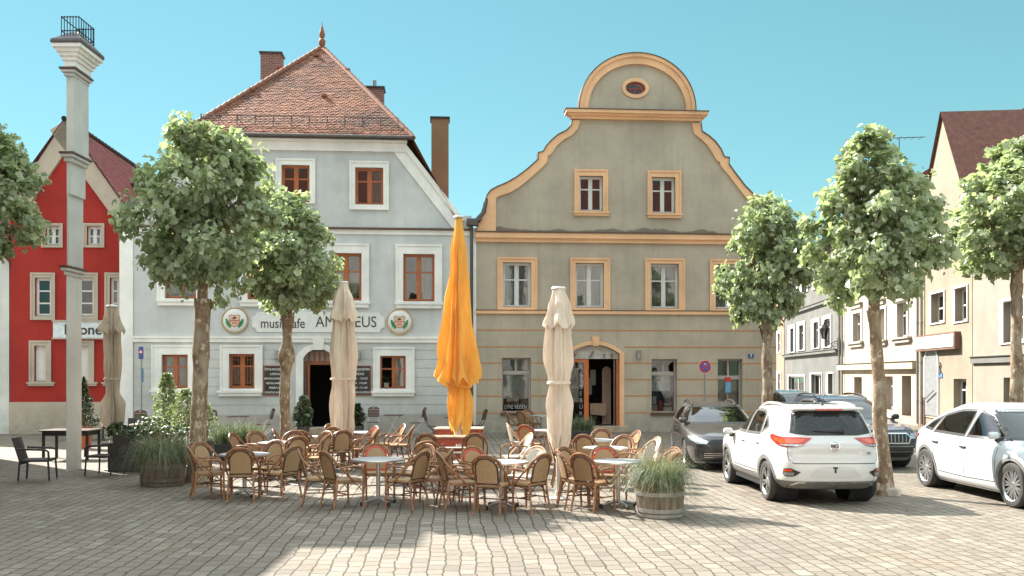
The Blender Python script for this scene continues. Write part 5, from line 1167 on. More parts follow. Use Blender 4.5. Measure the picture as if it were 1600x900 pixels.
# ================================================================ planting
GRASSG = leafmat('grass_green', (.075, .105, .045), (.30, .33, .21), .3, .55); GRASSD = leafmat('grass_dry', (.26, .13, .06), (.48, .33, .19), .3, .6); BUSH = leafmat('bush_leaf', (.025, .05, .015), (.08, .12, .035), .25); PALELEAF = leafmat('pale_leaf', (.16, .20, .07), (.42, .46, .25), .35); FLOWER = plain('white_petal', (.75, .74, .66), .7, var=.05)
SOIL = plain('soil', (.05, .035, .025), .95, bmp=.6, bscale=25)
def blades(mb, n, r0, hgt, spread, droop, z0, rnd, w=.006, seg=6, amin=0., tintr=(0, 1)):
    for _ in range(n):
        a = rnd.uniform(0, 2*pi); r = r0*sqrt(rnd.random()); p = Vector((r*cos(a), r*sin(a), z0)); b = a+rnd.gauss(0, .5); h = hgt*rnd.choice((.5, .7, .85, 1., 1.15))*rnd.uniform(.75, 1.1); s = spread*rnd.uniform(.15, 1.25)*(.5+.5*r/r0); dr = droop*rnd.uniform(.4, 1.25)
        side = Vector((-sin(b), cos(b), 0)); L, R_ = [], []
        for i in range(seg+1):
            t = i/seg; q = p+Vector((cos(b), sin(b), 0))*(s*t**1.5)+Vector((0, 0, h*(t-dr*t**3))); ww = w*(1-t*.85); L.append(q-side*ww); R_.append(q+side*ww)
        mb.add(L+R_, [(i, i+1, seg+2+i, seg+1+i) for i in range(seg)], 0, rnd.uniform(*tintr))
def barrel(px, py, label, R0, h, hgt, seed, dark):
    X, Y = gpos(px, py); Y += R0; R = thing('barrel_planter', label, 'planter', (xat(px, Y), Y, 0), 0, 'half-barrel planters'); rnd = random.Random(seed)
    st = wood('stave_%d' % seed, (.27, .205, .15) if not dark else (.15, .10, .07), (.085, .05, .033) if not dark else (.06, .035, .025), .8, (14, 14, 1.2))
    m = MB(); n = 26
    for i in range(n):
        a0, a1 = 2*pi*i/n+.004, 2*pi*(i+1)/n-.004; dz = rnd.uniform(-.006, .006)
        prof = [(R0*.90, 0), (R0*.965, h*.35), (R0*1.0, h*.7), (R0*1.01, h+dz), (R0*.94, h+dz), (R0*.93, h*.7), (R0*.85, 0)]
        vs = [(r*cos(a), r*sin(a), z) for a in (a0, a1) for r, z in prof]; k = len(prof)
        m.add(vs, [(j, (j+1) % k, k+(j+1) % k, k+j) for j in range(k)]+[tuple(range(k)), tuple(range(2*k-1, k-1, -1))])
    B = m.build('staves', st, R)
    hoopm = plain('hoop_%d' % seed, (.36, .33, .30) if not dark else (.13, .11, .095), .6, .4, dirt=(.2, .1, .06))
    for z, w, k in ((h*.88, .035, 1.008), (h*.28, .035, .958), (h*.10, .03, .925)):
        m = MB(); m.lathe([(R0*k, z-w), (R0*k+.010, z-w), (R0*k+.014, z+w*.7), (R0*k, z+w*.7)], 40, caps=False); m.build('hoop', hoopm, R, smooth=40)
    m = MB(); m.lathe([(.001, h-.03), (R0*.5, h-.02), (R0*.93, h-.05)], 24, caps=False); m.build('soil', SOIL, R)
    m = MB(); blades(m, 800, R0*.85, hgt*.9, R0*1.2, .75, h-.05, rnd, .0048, 8); blades(m, 900, R0*.9, hgt*1.05, R0*1.75, 1.15, h-.05, rnd, .0048, 9); g = m.build('grass_tuft', GRASSG, R, recalc=False)
    m = MB(); blades(m, 900, R0*.97, .30, .18, .35, h-.05, rnd, .006, 3); blades(m, 110, R0*.6, hgt*1.3, R0*2.2, .72, h-.03, rnd, .0035, 9); m.build('dry_grass', GRASSD, R, recalc=False)
barrel(1031, 812, 'sunlit half-barrel planter overflowing with grass, front right', .36, .41, .98, 5, False)
barrel(254, 762, 'dark half-barrel planter with wispy grass, left of the large tree', .42, .43, 1.0, 9, True)
def box_planter(x0, x1, y0, y1, h, label, boxm, kind, seed, zt, name='box_planter', dens=1500, lm=BUSH):
    R = thing(name, label, 'planter', ((x0+x1)/2, (y0+y1)/2, 0)); w, d = (x1-x0)/2, (y1-y0)/2; rnd = random.Random(seed)
    m = MB(); m.rbox(-w, w, -d, d, .0, h, .015); m.build('box', boxm, R)
    m = MB()
    if kind == 'grass':
        for q in range(5):
            mm = MB(); blades(mm, dens//5, .13, zt-h, .30, .5, h-.02, rnd, .008)
            o = Vector((-w+.1+(2*w-.2)*q/4, 0, 0)); m.add([Vector(p)+o for p in mm.v], mm.f, 0); m.t[-len(mm.f):] = mm.t
        m.build('grass', lm, R, recalc=False)
    else:
        for _ in range(dens):
            p = Vector((rnd.uniform(-w-.1, w+.1), rnd.uniform(-d-.1, d+.1), h+(zt-h)*rnd.random()**.75)); k = 1+.3*noise.noise(p*2.5)
            p.z = h+(p.z-h)*(.75+.45*noise.noise(Vector((p.x*2.2, p.y*2, seed))))*k
            leaf(m, p, Vector((rnd.gauss(0, 1), rnd.gauss(0, 1), rnd.gauss(0, .6))), Vector((rnd.gauss(0, .5), rnd.gauss(-.3, .5), 1)), rnd.uniform(.05, .10), rnd.random())
        m.build('foliage', lm, R, recalc=False)
    return R
BOXDARK = plain('planter_dark', (.035, .032, .03), .6)
X0, Y0 = gpos(160, 737); X1, _ = gpos(226, 737)
box_planter(X0+.15, X1+.25, Y0-.1, Y0+.5, .62, 'dark box planter of green bushes behind the black wicker chair', BOXDARK, 'bush', 3, 1.15, dens=900)
box_planter(xat(228, 22.5), xat(292, 22.5), 22.3, 22.8, .5, 'dark box planter of bushes behind the left barrel', BOXDARK, 'bush', 4, 1.0, dens=900)
box_planter(xat(338, 23.6), xat(408, 23.6), 23.4, 23.9, .42, 'dark box planter of tall grass left of the slim tree', BOXDARK, 'grass', 5, 1.18, dens=900, lm=GRASSG)
box_planter(xat(886, 31), xat(926, 31), 30.8, 31.3, .3, 'low planter of bright grass left of the shop door', BOXDARK, 'grass', 6, .98, dens=700, lm=GRASSG)
def shrub(px, Y, label, h, r, seed, lm, potm, n=1500, flowers=0, ls=(.04, .08), poth=.4, potr=.22, conic=False, stem=.0, cat='shrub'):
    R = thing('potted_shrub', label, cat, (xat(px, Y), Y, 0)); rnd = random.Random(seed)
    m = MB(); m.lathe([(potr*.75, 0), (potr, poth*.9), (potr*1.06, poth*.9), (potr*1.06, poth), (potr*.9, poth)], 18); m.build('pot', potm, R, smooth=40)
    m = MB(); fm = MB()
    for i in range(n):
        t = rnd.random()
        rr = r*((1-t)**.8*1.1 if conic else (.55+.45*sin(pi*min(1, t*1.05)))*(1-.55*t*t))
        a = rnd.uniform(0, 2*pi); q = rr*sqrt(rnd.random())*(1+.35*noise.noise(Vector((a*1.5, t*4, seed))))
        p = Vector((q*cos(a), q*sin(a), poth+stem+(h-poth-stem)*t))
        if i < flowers: fm.lathe([(.001, -.012), (.02, 0), (.001, .012)], 5, p+Vector((0, 0, .02)), 0, None)
        else: leaf(m, p, Vector((cos(a), sin(a), rnd.gauss(.1, .6))), Vector((rnd.gauss(0, .5), rnd.gauss(0, .5), 1)), rnd.uniform(*ls), rnd.random())
    st = MB()
    for i in range(6): a = i*1.05; st.tube([(0, 0, poth*.8), (r*.25*cos(a), r*.25*sin(a), poth+(h-poth)*.5), (r*.3*cos(a+.4), r*.3*sin(a+.4), h*.95)], [.014, .009, .004], 5)
    st.build('stems', BARK, R); m.build('foliage', lm, R, recalc=False)
    if flowers: fm.build('flowers', FLOWER, R)
    return R
TERRA = plain('terracotta', (.50, .13, .05), .75); GREYPOT = plain('grey_pot', (.10, .095, .09), .7)
shrub(261, 25.5, 'tall pale-leaved shrub in a pot before the left pub window', 2.15, .42, 21, PALELEAF, GREYPOT, 1500, 0, (.05, .10), .42)
shrub(289, 24.0, 'bushy white-flowering shrub between tall shrub and large tree', 1.75, .50, 22, PALELEAF, GREYPOT, 1500, 220, (.04, .08), .42)
shrub(243, 24.4, 'low white-flowering plant below the tall pale shrub', 1.05, .42, 23, PALELEAF, GREYPOT, 700, 160, (.04, .08), .4)
shrub(322, 25.0, 'small flowering bush just right of the large tree trunk', 1.35, .36, 25, PALELEAF, GREYPOT, 700, 140, (.04, .07), .4)
shrub(131, 27.5, 'clipped conical evergreen in an orange pot before the red inn', 2.05, .36, 24, BUSH, TERRA, 2600, 0, (.03, .06), .62, .24, True, cat='evergreen')
shrub(474, 32.8, 'spiky plant in a pot left of the pub door', 1.35, .38, 26, GRASSG, GREYPOT, 420, 0, (.10, .2), .35); shrub(559, 33.0, 'small dark plant in a pot right of the pub door', 1.1, .26, 27, BUSH, GREYPOT, 500, 0, (.06, .12), .35)
# ================================================================ dark terrace furniture on the left
WICKER = plain('black_wicker', (.022, .018, .018), .45, bmp=.8, bscale=90); CHROME = plain('foot_chrome', (.6, .6, .6), .2, .9)
def wicker(px, py, ang, label):
    x, y = gpos(px, py); R = thing('wicker_armchair', label, 'chair', (x, y, 0), radians(ang), 'black wicker armchairs on the left terrace')
    m = MB(); m.rbox(-.24, .26, -.25, .25, .40, .45, .015); m.build('seat', WICKER, R)
    m = MB(); vs = []; n = 10
    for d in (0, -.03):
        for i in range(n+1):
            t = i/n
            for k in range(7): yy = -.26+.52*k/6; vs.append((-.22-.16*t+.05*t*t*0+d+.03*cos(k/6*pi*2-pi)*.5, yy*(1-.06*t), .36+.52*t))
    q = (n+1)*7; fs = [(o+i*7+k, o+i*7+k+1, o+i*7+k+8, o+i*7+k+7) for o in (0, q) for i in range(n) for k in range(6)]+[(i*7, i*7+7, q+i*7+7, q+i*7) for i in range(n)]+[(i*7+6, i*7+13, q+i*7+13, q+i*7+6) for i in range(n)]+[(n*7+k, n*7+k+1, q+n*7+k+1, q+n*7+k) for k in range(6)]
    m.add(vs, fs); m.build('backrest', WICKER, R, smooth=50)
    for s in (-1, 1):
        m = MB(); m.tube([(-.29, s*.27, .66), (.2, s*.27, .64), (.26, s*.27, .60), (.27, s*.27, .42)], .022, 6); m.build('armrest', WICKER, R, smooth=50)
        for x0 in (.25, -.27):
            m = MB(); m.tube([(x0, s*.25, .42), (x0*1.1, s*.26, .035)], .02, 6); l = m.build('leg', WICKER, R, smooth=50); m = MB(); m.lathe([(.018, 0), (.022, .04)], 8, (x0*1.1, s*.26, 0)); m.build('foot_cap', CHROME, l, smooth=40)
wicker(163, 744, 172, 'black wicker armchair facing left at the dark terrace table'); wicker(60, 752, 10, 'black wicker armchair at the far left of the dark terrace table')
wicker(214, 703, -70, 'black wicker armchair beyond the hedge box near the signpost'); wicker(292, 694, 200, 'black wicker armchair half hidden by the flowering shrub')
def dark_table(px, py, label, w, d, topm, rz=0.):
    Y = F*(EYE-.74)/(py-HZ); R = thing('terrace_table', label, 'table', (xat(px, Y), Y, 0), rz)
    m = MB(); m.rbox(-w, w, -d, d, .71, .745, .008); m.build('tabletop', topm, R)
    m = MB(); m.box(-w+.08, w-.08, -d+.06, d-.06, .60, .709); m.build('apron', WICKER, R)
    for sx in (-1, 1):
        for sy in (-1, 1): m = MB(); m.rbox(sx*(w-.08)-.03, sx*(w-.08)+.03, sy*(d-.08)-.03, sy*(d-.08)+.03, 0, .71, .006); m.build('leg', WICKER, R)
DARKTOP = wood('dark_table_top', (.10, .07, .055), (.05, .035, .03), .4, (2, 20, 20)); PALETOP = plain('pale_table_top', (.42, .37, .34), .5)
dark_table(112, 671, 'dark terrace table at the left edge beside the black wicker chair', .62, .42, DARKTOP); dark_table(140, 652, 'pale-topped terrace table before the red inn', .62, .42, PALETOP, .05); dark_table(252, 662, 'wooden terrace table among the flowering shrubs', .75, .42, PLANKLIGHT)
# ================================================================ signs
def sign_post(px, py, label, zt):
    x, y = gpos(px, py); R = thing('street_sign', label, 'sign', (x, y, 0)); return R, x, y
Y = 33.4; R = thing('street_sign', 'slim pole with tall blue plate and red ring symbol by the pub wall', 'sign', (xat(221, Y), Y, 0))
m = MB(); m.tube([(0, 0, 0), (0, 0, zat(541, Y))], .028, 8); m.build('pole', ZINC, R, smooth=40)
a, b = zat(561, Y), zat(542, Y); m = MB(); m.rbox(-.085, .085, -.05, -.03, a, b, .006); P = m.build('plate', BLUE, R)
zc = a+(b-a)*.58; m = MB(); m.lathe([(.001, .006), (.068, .006), (.068, 0)], 20, (0, -.051, zc), 0, Matrix.Rotation(radians(90), 4, 'X')); m.build('ring_sign', SIGNRED, P); m = MB(); m.lathe([(.001, .003), (.04, .003), (.04, 0)], 20, (0, -.058, zc), 0, Matrix.Rotation(radians(90), 4, 'X')); m.build('ring_centre', SIGNWHITE, P)
m = MB(); m.rbox(.02, .09, -.05, -.03, zat(597, Y), zat(576, Y), .004); m.build('plate', plain('plate_steelblue', (.08, .18, .32), .5), R)
Y = 33.6; x = xat(1101, Y); R = thing('no_stopping_sign', 'round red and blue no stopping sign on a grey pole by the olive wall', 'sign', (x, Y, 0), TH)
zc = zat(573, Y); m = MB(); m.tube([(0, 0, 0), (0, 0, zc+.1)], .03, 8); m.build('pole', ZINC, R, smooth=40)
RX = Matrix.Rotation(radians(90), 4, 'X')
m = MB(); m.lathe([(.001, .02), (.225, .02), (.225, 0), (.001, 0)], 32, (0, -.035, zc), 0, RX); D = m.build('disc', SIGNRED, R)
m = MB(); m.lathe([(.001, .003), (.165, .003), (.165, 0)], 28, (0, -.056, zc), 0, RX); m.build('blue_field', plain('sign_field_blue', (.03, .10, .36), .4), D)
m = MB()
for s in (-1, 1): m.prism([(-.15, s*.13-.022), (-.15, s*.13+.022), (.15, -s*.13+.022), (.15, -s*.13-.022)], -.0635+.001*s, -.0605+.001*s, lambda p, q, d: (p, d, zc+q))
m.build('red_cross', SIGNRED, D)
m = MB(); m.prism([(.16*cos(0)-.19, .0), (-.08, .075), (-.08, .03), (.06, .03), (.06, -.03), (-.08, -.03), (-.08, -.075)], -.0665, -.0655, lambda p, q, d: (p*.5+.0, d, zc+.10+q*.5)); m.build('white_arrow', SIGNWHITE, D)
m = MB(); m.lathe([(.222, -.001), (.232, -.001), (.232, .022), (.222, .022)], 32, (0, -.035, zc), 0, RX, caps=False); m.build('white_rim', SIGNWHITE, D)
Y = 34.6; R = thing('blue_post', 'blue post against the olive wall right of the no stopping sign', 'ticket post', (xat(1137, Y), Y, 0), TH)
m = MB(); m.tube([(0, 0, 0), (0, 0, 1.5)], .03, 8); m.build('pole', ZINC, R, smooth=40); m = MB(); m.rbox(-.09, .09, -.08, .06, 1.45, 2.0, .02); m.build('post_head', plain('post_blue', (.12, .32, .5), .5), R); m = MB(); m.rbox(-.095, .095, -.085, .065, 1.85, 2.02, .01); m.build('post_cap', SIGNRED, R)  # blue box with a red cap on a pole
# ================================================================ cars
TYRE = plain('tyre_rubber', (.035, .033, .031), .75, var=.25, bmp=.3, bscale=40, dirt=(.10, .09, .075)); RIM = plain('alloy_rim', (.50, .50, .50), .3, .85, var=.08); RIMDARK = plain('rim_dark', (.035, .035, .037), .4, .4)
TRIM = plain('black_trim', (.018, .018, .019), .4); CLAD = plain('grey_cladding', (.16, .155, .145), .6, dirt=(.24, .22, .19)); UNDER = plain('underbody', (.012, .012, .012), .9)
CARGLASS = glass('car_glass', (.55, .66, .70), 1.75, .01, .30, 0); CARDARK = glass('car_dark_glass', (.66, .70, .72), 1.55, .01, .28, 0)
SEATM = plain('car_seat', (.06, .058, .06), .8); SEATL = plain('car_seat_pale', (.34, .32, .30), .8); LAMPRED = plain('lamp_red', (.42, .018, .008), .12, var=.3, scale=9, coat=1.); LAMPORANGE = plain('lamp_bright_red', (.62, .075, .015), .15, coat=1.); LAMPCLEAR = plain('lamp_clear', (.55, .58, .62), .08, .6, var=.5, scale=14, coat=1.); SEAM = plain('panel_gap', (.02, .02, .02), .8)
BADGE = plain('badge_chrome', (.62, .62, .62), .18, .95, var=.05)
class Hull:
    def __init__(s, tab, n=5.):
        s.T = tab; s.n = n
    def at(s, z):
        T = s.T
        z = min(max(z, T[0][0]), T[-1][0]-1e-5)
        for i in range(len(T)-1):
            if T[i][0] <= z <= T[i+1][0]: break
        a, b = T[i], T[i+1]; p, q = T[max(0, i-1)], T[min(len(T)-1, i+2)]; h = b[0]-a[0]; t = (z-a[0])/h; out = []
        for k in range(1, 5):
            d = (b[k]-a[k])/h
            d0 = (a[k]-p[k])/(a[0]-p[0]) if i > 0 else d; d1 = (q[k]-b[k])/(q[0]-b[0]) if i+2 < len(T) else d
            m0 = 0 if d0*d <= 0 else 2*d0*d/(d0+d); m1 = 0 if d1*d <= 0 else 2*d1*d/(d1+d)
            out.append(a[k]*(2*t**3-3*t*t+1)+h*m0*(t**3-2*t*t+t)+b[k]*(-2*t**3+3*t*t)+h*m1*(t**3-t*t))
        return out                                        # xr, xf, w, n
    def side(s, x, z):
        xr, xf, w, n = s.at(z); c, a = (xr+xf)/2, (xf-xr)/2; u = min(1., abs((x-c)/a)); return w*(1-u**n)**(1/n)
    def end(s, y, z, sg):
        xr, xf, w, n = s.at(z); c, a = (xr+xf)/2, (xf-xr)/2; u = min(1., abs(y)/w); return c+sg*a*(1-u**n)**(1/n)
    def outline(s, z):
        "front centre round +y to rear centre: points and arc lengths"
        key = round(z, 3)
        if not hasattr(s, 'C'): s.C = {}
        if key not in s.C:
            xr, xf, w, n = s.at(z); c, a = (xr+xf)/2, (xf-xr)/2; P = []
            for i in range(361):
                t = pi*i/360; ct, st = cos(t), sin(t); P.append(Vector((c+a*(1 if ct > 0 else -1)*abs(ct)**(2/n), w*abs(st)**(2/n))))
            L = [0.]
            for i in range(360): L.append(L[-1]+(P[i+1]-P[i]).length)
            s.C[key] = (P, L)
        return s.C[key]
    def wrap(s, mode, q, z, off):
        P, L = s.outline(z); d = abs(q) if mode == 'front' else L[-1]-abs(q); lo, hi = 0, 360
        while hi-lo > 1:
            m = (lo+hi)//2
            if L[m] <= d: lo = m
            else: hi = m
        p = P[lo].lerp(P[hi], (d-L[lo])/max(1e-9, L[hi]-L[lo])); i0, i1 = max(0, lo-4), min(360, hi+4); t = (P[i1]-P[i0]).normalized(); p = p+Vector((t.y, -t.x))*off
        return (p.x, p.y if q >= 0 else -p.y, z)
    def map(s, mode, p, off):
        a, b = p
        if mode[0] == 's':
            sg = 1 if mode[1] == '+' else -1; return (a, sg*(s.side(a, b)+off), b)
        return s.wrap(mode, a, b, off)
def patch(H, mode, poly, off, step=.07, mi=0, mb=None, border=0.):
    bm = bmesh.new(); vs = [bm.verts.new((a, b, 0)) for a, b in poly]; bm.faces.new(vs)
    xs, ys = [p[0] for p in poly], [p[1] for p in poly]
    for ax, lo, hi in ((0, min(xs), max(xs)), (1, min(ys), max(ys))):
        k = int((hi-lo)/step)
        for i in range(1, k+1):
            co = [0, 0, 0]; no = [0, 0, 0]; co[ax] = lo+(hi-lo)*i/(k+1); no[ax] = 1
            bmesh.ops.bisect_plane(bm, geom=bm.verts[:]+bm.edges[:]+bm.faces[:], plane_co=co, plane_no=no)
    bm.verts.index_update(); mb = mb or MB()
    mb.add([H.map(mode, (v.co.x, v.co.y), off) for v in bm.verts], [[v.index for v in f.verts] for f in bm.faces], mi); bm.free(); return mb
def inset(poly, d):
    n = len(poly); A = sum(poly[i][0]*poly[(i+1) % n][1]-poly[(i+1) % n][0]*poly[i][1] for i in range(n)); sg = 1 if A > 0 else -1; out = []
    for i in range(n):
        p, q, r = Vector(poly[i-1]), Vector(poly[i]), Vector(poly[(i+1) % n]); e0, e1 = (q-p).normalized(), (r-q).normalized()
        n0, n1 = Vector((-e0.y, e0.x))*sg, Vector((-e1.y, e1.x))*sg; b = (n0+n1); b = b/max(.35, b.length_squared)*2
        out.append(tuple(q+b*d))
    return out
def dense(poly, step=.06, closed=True):
    out = []; n = len(poly)
    for i in range(n if closed else n-1):
        a, b = Vector(poly[i]), Vector(poly[(i+1) % n]); k = max(1, int((b-a).length/step))
        out += [tuple(a.lerp(b, j/k)) for j in range(k)]
    if not closed: out.append(poly[-1])
    return out
def ring(H, mode, poly, wout, win, off, mb):
    P = dense(poly); A, B = inset(P, -wout), inset(P, win); n = len(P)
    vs = [H.map(mode, p, off) for p in A]+[H.map(mode, p, off) for p in B]
    mb.add(vs, [(i, (i+1) % n, n+(i+1) % n, n+i) for i in range(n)]); return mb
def seam(H, mode, pts, w, off, mb, closed=False):
    P = dense(pts, .05, closed)
    n = len(P); vs = []
    for i in range(n):
        a, b = Vector(P[(i-1) % n if closed else max(0, i-1)]), Vector(P[(i+1) % n if closed else min(n-1, i+1)]); d = (b-a).normalized(); q = Vector((-d.y, d.x))*w/2
        vs += [H.map(mode, tuple(Vector(P[i])+q), off), H.map(mode, tuple(Vector(P[i])-q), off)]
    mb.add(vs, [(2*i, (2*i+2) % (2*n), (2*i+3) % (2*n), 2*i+1) for i in range(n if closed else n-1)]); return mb
def inside(p, poly):
    x, y = p; c = False; n = len(poly)
    for i in range(n):
        (x0, y0), (x1, y1) = poly[i], poly[i-1]
        if (y0 > y) != (y1 > y) and x < (x1-x0)*(y-y0)/(y1-y0)+x0: c = not c
    return c
def wheel(R, x, y, r, w, spokes, dark, name='wheel'):
    sg = 1 if y > 0 else -1; RXm = Matrix.Rotation(-radians(90)*sg, 4, 'X'); c = (x, y, r)
    m = MB(); h = w/2; ri = r*.70
    m.lathe([(ri, -h), (r*.93, -h), (r*.985, -h*.8), (r, -h*.45), (r, h*.45), (r*.985, h*.8), (r*.94, h*.98), (r*.85, h*1.06), (ri*1.02, h*.96), (ri, h*.8)], 44, c, 0, RXm, caps=False)
    for q in (-.5, -.17, .17, .5): m.lathe([(r*.999, h*q-.006), (r*1.004, h*q-.012), (r*1.004, h*q-.05), (r*.999, h*q-.056)], 44, c, 0, RXm, caps=False)
    T = m.build(name, TYRE, R, smooth=35)
    m = MB(); m.lathe([(.001, h*.1), (ri*.98, h*.1), (ri, h*.8)], 36, c, 0, RXm, caps=False); m.build('rim_well', RIMDARK, T, smooth=40)
    m = MB(); m.lathe([(ri*.93, h*.70), (ri*.985, h*.86), (ri*1.03, h*.93), (ri*1.03, h*.80)], 40, c, 0, RXm, caps=False); m.lathe([(.001, h*.74), (r*.14, h*.72), (r*.17, h*.5)], 16, c, 0, RXm, caps=False)
    for k in range(spokes):
        for e in (-1, 1):
            a = 2*pi*k/spokes+.3; a1 = a+e*.20*(5/spokes)**.5
            p0, p1 = Vector((cos(a+e*.06), sin(a+e*.06), 0))*r*.12, Vector((cos(a1), sin(a1), 0))*ri*.97
            d = (p1-p0); s_ = Vector((-d.y, d.x, 0)).normalized()
            vs = []
            for p, ww, hz in ((p0, r*.05, h*.66), (p1, r*.045, h*.80)):
                vs += [p+s_*ww+Vector((0, 0, hz)), p-s_*ww+Vector((0, 0, hz)), p-s_*ww+Vector((0, 0, hz-.03)), p+s_*ww+Vector((0, 0, hz-.03))]
            m.add([RXm @ v+Vector(c) for v in vs], [(0, 1, 5, 4), (1, 2, 6, 5), (2, 3, 7, 6), (3, 0, 4, 7), (0, 3, 2, 1), (4, 5, 6, 7)])
    m.build('rim', RIMDARK if dark else RIM, T, smooth=40)
def car(name, label, loc, rz, S):
    R = thing(name, label, 'car', loc, rz); H = Hull(S['tab']); P = S['paint']
    ks = 9; zs = []
    for i in range(len(S['tab'])-1):
        a, b = S['tab'][i][0], S['tab'][i+1][0]; k = max(3, int(max(b-a, abs(S['tab'][i+1][2]-S['tab'][i][2])*.6, abs(S['tab'][i+1][1]-S['tab'][i][1])*.6)/.016)); zs += [a+(b-a)*j/k for j in range(k)]
    zs.append(S['tab'][-1][0]); NU = 230; grid = []; arcs = []
    for z in zs:
        xr, xf, w, n = H.at(z); c, a = (xr+xf)/2, (xf-xr)/2; pts = []
        fine = []
        for i in range(721):
            t = 2*pi*i/720; ct, st = cos(t), sin(t); fine.append(Vector((c+a*(1 if ct > 0 else -1)*abs(ct)**(2/n), w*(1 if st > 0 else -1)*abs(st)**(2/n))))
        L = [0.]
        for i in range(720): L.append(L[-1]+(fine[i+1]-fine[i]).length)
        j = 0; arcs.append(L[-1])
        for k in range(NU):
            t = L[-1]*k/NU
            while L[j+1] < t: j += 1
            q = fine[j].lerp(fine[j+1], (t-L[j])/max(1e-9, L[j+1]-L[j])); pts.append((q.x, q.y, z))
        grid.append(pts)
    vs = [p for r in grid for p in r]
    faces = {'body': []}; wins = S['side_win']; ar = S['arch']
    cls = S.get('classes', [])
    for i in range(len(zs)-1):
        for k in range(NU):
            q = (i*NU+k, i*NU+(k+1) % NU, (i+1)*NU+(k+1) % NU, (i+1)*NU+k); c = sum((Vector(vs[t]) for t in q), Vector())/4
            xr, xf, w, n = H.at(c.z); side_like = abs(c.y) > w*.72
            if abs(c.y) > .5 and any((c.x-wx)**2+(c.z-S['wr'])**2 < ar*ar for wx in S['wheels']) : continue
            if side_like and any(inside((c.x, c.z), inset(p, .012)) for p in wins): continue
            La = arcs[i]; kk_ = k+.5; sf = La*kk_/NU if kk_ < NU/2 else -La*(NU-kk_)/NU; sr = (La/2-abs(sf))*(1 if sf >= 0 else -1)
            if S.get('windshield') and abs(sf) < La/4 and inside((sf, c.z), inset(S['windshield'], .015)): continue
            if S.get('rearwin') and abs(sf) > La/4 and inside((sr, c.z), inset(S['rearwin'], .015)): continue
            kk = 'body'
            for nm, test in cls:
                if test(c, w): kk = nm; break
            faces.setdefault(kk, []).append(q)
    tabmat = {'body': P, 'front_door': P, 'rear_door': P, 'tailgate': P, 'bonnet': P, 'lower_cladding': CLAD, 'roof_panel': TRIM}; made = {}
    for nm, fs in faces.items():
        for sg in ((1, -1) if 'door' in nm else (0,)):
            sel = [f for f in fs if sg == 0 or vs[f[0]][1]*sg > 0]
            if not sel: continue
            idx = sorted({t for f in sel for t in f}); mp = {t: i for i, t in enumerate(idx)}
            m = MB(); m.add([vs[t] for t in idx], [[mp[t] for t in f] for f in sel]); o = m.build(nm, tabmat[nm], R, smooth=60, recalc=False); made[(nm, sg)] = o
            # surface normals of the whole shell, so panels meet without a shading break
            nn = []
            for t in idx:
                i, k = divmod(t, NU); a = Vector(vs[i*NU+(k+1) % NU])-Vector(vs[i*NU+k-1 if k else i*NU+NU-1]); i0, i1 = max(0, i-1), min(len(zs)-1, i+1); b = Vector(vs[i1*NU+k])-Vector(vs[i0*NU+k]); v = a.cross(b); nn.append(v.normalized() if v.length > 1e-9 else Vector((0, 0, 1)))
            o.data.normals_split_custom_set_from_vertices(nn)
    top = MB(); xr, xf, w, n = H.at(zs[-1]); top.add([Vector(p) for p in grid[-1]], [tuple(range(NU))]); top.build('roof', S.get('roofmat', P), R)
    # glazing
    for sg in ('+', '-'):
        for p in wins: patch(H, 's'+sg, inset(p, .004), .002).build('side_window', S.get('sideglass', CARGLASS), R, smooth=60)
        m = MB()
        for p in wins: ring(H, 's'+sg, p, .020, .028, .004, m)
        m.build('window_trim', S.get('trim', TRIM), R, smooth=60)
    for key, mode, nm, gm in (('windshield', 'front', 'windshield', CARGLASS), ('rearwin', 'rear', 'rear_window', S.get('rearglass', CARDARK))):
        if S.get(key):
            patch(H, mode, inset(S[key], .004), .002).build(nm, gm, R, smooth=60); ring(H, mode, S[key], .022, .055 if key == 'rearwin' else .03, .004, MB()).build(nm+'_trim', TRIM, R, smooth=60)
    # arches, wheels, underside
    for wx in S['wheels']:
        for sg in ('+', '-'):
            lip = S.get('lip', .055); n = 30; z0 = H.T[0][0]; a0 = math.asin(max(-1, min(1, (z0-S['wr'])/ar))); vsr = []
            for i in range(n+1):
                a = a0+(pi-2*a0)*i/n
                for rr, off in ((ar-.012, .004), (ar+lip, .008 if lip > .03 else .004), (ar-.012, -.05)): vsr.append(H.map('s'+sg, (wx+rr*cos(a), max(z0, S['wr']+rr*sin(a))), off))
            m = MB(); m.add(vsr, [f for i in range(n) for f in ((3*i, 3*i+3, 3*i+4, 3*i+1), (3*i, 3*i+2, 3*i+5, 3*i+3))]); m.build('arch_trim', CLAD if lip > .03 else P, R, smooth=50)
        for s in (-1, 1):
            m = MB(); m.lathe([(ar+.005, -.2), (ar+.005, .16), (.05, -.2)], 24, (wx, s*(S['w']-.28), S['wr']), 0, Matrix.Rotation(-radians(90)*s, 4, 'X'), caps=False); m.build('wheel_well', UNDER, R, recalc=False)
        for s in (-1, 1): wheel(R, wx, s*(S['w']-.125), S['wr'], S.get('ww', .215), S.get('spokes', 5), S.get('rimdark', False))
    xr, xf = S['tab'][0][1], S['tab'][0][2]
    m = MB(); m.box(xr+.1, xf-.1, -S['w']+.3, S['w']-.3, max(.19, S['tab'][0][0]-.02), .34); m.box(min(S['wheels'])+ar, max(S['wheels'])-ar, -S['w']+.1, S['w']-.1, .20, .36); m.box(xr+.15, xf-.2, -.5, .5, .3, .6); m.build('underbody', UNDER, R)
    # seats and dash seen through the glass
    b = S['belt']; xs = S['seats']
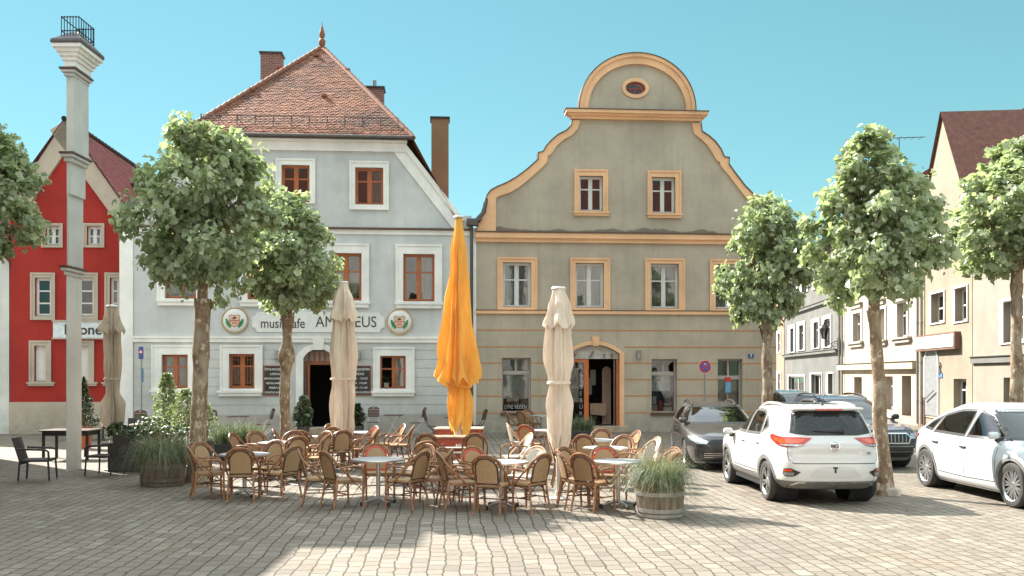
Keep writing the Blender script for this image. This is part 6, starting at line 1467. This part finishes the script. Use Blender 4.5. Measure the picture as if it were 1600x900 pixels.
    for i, x in enumerate(xs):
        for y in (-.37, .37):
            m = MB(); m.rbox(x-.09, x+.06, y-.24, y+.24, .5, b+.16, .05); m.rbox(x-.10, x+.0, y-.13, y+.13, b+.18, b+.36, .04); m.tube([(x-.05, y, b+.1), (x-.05, y, b+.25)], .03, 6); m.build('seat', S.get('seatm', SEATM), R, smooth=50)
    m = MB(); m.rbox(xs[0]+.62, xs[0]+1.0, -.66, .66, b-.25, b-.02, .04); m.build('dashboard', SEATM, R); m = MB(); c = (xs[0]+.55, .37*S.get('wheelside', 1), b-.02); m.lathe([(.17, -.015), (.19, 0), (.17, .015)], 20, c, 0, Matrix.Rotation(radians(65), 4, 'Y'), caps=False); m.build('steering_wheel', TRIM, R, smooth=50)
    m = MB(); m.box(xs[-1]-.5, xs[0]+.5, -.7, .7, .5, .55); m.build('cabin_floor', SEATM, R)
    # seams
    m = MB()
    for pts in S.get('seams', []):
        for sg in ('+', '-'): seam(H, 's'+sg, pts, .011, .003, m)
    for mode, pts in S.get('endseams', []): seam(H, mode, pts, .012, .003, m)
    if m.v: m.build('panel_gap', SEAM, R)
    for (x, z) in S.get('handles', []):
        for s in (1, -1):
            y = s*(H.side(x, z)+.012); m = MB(); m.rbox(x-.10, x+.10, y-.018, y+.018, z-.016, z+.016, .012); d = made.get(('front_door' if x > S.get('bpillar', -.3) else 'rear_door', s), R); m.build('handle', S.get('handlem', P), d, smooth=50)
    for s in (1, -1):
        x, z = S['mirror']; y = s*(H.side(x, z)); m = MB(); m.rbox(x-.06, x+.06, min(y+s*.02, y+s*.20), max(y+s*.02, y+s*.20), z, z+.125, .045); mm = m.build('mirror', S.get('mirrorm', P), R, smooth=60); m = MB(); m.rbox(x-.04, x+.05, min(y-s*.05, y+s*.08), max(y-s*.05, y+s*.08), z-.04, z+.03, .01); m.build('mirror_base', TRIM, mm)
    if S.get('rails'):
        x0, x1, yy = S['rails']
        for s in (1, -1):
            def zt(x, y):
                lo, hi = b, S['tab'][-1][0]-.001
                for _ in range(30):
                    mid = (lo+hi)/2
                    if H.side(x, mid) > abs(y) and H.at(mid)[0] < x < H.at(mid)[1]: lo = mid
                    else: hi = mid
                return lo
            pts = [(x0+(x1-x0)*i/14, s*(yy+(.0)), 0) for i in range(15)]; pts = [(x, y, zt(x, y)+.045*min(1, 3.2*min(i, 14-i)/14+.12)) for i, (x, y, _) in enumerate(pts)]
            m = MB(); m.tube(pts, .022, 8); m.build('roof_rail', S.get('railm', P), R, smooth=50)
    return R, H, made
def endlamp(R, H, name, mode, poly, off, mat, both=True, side=None):
    for s in ((1, -1) if both else (1,)):
        m = patch(H, mode, [(a*s, b) for a, b in poly], off, .05)
        if side: patch(H, 's'+('+' if s > 0 else '-'), side, off, .05, 0, m)
        m.build(name, mat, R, smooth=60)
def suv_classes(S, tail=True):
    def door(c, w, x0, x1, zb, zt): return abs(c.y) > w*.72 and x0 < c.x < x1 and zb < c.z < zt and not any((c.x-wx)**2+(c.z-S['wr'])**2 < (S['arch']+.06)**2 for wx in S['wheels'])
    L = [('lower_cladding', lambda c, w: c.z < S.get('cladz', .36))] if S.get('cladz') else []
    L += [('front_door', lambda c, w: door(c, w, S['bpillar'], S['apillar'], .36, S['belt'])), ('rear_door', lambda c, w: door(c, w, S['rdoor'], S['bpillar'], .36, S['belt']))]
    L += [('tailgate', lambda c, w: c.x < S['tab'][3][1]+.75 and abs(c.y) < S.get('tgw', .70) and S.get('tgz', .62) < c.z < S['tab'][-4][0])]
    L += [('bonnet', lambda c, w: c.x > S['bonx'] and abs(c.y) < .72 and c.z > S['bonz'])]
    return L
def pt(x, z): return (x, z)
# --- white compact SUV seen from behind
WHITEPAINT = carpaint('white_paint', (.60, .585, .565), rough=.3); 
S = dict(paint=WHITEPAINT, w=.905, wr=.335, wheels=(-1.28, 1.305), arch=.385, belt=1.06, bpillar=-.05, apillar=.98, rdoor=-1.02, bonx=.95, bonz=.90, seats=(.25, -.65), wheelside=1, cladz=.40, tgz=.70, tgw=.72,
 tab=[(.265, -1.95, 1.98, .80, 5), (.33, -2.07, 2.10, .855, 5), (.42, -2.13, 2.16, .885, 5.4), (.56, -2.14, 2.17, .90, 5.6), (.70, -2.13, 2.16, .905, 5.8), (.84, -2.10, 2.12, .90, 5.8), (.93, -2.105, 2.02, .885, 5.5), (1.00, -2.09, 1.70, .875, 5.2), (1.06, -2.05, 1.16, .862, 5), (1.10, -2.02, .98, .845, 5), (1.28, -1.92, .68, .775, 5), (1.42, -1.82, .40, .715, 5), (1.52, -1.76, .12, .665, 4.6), (1.565, -1.74, -.08, .62, 4.4), (1.60, -1.60, -.30, .53, 4), (1.615, -1.35, -.52, .40, 4)],
 side_win=[[(.80, 1.09), (.18, 1.47), (.02, 1.50), (-.04, 1.50), (.02, 1.085)], [(-.06, 1.085), (-.11, 1.505), (-.62, 1.50), (-.80, 1.44), (-.86, 1.10)], [(-.93, 1.14), (-.89, 1.41), (-1.03, 1.34), (-1.16, 1.24)]],
 windshield=[(-.70, 1.12), (.70, 1.12), (.56, 1.50), (-.56, 1.50)], rearwin=[(-.66, 1.185), (-.4, 1.155), (.4, 1.155), (.66, 1.185), (.575, 1.47), (.45, 1.50), (-.45, 1.50), (-.575, 1.47)],
 mirror=(.80, .98), seatm=SEATL, handles=[(.12, .93), (-.80, .95)], rails=(-1.45, .05, .585), spokes=5, trim=plain('chrome_trim', (.35, .35, .35), .25, .8),
 seams=[[(.98, 1.06), (.93, .75), (.90, .42), (-.02, .40), (-.04, .75), (-.03, 1.06)], [(-.02, .40), (-.82, .42), (-.90, .62), (-1.02, .78), (-.98, 1.08)], [(.80, .46), (-.80, .46)]],
 endseams=[('rear', [(-.80, 1.06), (-.76, .95), (-.74, .75), (-.66, .69), (.66, .69), (.74, .75), (.76, .95), (.80, 1.06)])])
S['classes'] = suv_classes(S)
SX, SY = 5.12, 17.50
R, H, MD = car('white_suv', 'white compact SUV with red tail lamps, parked with its rear to the viewer', (SX, SY, 0), radians(90+1.5), S)
endlamp(R, H, 'tail_light', 'rear', [(0.34, 1.1), (0.52, 0.975), (0.66, 0.95), (0.9, 0.955), (1.04, 0.985), (1.2, 1.06), (1.22, 1.12), (1.1, 1.135), (0.9, 1.11), (0.7, 1.11)], .012, LAMPRED)
endlamp(R, H, 'lamp_inner_lens', 'rear', [(0.44, 1.08), (0.57, 1.01), (0.84, 1), (1, 1.025), (1.08, 1.065), (1, 1.085), (0.83, 1.065)], .018, LAMPORANGE)  # inner lens in a brighter red, no emission
endlamp(R, H, 'lamp_strip', 'rear', [(0.48, 0.995), (0.6, 0.964), (0.9, 0.97), (0.9, 0.99)], .018, LAMPCLEAR)
endlamp(R, H, 'reflector_housing', 'rear', [(.62, .50), (.55, .555), (.63, .58), (.70, .61), (.84, .60), (.86, .52), (.82, .475), (.68, .475)], .010, TRIM); endlamp(R, H, 'reflector', 'rear', [(.67, .56), (.70, .595), (.83, .59), (.84, .555)], .016, LAMPORANGE); endlamp(R, H, 'fog_lens', 'rear', [(.66, .49), (.65, .545), (.84, .545), (.83, .49)], .016, plain('lens_grey', (.22, .21, .2), .3))
endlamp(R, H, 'exhaust_trim', 'rear', [(.04, .30), (.04, .395), (.60, .395), (.76, .30), (.73, .28), (.585, .368), (.065, .368), (.065, .30)], .012, BADGE); endlamp(R, H, 'diffuser', 'rear', [(.02, .285), (.02, .352), (.56, .352), (.66, .29), (.6, .285)], .006, CLAD)
endlamp(R, H, 'plate_recess', 'rear', [(-.42, .48), (-.30, .63), (-.2, .645), (.2, .645), (.30, .63), (.42, .48), (.3, .455), (-.3, .455)], .003, carpaint('white_recess_shade', (.52, .505, .49)), both=False)  # flush patch; the recess shade is put into a duller white
endlamp(R, H, 'plate_bracket', 'rear', [(-.015, .54), (.015, .54), (.015, .61), (.04, .61), (.04, .635), (-.04, .635), (-.04, .61), (-.015, .61)], .010, TRIM, both=False)
def disc(H, mode, c, r, off, n=20): return [(c[0]+r*cos(2*pi*i/n), c[1]+r*sin(2*pi*i/n)) for i in range(n)]
m = patch(H, 'rear', disc(H, 'rear', (0, .97), .088, 0, 8), .006); b = m.build('badge', BADGE, MD[('tailgate', 0)])
ring(H, 'rear', disc(H, 'rear', (0, .97), .088, 0, 8), .004, .014, .014, MB()).build('badge_rim', BADGE, b)
text('MG', .085, 'badge_letters', plain('badge_dark', (.16, .16, .17), .3, .6), b, (H.end(0, .965, -1)-.016, 0, .967), (radians(90), 0, radians(-90)), ext=.002, off=.002)
text('ZS', .05, 'model_letters', BADGE, b, (H.end(-.45, .85, -1)-.012, -.42, .85), (radians(86), 0, radians(-90)), ext=.002); text('EV', .055, 'model_letters', plain('letters_dark', (.2, .2, .2), .4), b, (H.end(-.55, .85, -1)-.012, -.56, .85), (radians(86), 0, radians(-90)), ext=.002, off=.003)
m = MB(); m.rbox(-1.84, -1.50, -.58, .58, 1.535, 1.575, .015); m.build('spoiler', WHITEPAINT, R, smooth=50); m = MB(); m.rbox(-1.865, -1.80, -.22, .22, 1.528, 1.556, .006); m.build('brake_light', LAMPRED, R)
wx = H.end(-.05, 1.19, -1); m = MB(); m.tube([(wx-.02, -.16, 1.19), (H.end(.1, 1.21, -1)-.02, .1, 1.195), (H.end(.26, 1.21, -1)-.02, .30, 1.21)], [.022, .012, .008], 6); m.rbox(wx-.04, wx+.01, -.2, -.08, 1.17, 1.23, .015); m.build('wiper', TRIM, R, smooth=50)
m = MB(); m.tube([(-1.50, 0, 1.60), (-1.56, 0, 1.68), (-1.68, 0, 1.83)], [.02, .006, .003], 6); m.lathe([(.05, 0), (.03, .03), (.01, .06)], 10, (-1.5, 0, 1.59)); m.build('antenna', TRIM, R); m = MB(); m.rbox(-1.1, -.32, -.42, .42, 1.605, 1.624, .006); m.build('sunroof', TRIM, R)
# --- dark grey estate nosing towards the viewer
S = dict(paint=carpaint('graphite_paint', (.026, .024, .024), rough=.35, metal=.1), w=.90, wr=.325, wheels=(-1.36, 1.325), arch=.365, belt=.96, bpillar=-.10, apillar=.95, rdoor=-1.05, bonx=1.0, bonz=.80, seats=(.15, -.75), lip=.012, spokes=7, tgz=.62,
 tab=[(.16, -2.10, 2.14, .80, 5), (.26, -2.22, 2.26, .85, 5), (.40, -2.27, 2.32, .885, 5), (.55, -2.28, 2.325, .898, 5.2), (.66, -2.27, 2.30, .90, 5), (.74, -2.25, 2.22, .895, 4.6), (.82, -2.23, 2.02, .885, 4.4), (.89, -2.21, 1.66, .875, 4.4), (.95, -2.17, 1.22, .86, 4.6), (.99, -2.14, 1.02, .845, 4.8), (1.14, -2.02, .66, .775, 4.8), (1.28, -1.88, .30, .70, 4.8), (1.38, -1.76, -.02, .64, 4.6), (1.425, -1.66, -.25, .57, 4.2), (1.45, -1.45, -.5, .46, 4)],
 side_win=[[(.84, 1.0), (.12, 1.34), (-.05, 1.36), (-.08, .985)], [(-.15, .985), (-.12, 1.365), (-.75, 1.36), (-.98, 1.28), (-1.04, 1.01)], [(-1.12, 1.02), (-1.06, 1.27), (-1.45, 1.22), (-1.72, 1.07)]],
 windshield=[(-.74, 1.0), (.74, 1.0), (.56, 1.37), (-.56, 1.37)], rearwin=[(-.66, 1.0), (.66, 1.0), (.54, 1.34), (-.54, 1.34)], mirror=(.80, .99), handles=[(.02, .82), (-.90, .84)], rails=(-1.6, -.1, .52),
 seams=[[(.95, .96), (.92, .6), (.86, .30), (-.04, .28), (-.09, .6), (-.09, .96)], [(-.04, .28), (-.85, .30), (-1.0, .6), (-1.06, .97)]], endseams=[('front', [(-.72, .86), (-.5, .76), (0, .745), (.5, .76), (.72, .86)])])
S['classes'] = suv_classes(S)
R, H, MD = car('dark_estate', 'dark grey estate car nosing towards the viewer behind the white SUV', (4.88, 23.15, 0), radians(-90-3.5), S)
endlamp(R, H, 'headlight', 'front', [(.50, .60), (.46, .665), (.62, .72), (.90, .74), (1.1, .765), (1.16, .755), (1.05, .69), (.87, .65), (.70, .60)], .010, LAMPCLEAR); endlamp(R, H, 'lamp_bezel', 'front', [(.52, .575), (.50, .60), (.72, .605), (.87, .66), (.87, .62), (.74, .575)], .012, TRIM)
endlamp(R, H, 'grille', 'front', [(-.46, .58), (-.40, .70), (.40, .70), (.46, .58), (.3, .52), (-.3, .52)], .008, TRIM, both=False); endlamp(R, H, 'lower_grille', 'front', [(-.55, .26), (-.62, .42), (.62, .42), (.55, .26)], .008, TRIM, both=False)
endlamp(R, H, 'corner_intake', 'front', [(.66, .28), (.68, .46), (.82, .48), (.80, .28)], .008, TRIM)
m = MB()
for z in (.30, .345, .39): patch(H, 'front', [(-.56, z), (.56, z), (.56, z+.014), (-.56, z+.014)], .016, .1, 0, m)
m.build('grille_slats', BADGE, R); endlamp(R, H, 'splitter', 'front', [(-.8, .185), (-.8, .215), (.8, .215), (.8, .185)], .03, plain('splitter_blue_grey', (.16, .19, .24), .3, .5), both=False)
endlamp(R, H, 'tail_light', 'rear', [(.3, .80), (.3, .88), (1.1, .88), (1.05, .80)], .01, LAMPRED)
# --- dark blue-black SUV facing the viewer
S = dict(paint=carpaint('midnight_paint', (.016, .03, .055), rough=.25, metal=.2), w=.94, wr=.35, wheels=(-1.38, 1.38), arch=.395, belt=1.03, bpillar=-.05, apillar=1.0, rdoor=-1.1, bonx=1.05, bonz=.92, seats=(.25, -.7), cladz=.36,
 tab=[(.20, -2.10, 2.16, .82, 5.5), (.32, -2.22, 2.28, .89, 6), (.45, -2.28, 2.33, .925, 6.5), (.60, -2.29, 2.34, .935, 6.5), (.75, -2.28, 2.335, .94, 6.5), (.86, -2.26, 2.29, .935, 6), (.93, -2.25, 2.15, .92, 5.5), (.99, -2.23, 1.75, .905, 5.2), (1.04, -2.20, 1.28, .895, 5), (1.08, -2.17, 1.06, .875, 5), (1.24, -2.06, .74, .81, 5), (1.40, -1.95, .42, .74, 5), (1.52, -1.86, .10, .68, 4.8), (1.58, -1.78, -.15, .61, 4.4), (1.61, -1.55, -.45, .48, 4)],
 side_win=[[(.88, 1.08), (.22, 1.46), (.02, 1.50), (-.02, 1.06)], [(-.10, 1.06), (-.07, 1.505), (-.85, 1.49), (-1.08, 1.40), (-1.14, 1.09)], [(-1.22, 1.10), (-1.16, 1.38), (-1.55, 1.33), (-1.78, 1.15)]],
 windshield=[(-.77, 1.09), (.77, 1.09), (.61, 1.50), (-.61, 1.50)], mirror=(.84, 1.06), mirrorm=TRIM, rails=(-1.7, -.05, .58), railm=TRIM, spokes=6,
 seams=[[(1.0, 1.04), (.95, .6), (.88, .42), (-.03, .40), (-.06, 1.04)]], endseams=[('front', [(-.74, .98), (-.5, .885), (0, .87), (.5, .885), (.74, .98)])])
S['classes'] = suv_classes(S)
R, H, MD = car('dark_suv', 'blue-black SUV with upright slatted grille facing the viewer behind the leaning tree', (8.13, 23.55, 0), radians(-90+2), S)
endlamp(R, H, 'grille', 'front', [(-.56, .60), (-.60, .72), (-.52, .815), (.52, .815), (.60, .72), (.56, .60)], .010, TRIM, both=False)
m = MB()
for i in range(13): x = -.50+i/12; patch(H, 'front', [(x-.010, .62), (x+.010, .62), (x+.010, .80), (x-.010, .80)], .024, .1, 0, m)
m.build('grille_slats', plain('slat_chrome', (.35, .36, .38), .25, .9), R); ring(H, 'front', [(-.56, .60), (-.60, .72), (-.52, .815), (.52, .815), (.60, .72), (.56, .60)], .015, .01, .02, MB()).build('grille_rim', BADGE, R)
patch(H, 'front', disc(H, 'front', (0, .885), .052, 0, 16), .008).build('badge', plain('badge_blue', (.30, .42, .58), .2, .7), R)
endlamp(R, H, 'headlight', 'front', [(.60, .70), (.60, .80), (.72, .83), (.90, .83), (.91, .75), (.78, .70)], .010, LAMPCLEAR); endlamp(R, H, 'lower_grille', 'front', [(-.66, .28), (-.72, .50), (.72, .50), (.66, .28)], .008, TRIM, both=False)
m = MB()
for z in (.40, .52): patch(H, 'front', [(-.70, z), (.70, z), (.70, z+.016), (-.70, z+.016)], .018, .1, 0, m)
m.build('bumper_strip', plain('strip_chrome', (.3, .3, .3), .3, .8), R)
endlamp(R, H, 'fog_light', 'front', [(.70, .42), (.70, .49), (.86, .50), (.86, .43)], .014, LAMPCLEAR)
# --- white crossover at the right edge, nose towards the viewer
S = dict(paint=carpaint('cool_white_paint', (.56, .585, .61), rough=.25), w=.955, wr=.36, wheels=(-1.45, 1.445), arch=.40, belt=1.02, bpillar=.0, apillar=1.05, rdoor=-1.1, bonx=1.05, bonz=.82, seats=(.2, -.75), lip=.045, spokes=9, rimdark=False,
 tab=[(.18, -2.1, 2.12, .83, 5), (.28, -2.24, 2.26, .90, 5), (.42, -2.31, 2.33, .935, 5), (.60, -2.33, 2.35, .95, 5), (.72, -2.34, 2.33, .955, 4.8), (.82, -2.35, 2.22, .945, 4.6), (.92, -2.37, 1.95, .93, 4.4), (1.00, -2.33, 1.50, .91, 4.4), (1.06, -2.22, 1.25, .885, 4.6), (1.20, -1.95, .98, .82, 4.6), (1.36, -1.55, .68, .745, 4.6), (1.50, -1.10, .40, .67, 4.4), (1.58, -.8, .15, .60, 4.2), (1.62, -.55, -.05, .48, 4)],
 side_win=[[(1.1, 1.05), (.42, 1.42), (.10, 1.51), (.02, 1.05)], [(-.06, 1.05), (.02, 1.51), (-.5, 1.49), (-1.0, 1.38), (-1.18, 1.07)], [(-1.26, 1.09), (-1.08, 1.35), (-1.4, 1.25), (-1.62, 1.12)]],
 windshield=[(-.78, 1.07), (.78, 1.07), (.60, 1.50), (-.60, 1.50)], rearwin=[(-.66, 1.07), (.66, 1.07), (.5, 1.45), (-.5, 1.45)], mirror=(.92, 1.05), handles=[(-.02, .86), (-1.02, .88)], handlem=TRIM, bpillar_=0,
 seams=[[(1.05, 1.02), (1.0, .6), (.95, .36), (-.01, .34), (.01, 1.02)], [(-.01, .34), (-.95, .36), (-1.12, .7), (-1.2, 1.04)]])
S['classes'] = suv_classes(S)
R, H, MD = car('white_crossover', 'white crossover cut by the right edge with grey spoked wheel and sloping rear', (8.80, 16.75, 0), radians(-90+2.5), S)
endlamp(R, H, 'tail_light', 'rear', [(.40, .86), (.40, .93), (.9, .96), (1.12, 1.0), (1.16, .97), (.95, .86)], .01, LAMPRED); endlamp(R, H, 'headlight', 'front', [(.52, .66), (.50, .72), (.90, .78), (.92, .70)], .01, LAMPCLEAR)
# --- small greenish car further down the street
S = dict(paint=carpaint('grey_green_paint', (.13, .15, .14), rough=.3, metal=.4), w=.87, wr=.31, wheels=(-1.25, 1.25), arch=.35, belt=.98, bpillar=-.05, apillar=.9, rdoor=-.95, bonx=.95, bonz=.86, seats=(.2, -.65), lip=.02, spokes=6,
 tab=[(.18, -1.85, 1.92, .77, 5), (.30, -1.96, 2.03, .83, 5), (.50, -2.0, 2.08, .865, 5.2), (.70, -1.99, 2.06, .87, 5), (.82, -1.97, 1.95, .86, 4.6), (.92, -1.95, 1.60, .85, 4.6), (.99, -1.91, 1.15, .83, 4.8), (1.15, -1.83, .8, .77, 4.8), (1.34, -1.72, .45, .69, 4.8), (1.46, -1.64, .15, .62, 4.4), (1.52, -1.5, -.15, .52, 4), (1.54, -1.3, -.35, .42, 4)],
 side_win=[[(.82, 1.02), (.25, 1.38), (.0, 1.41), (-.02, 1.0)], [(-.1, 1.0), (-.07, 1.415), (-.7, 1.39), (-.95, 1.3), (-1.0, 1.03)]], windshield=[(-.72, 1.01), (.72, 1.01), (.56, 1.42), (-.56, 1.42)], mirror=(.76, .99))
S['classes'] = suv_classes(S)
car('compact_car', 'small grey-green car parked further back before the grey town house', (xat(1260, 34.), 35.5, 0), radians(-90+4), S)
# ================================================================ ground, light, camera
m = MB(); m.add([(-150, -60, 0), (150, -60, 0), (150, 260, 0), (-150, 260, 0)], [(0, 1, 2, 3)]); tag(m.build('ground', paving(), None, recalc=False), kind='structure')
w = bpy.data.worlds.new('World'); SC.world = w; w.use_nodes = True; nt = w.node_tree; bg = nt.nodes['Background']
sd = Vector((-.87, .80, 1.)).normalized()
sky = nt.nodes.new('ShaderNodeTexSky'); sky.sky_type = 'NISHITA'; sky.sun_disc = False; sky.sun_elevation = math.asin(sd.z); sky.sun_rotation = atan2(sd.x, sd.y)
sky.air_density = 1.0; sky.dust_density = 0.; sky.ozone_density = 3.0; sky.altitude = 380
sp = nt.nodes.new('ShaderNodeSeparateColor'); cb = nt.nodes.new('ShaderNodeCombineColor'); nt.links.new(sky.outputs[0], sp.inputs[0])
for k, (g, q) in enumerate(((.70, .22), (.60, .40), (.70, .292))):           # the photograph's cyan grade, evened out over the dome
    pw = N(nt, 'ShaderNodeMath', operation='POWER'); pw.inputs[1].default_value = g; nt.links.new(sp.outputs[k], pw.inputs[0])
    ml = N(nt, 'ShaderNodeMath', operation='MULTIPLY'); ml.inputs[1].default_value = q; nt.links.new(pw.outputs[0], ml.inputs[0]); nt.links.new(ml.outputs[0], cb.inputs[k])
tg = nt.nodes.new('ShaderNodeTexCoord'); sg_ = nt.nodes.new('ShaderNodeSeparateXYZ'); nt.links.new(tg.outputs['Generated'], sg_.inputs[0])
mr = N(nt, 'ShaderNodeMapRange', interpolation_type='SMOOTHSTEP', i_1=.38, i_2=.72, i_3=0., i_4=1.); nt.links.new(sg_.outputs[2], mr.inputs[0])   # dome brightened high overhead, added fill for the shaded facades
zenith_fill = mixc(nt, (1, 1, 1), (13.0, 5.6, 4.8), mr.outputs[0]); nt.links.new(mixc(nt, cb.outputs[0], zenith_fill, 1., 'MULTIPLY'), bg.inputs[0]); bg.inputs[1].default_value = SKYK
L = bpy.data.lights.new('sun', 'SUN'); L.energy = SUNK; L.angle = radians(.53); L.color = (1, .955, .875)
so = bpy.data.objects.new('sun', L); COL.objects.link(so); so.rotation_euler = sd.to_track_quat('Z', 'Y').to_euler()
cd = bpy.data.cameras.new('camera'); cam = bpy.data.objects.new('camera', cd); COL.objects.link(cam); SC.camera = cam
cam.location = (0, 0, EYE); cam.rotation_euler = (radians(90), 0, 0); cd.sensor_width = 36; cd.lens = F/1600*36; cd.shift_y = (HZ-450)/1600; cd.clip_end = 2000; cd.clip_start = .1
vs_ = SC.view_settings; vs_.view_transform = 'Standard'; vs_.look = 'None'; vs_.gamma = 1; vs_.use_curve_mapping = False; vs_.exposure = EXPO
SC.cycles.max_bounces = 8; SC.cycles.transparent_max_bounces = 12; SC.cycles.use_denoising = True
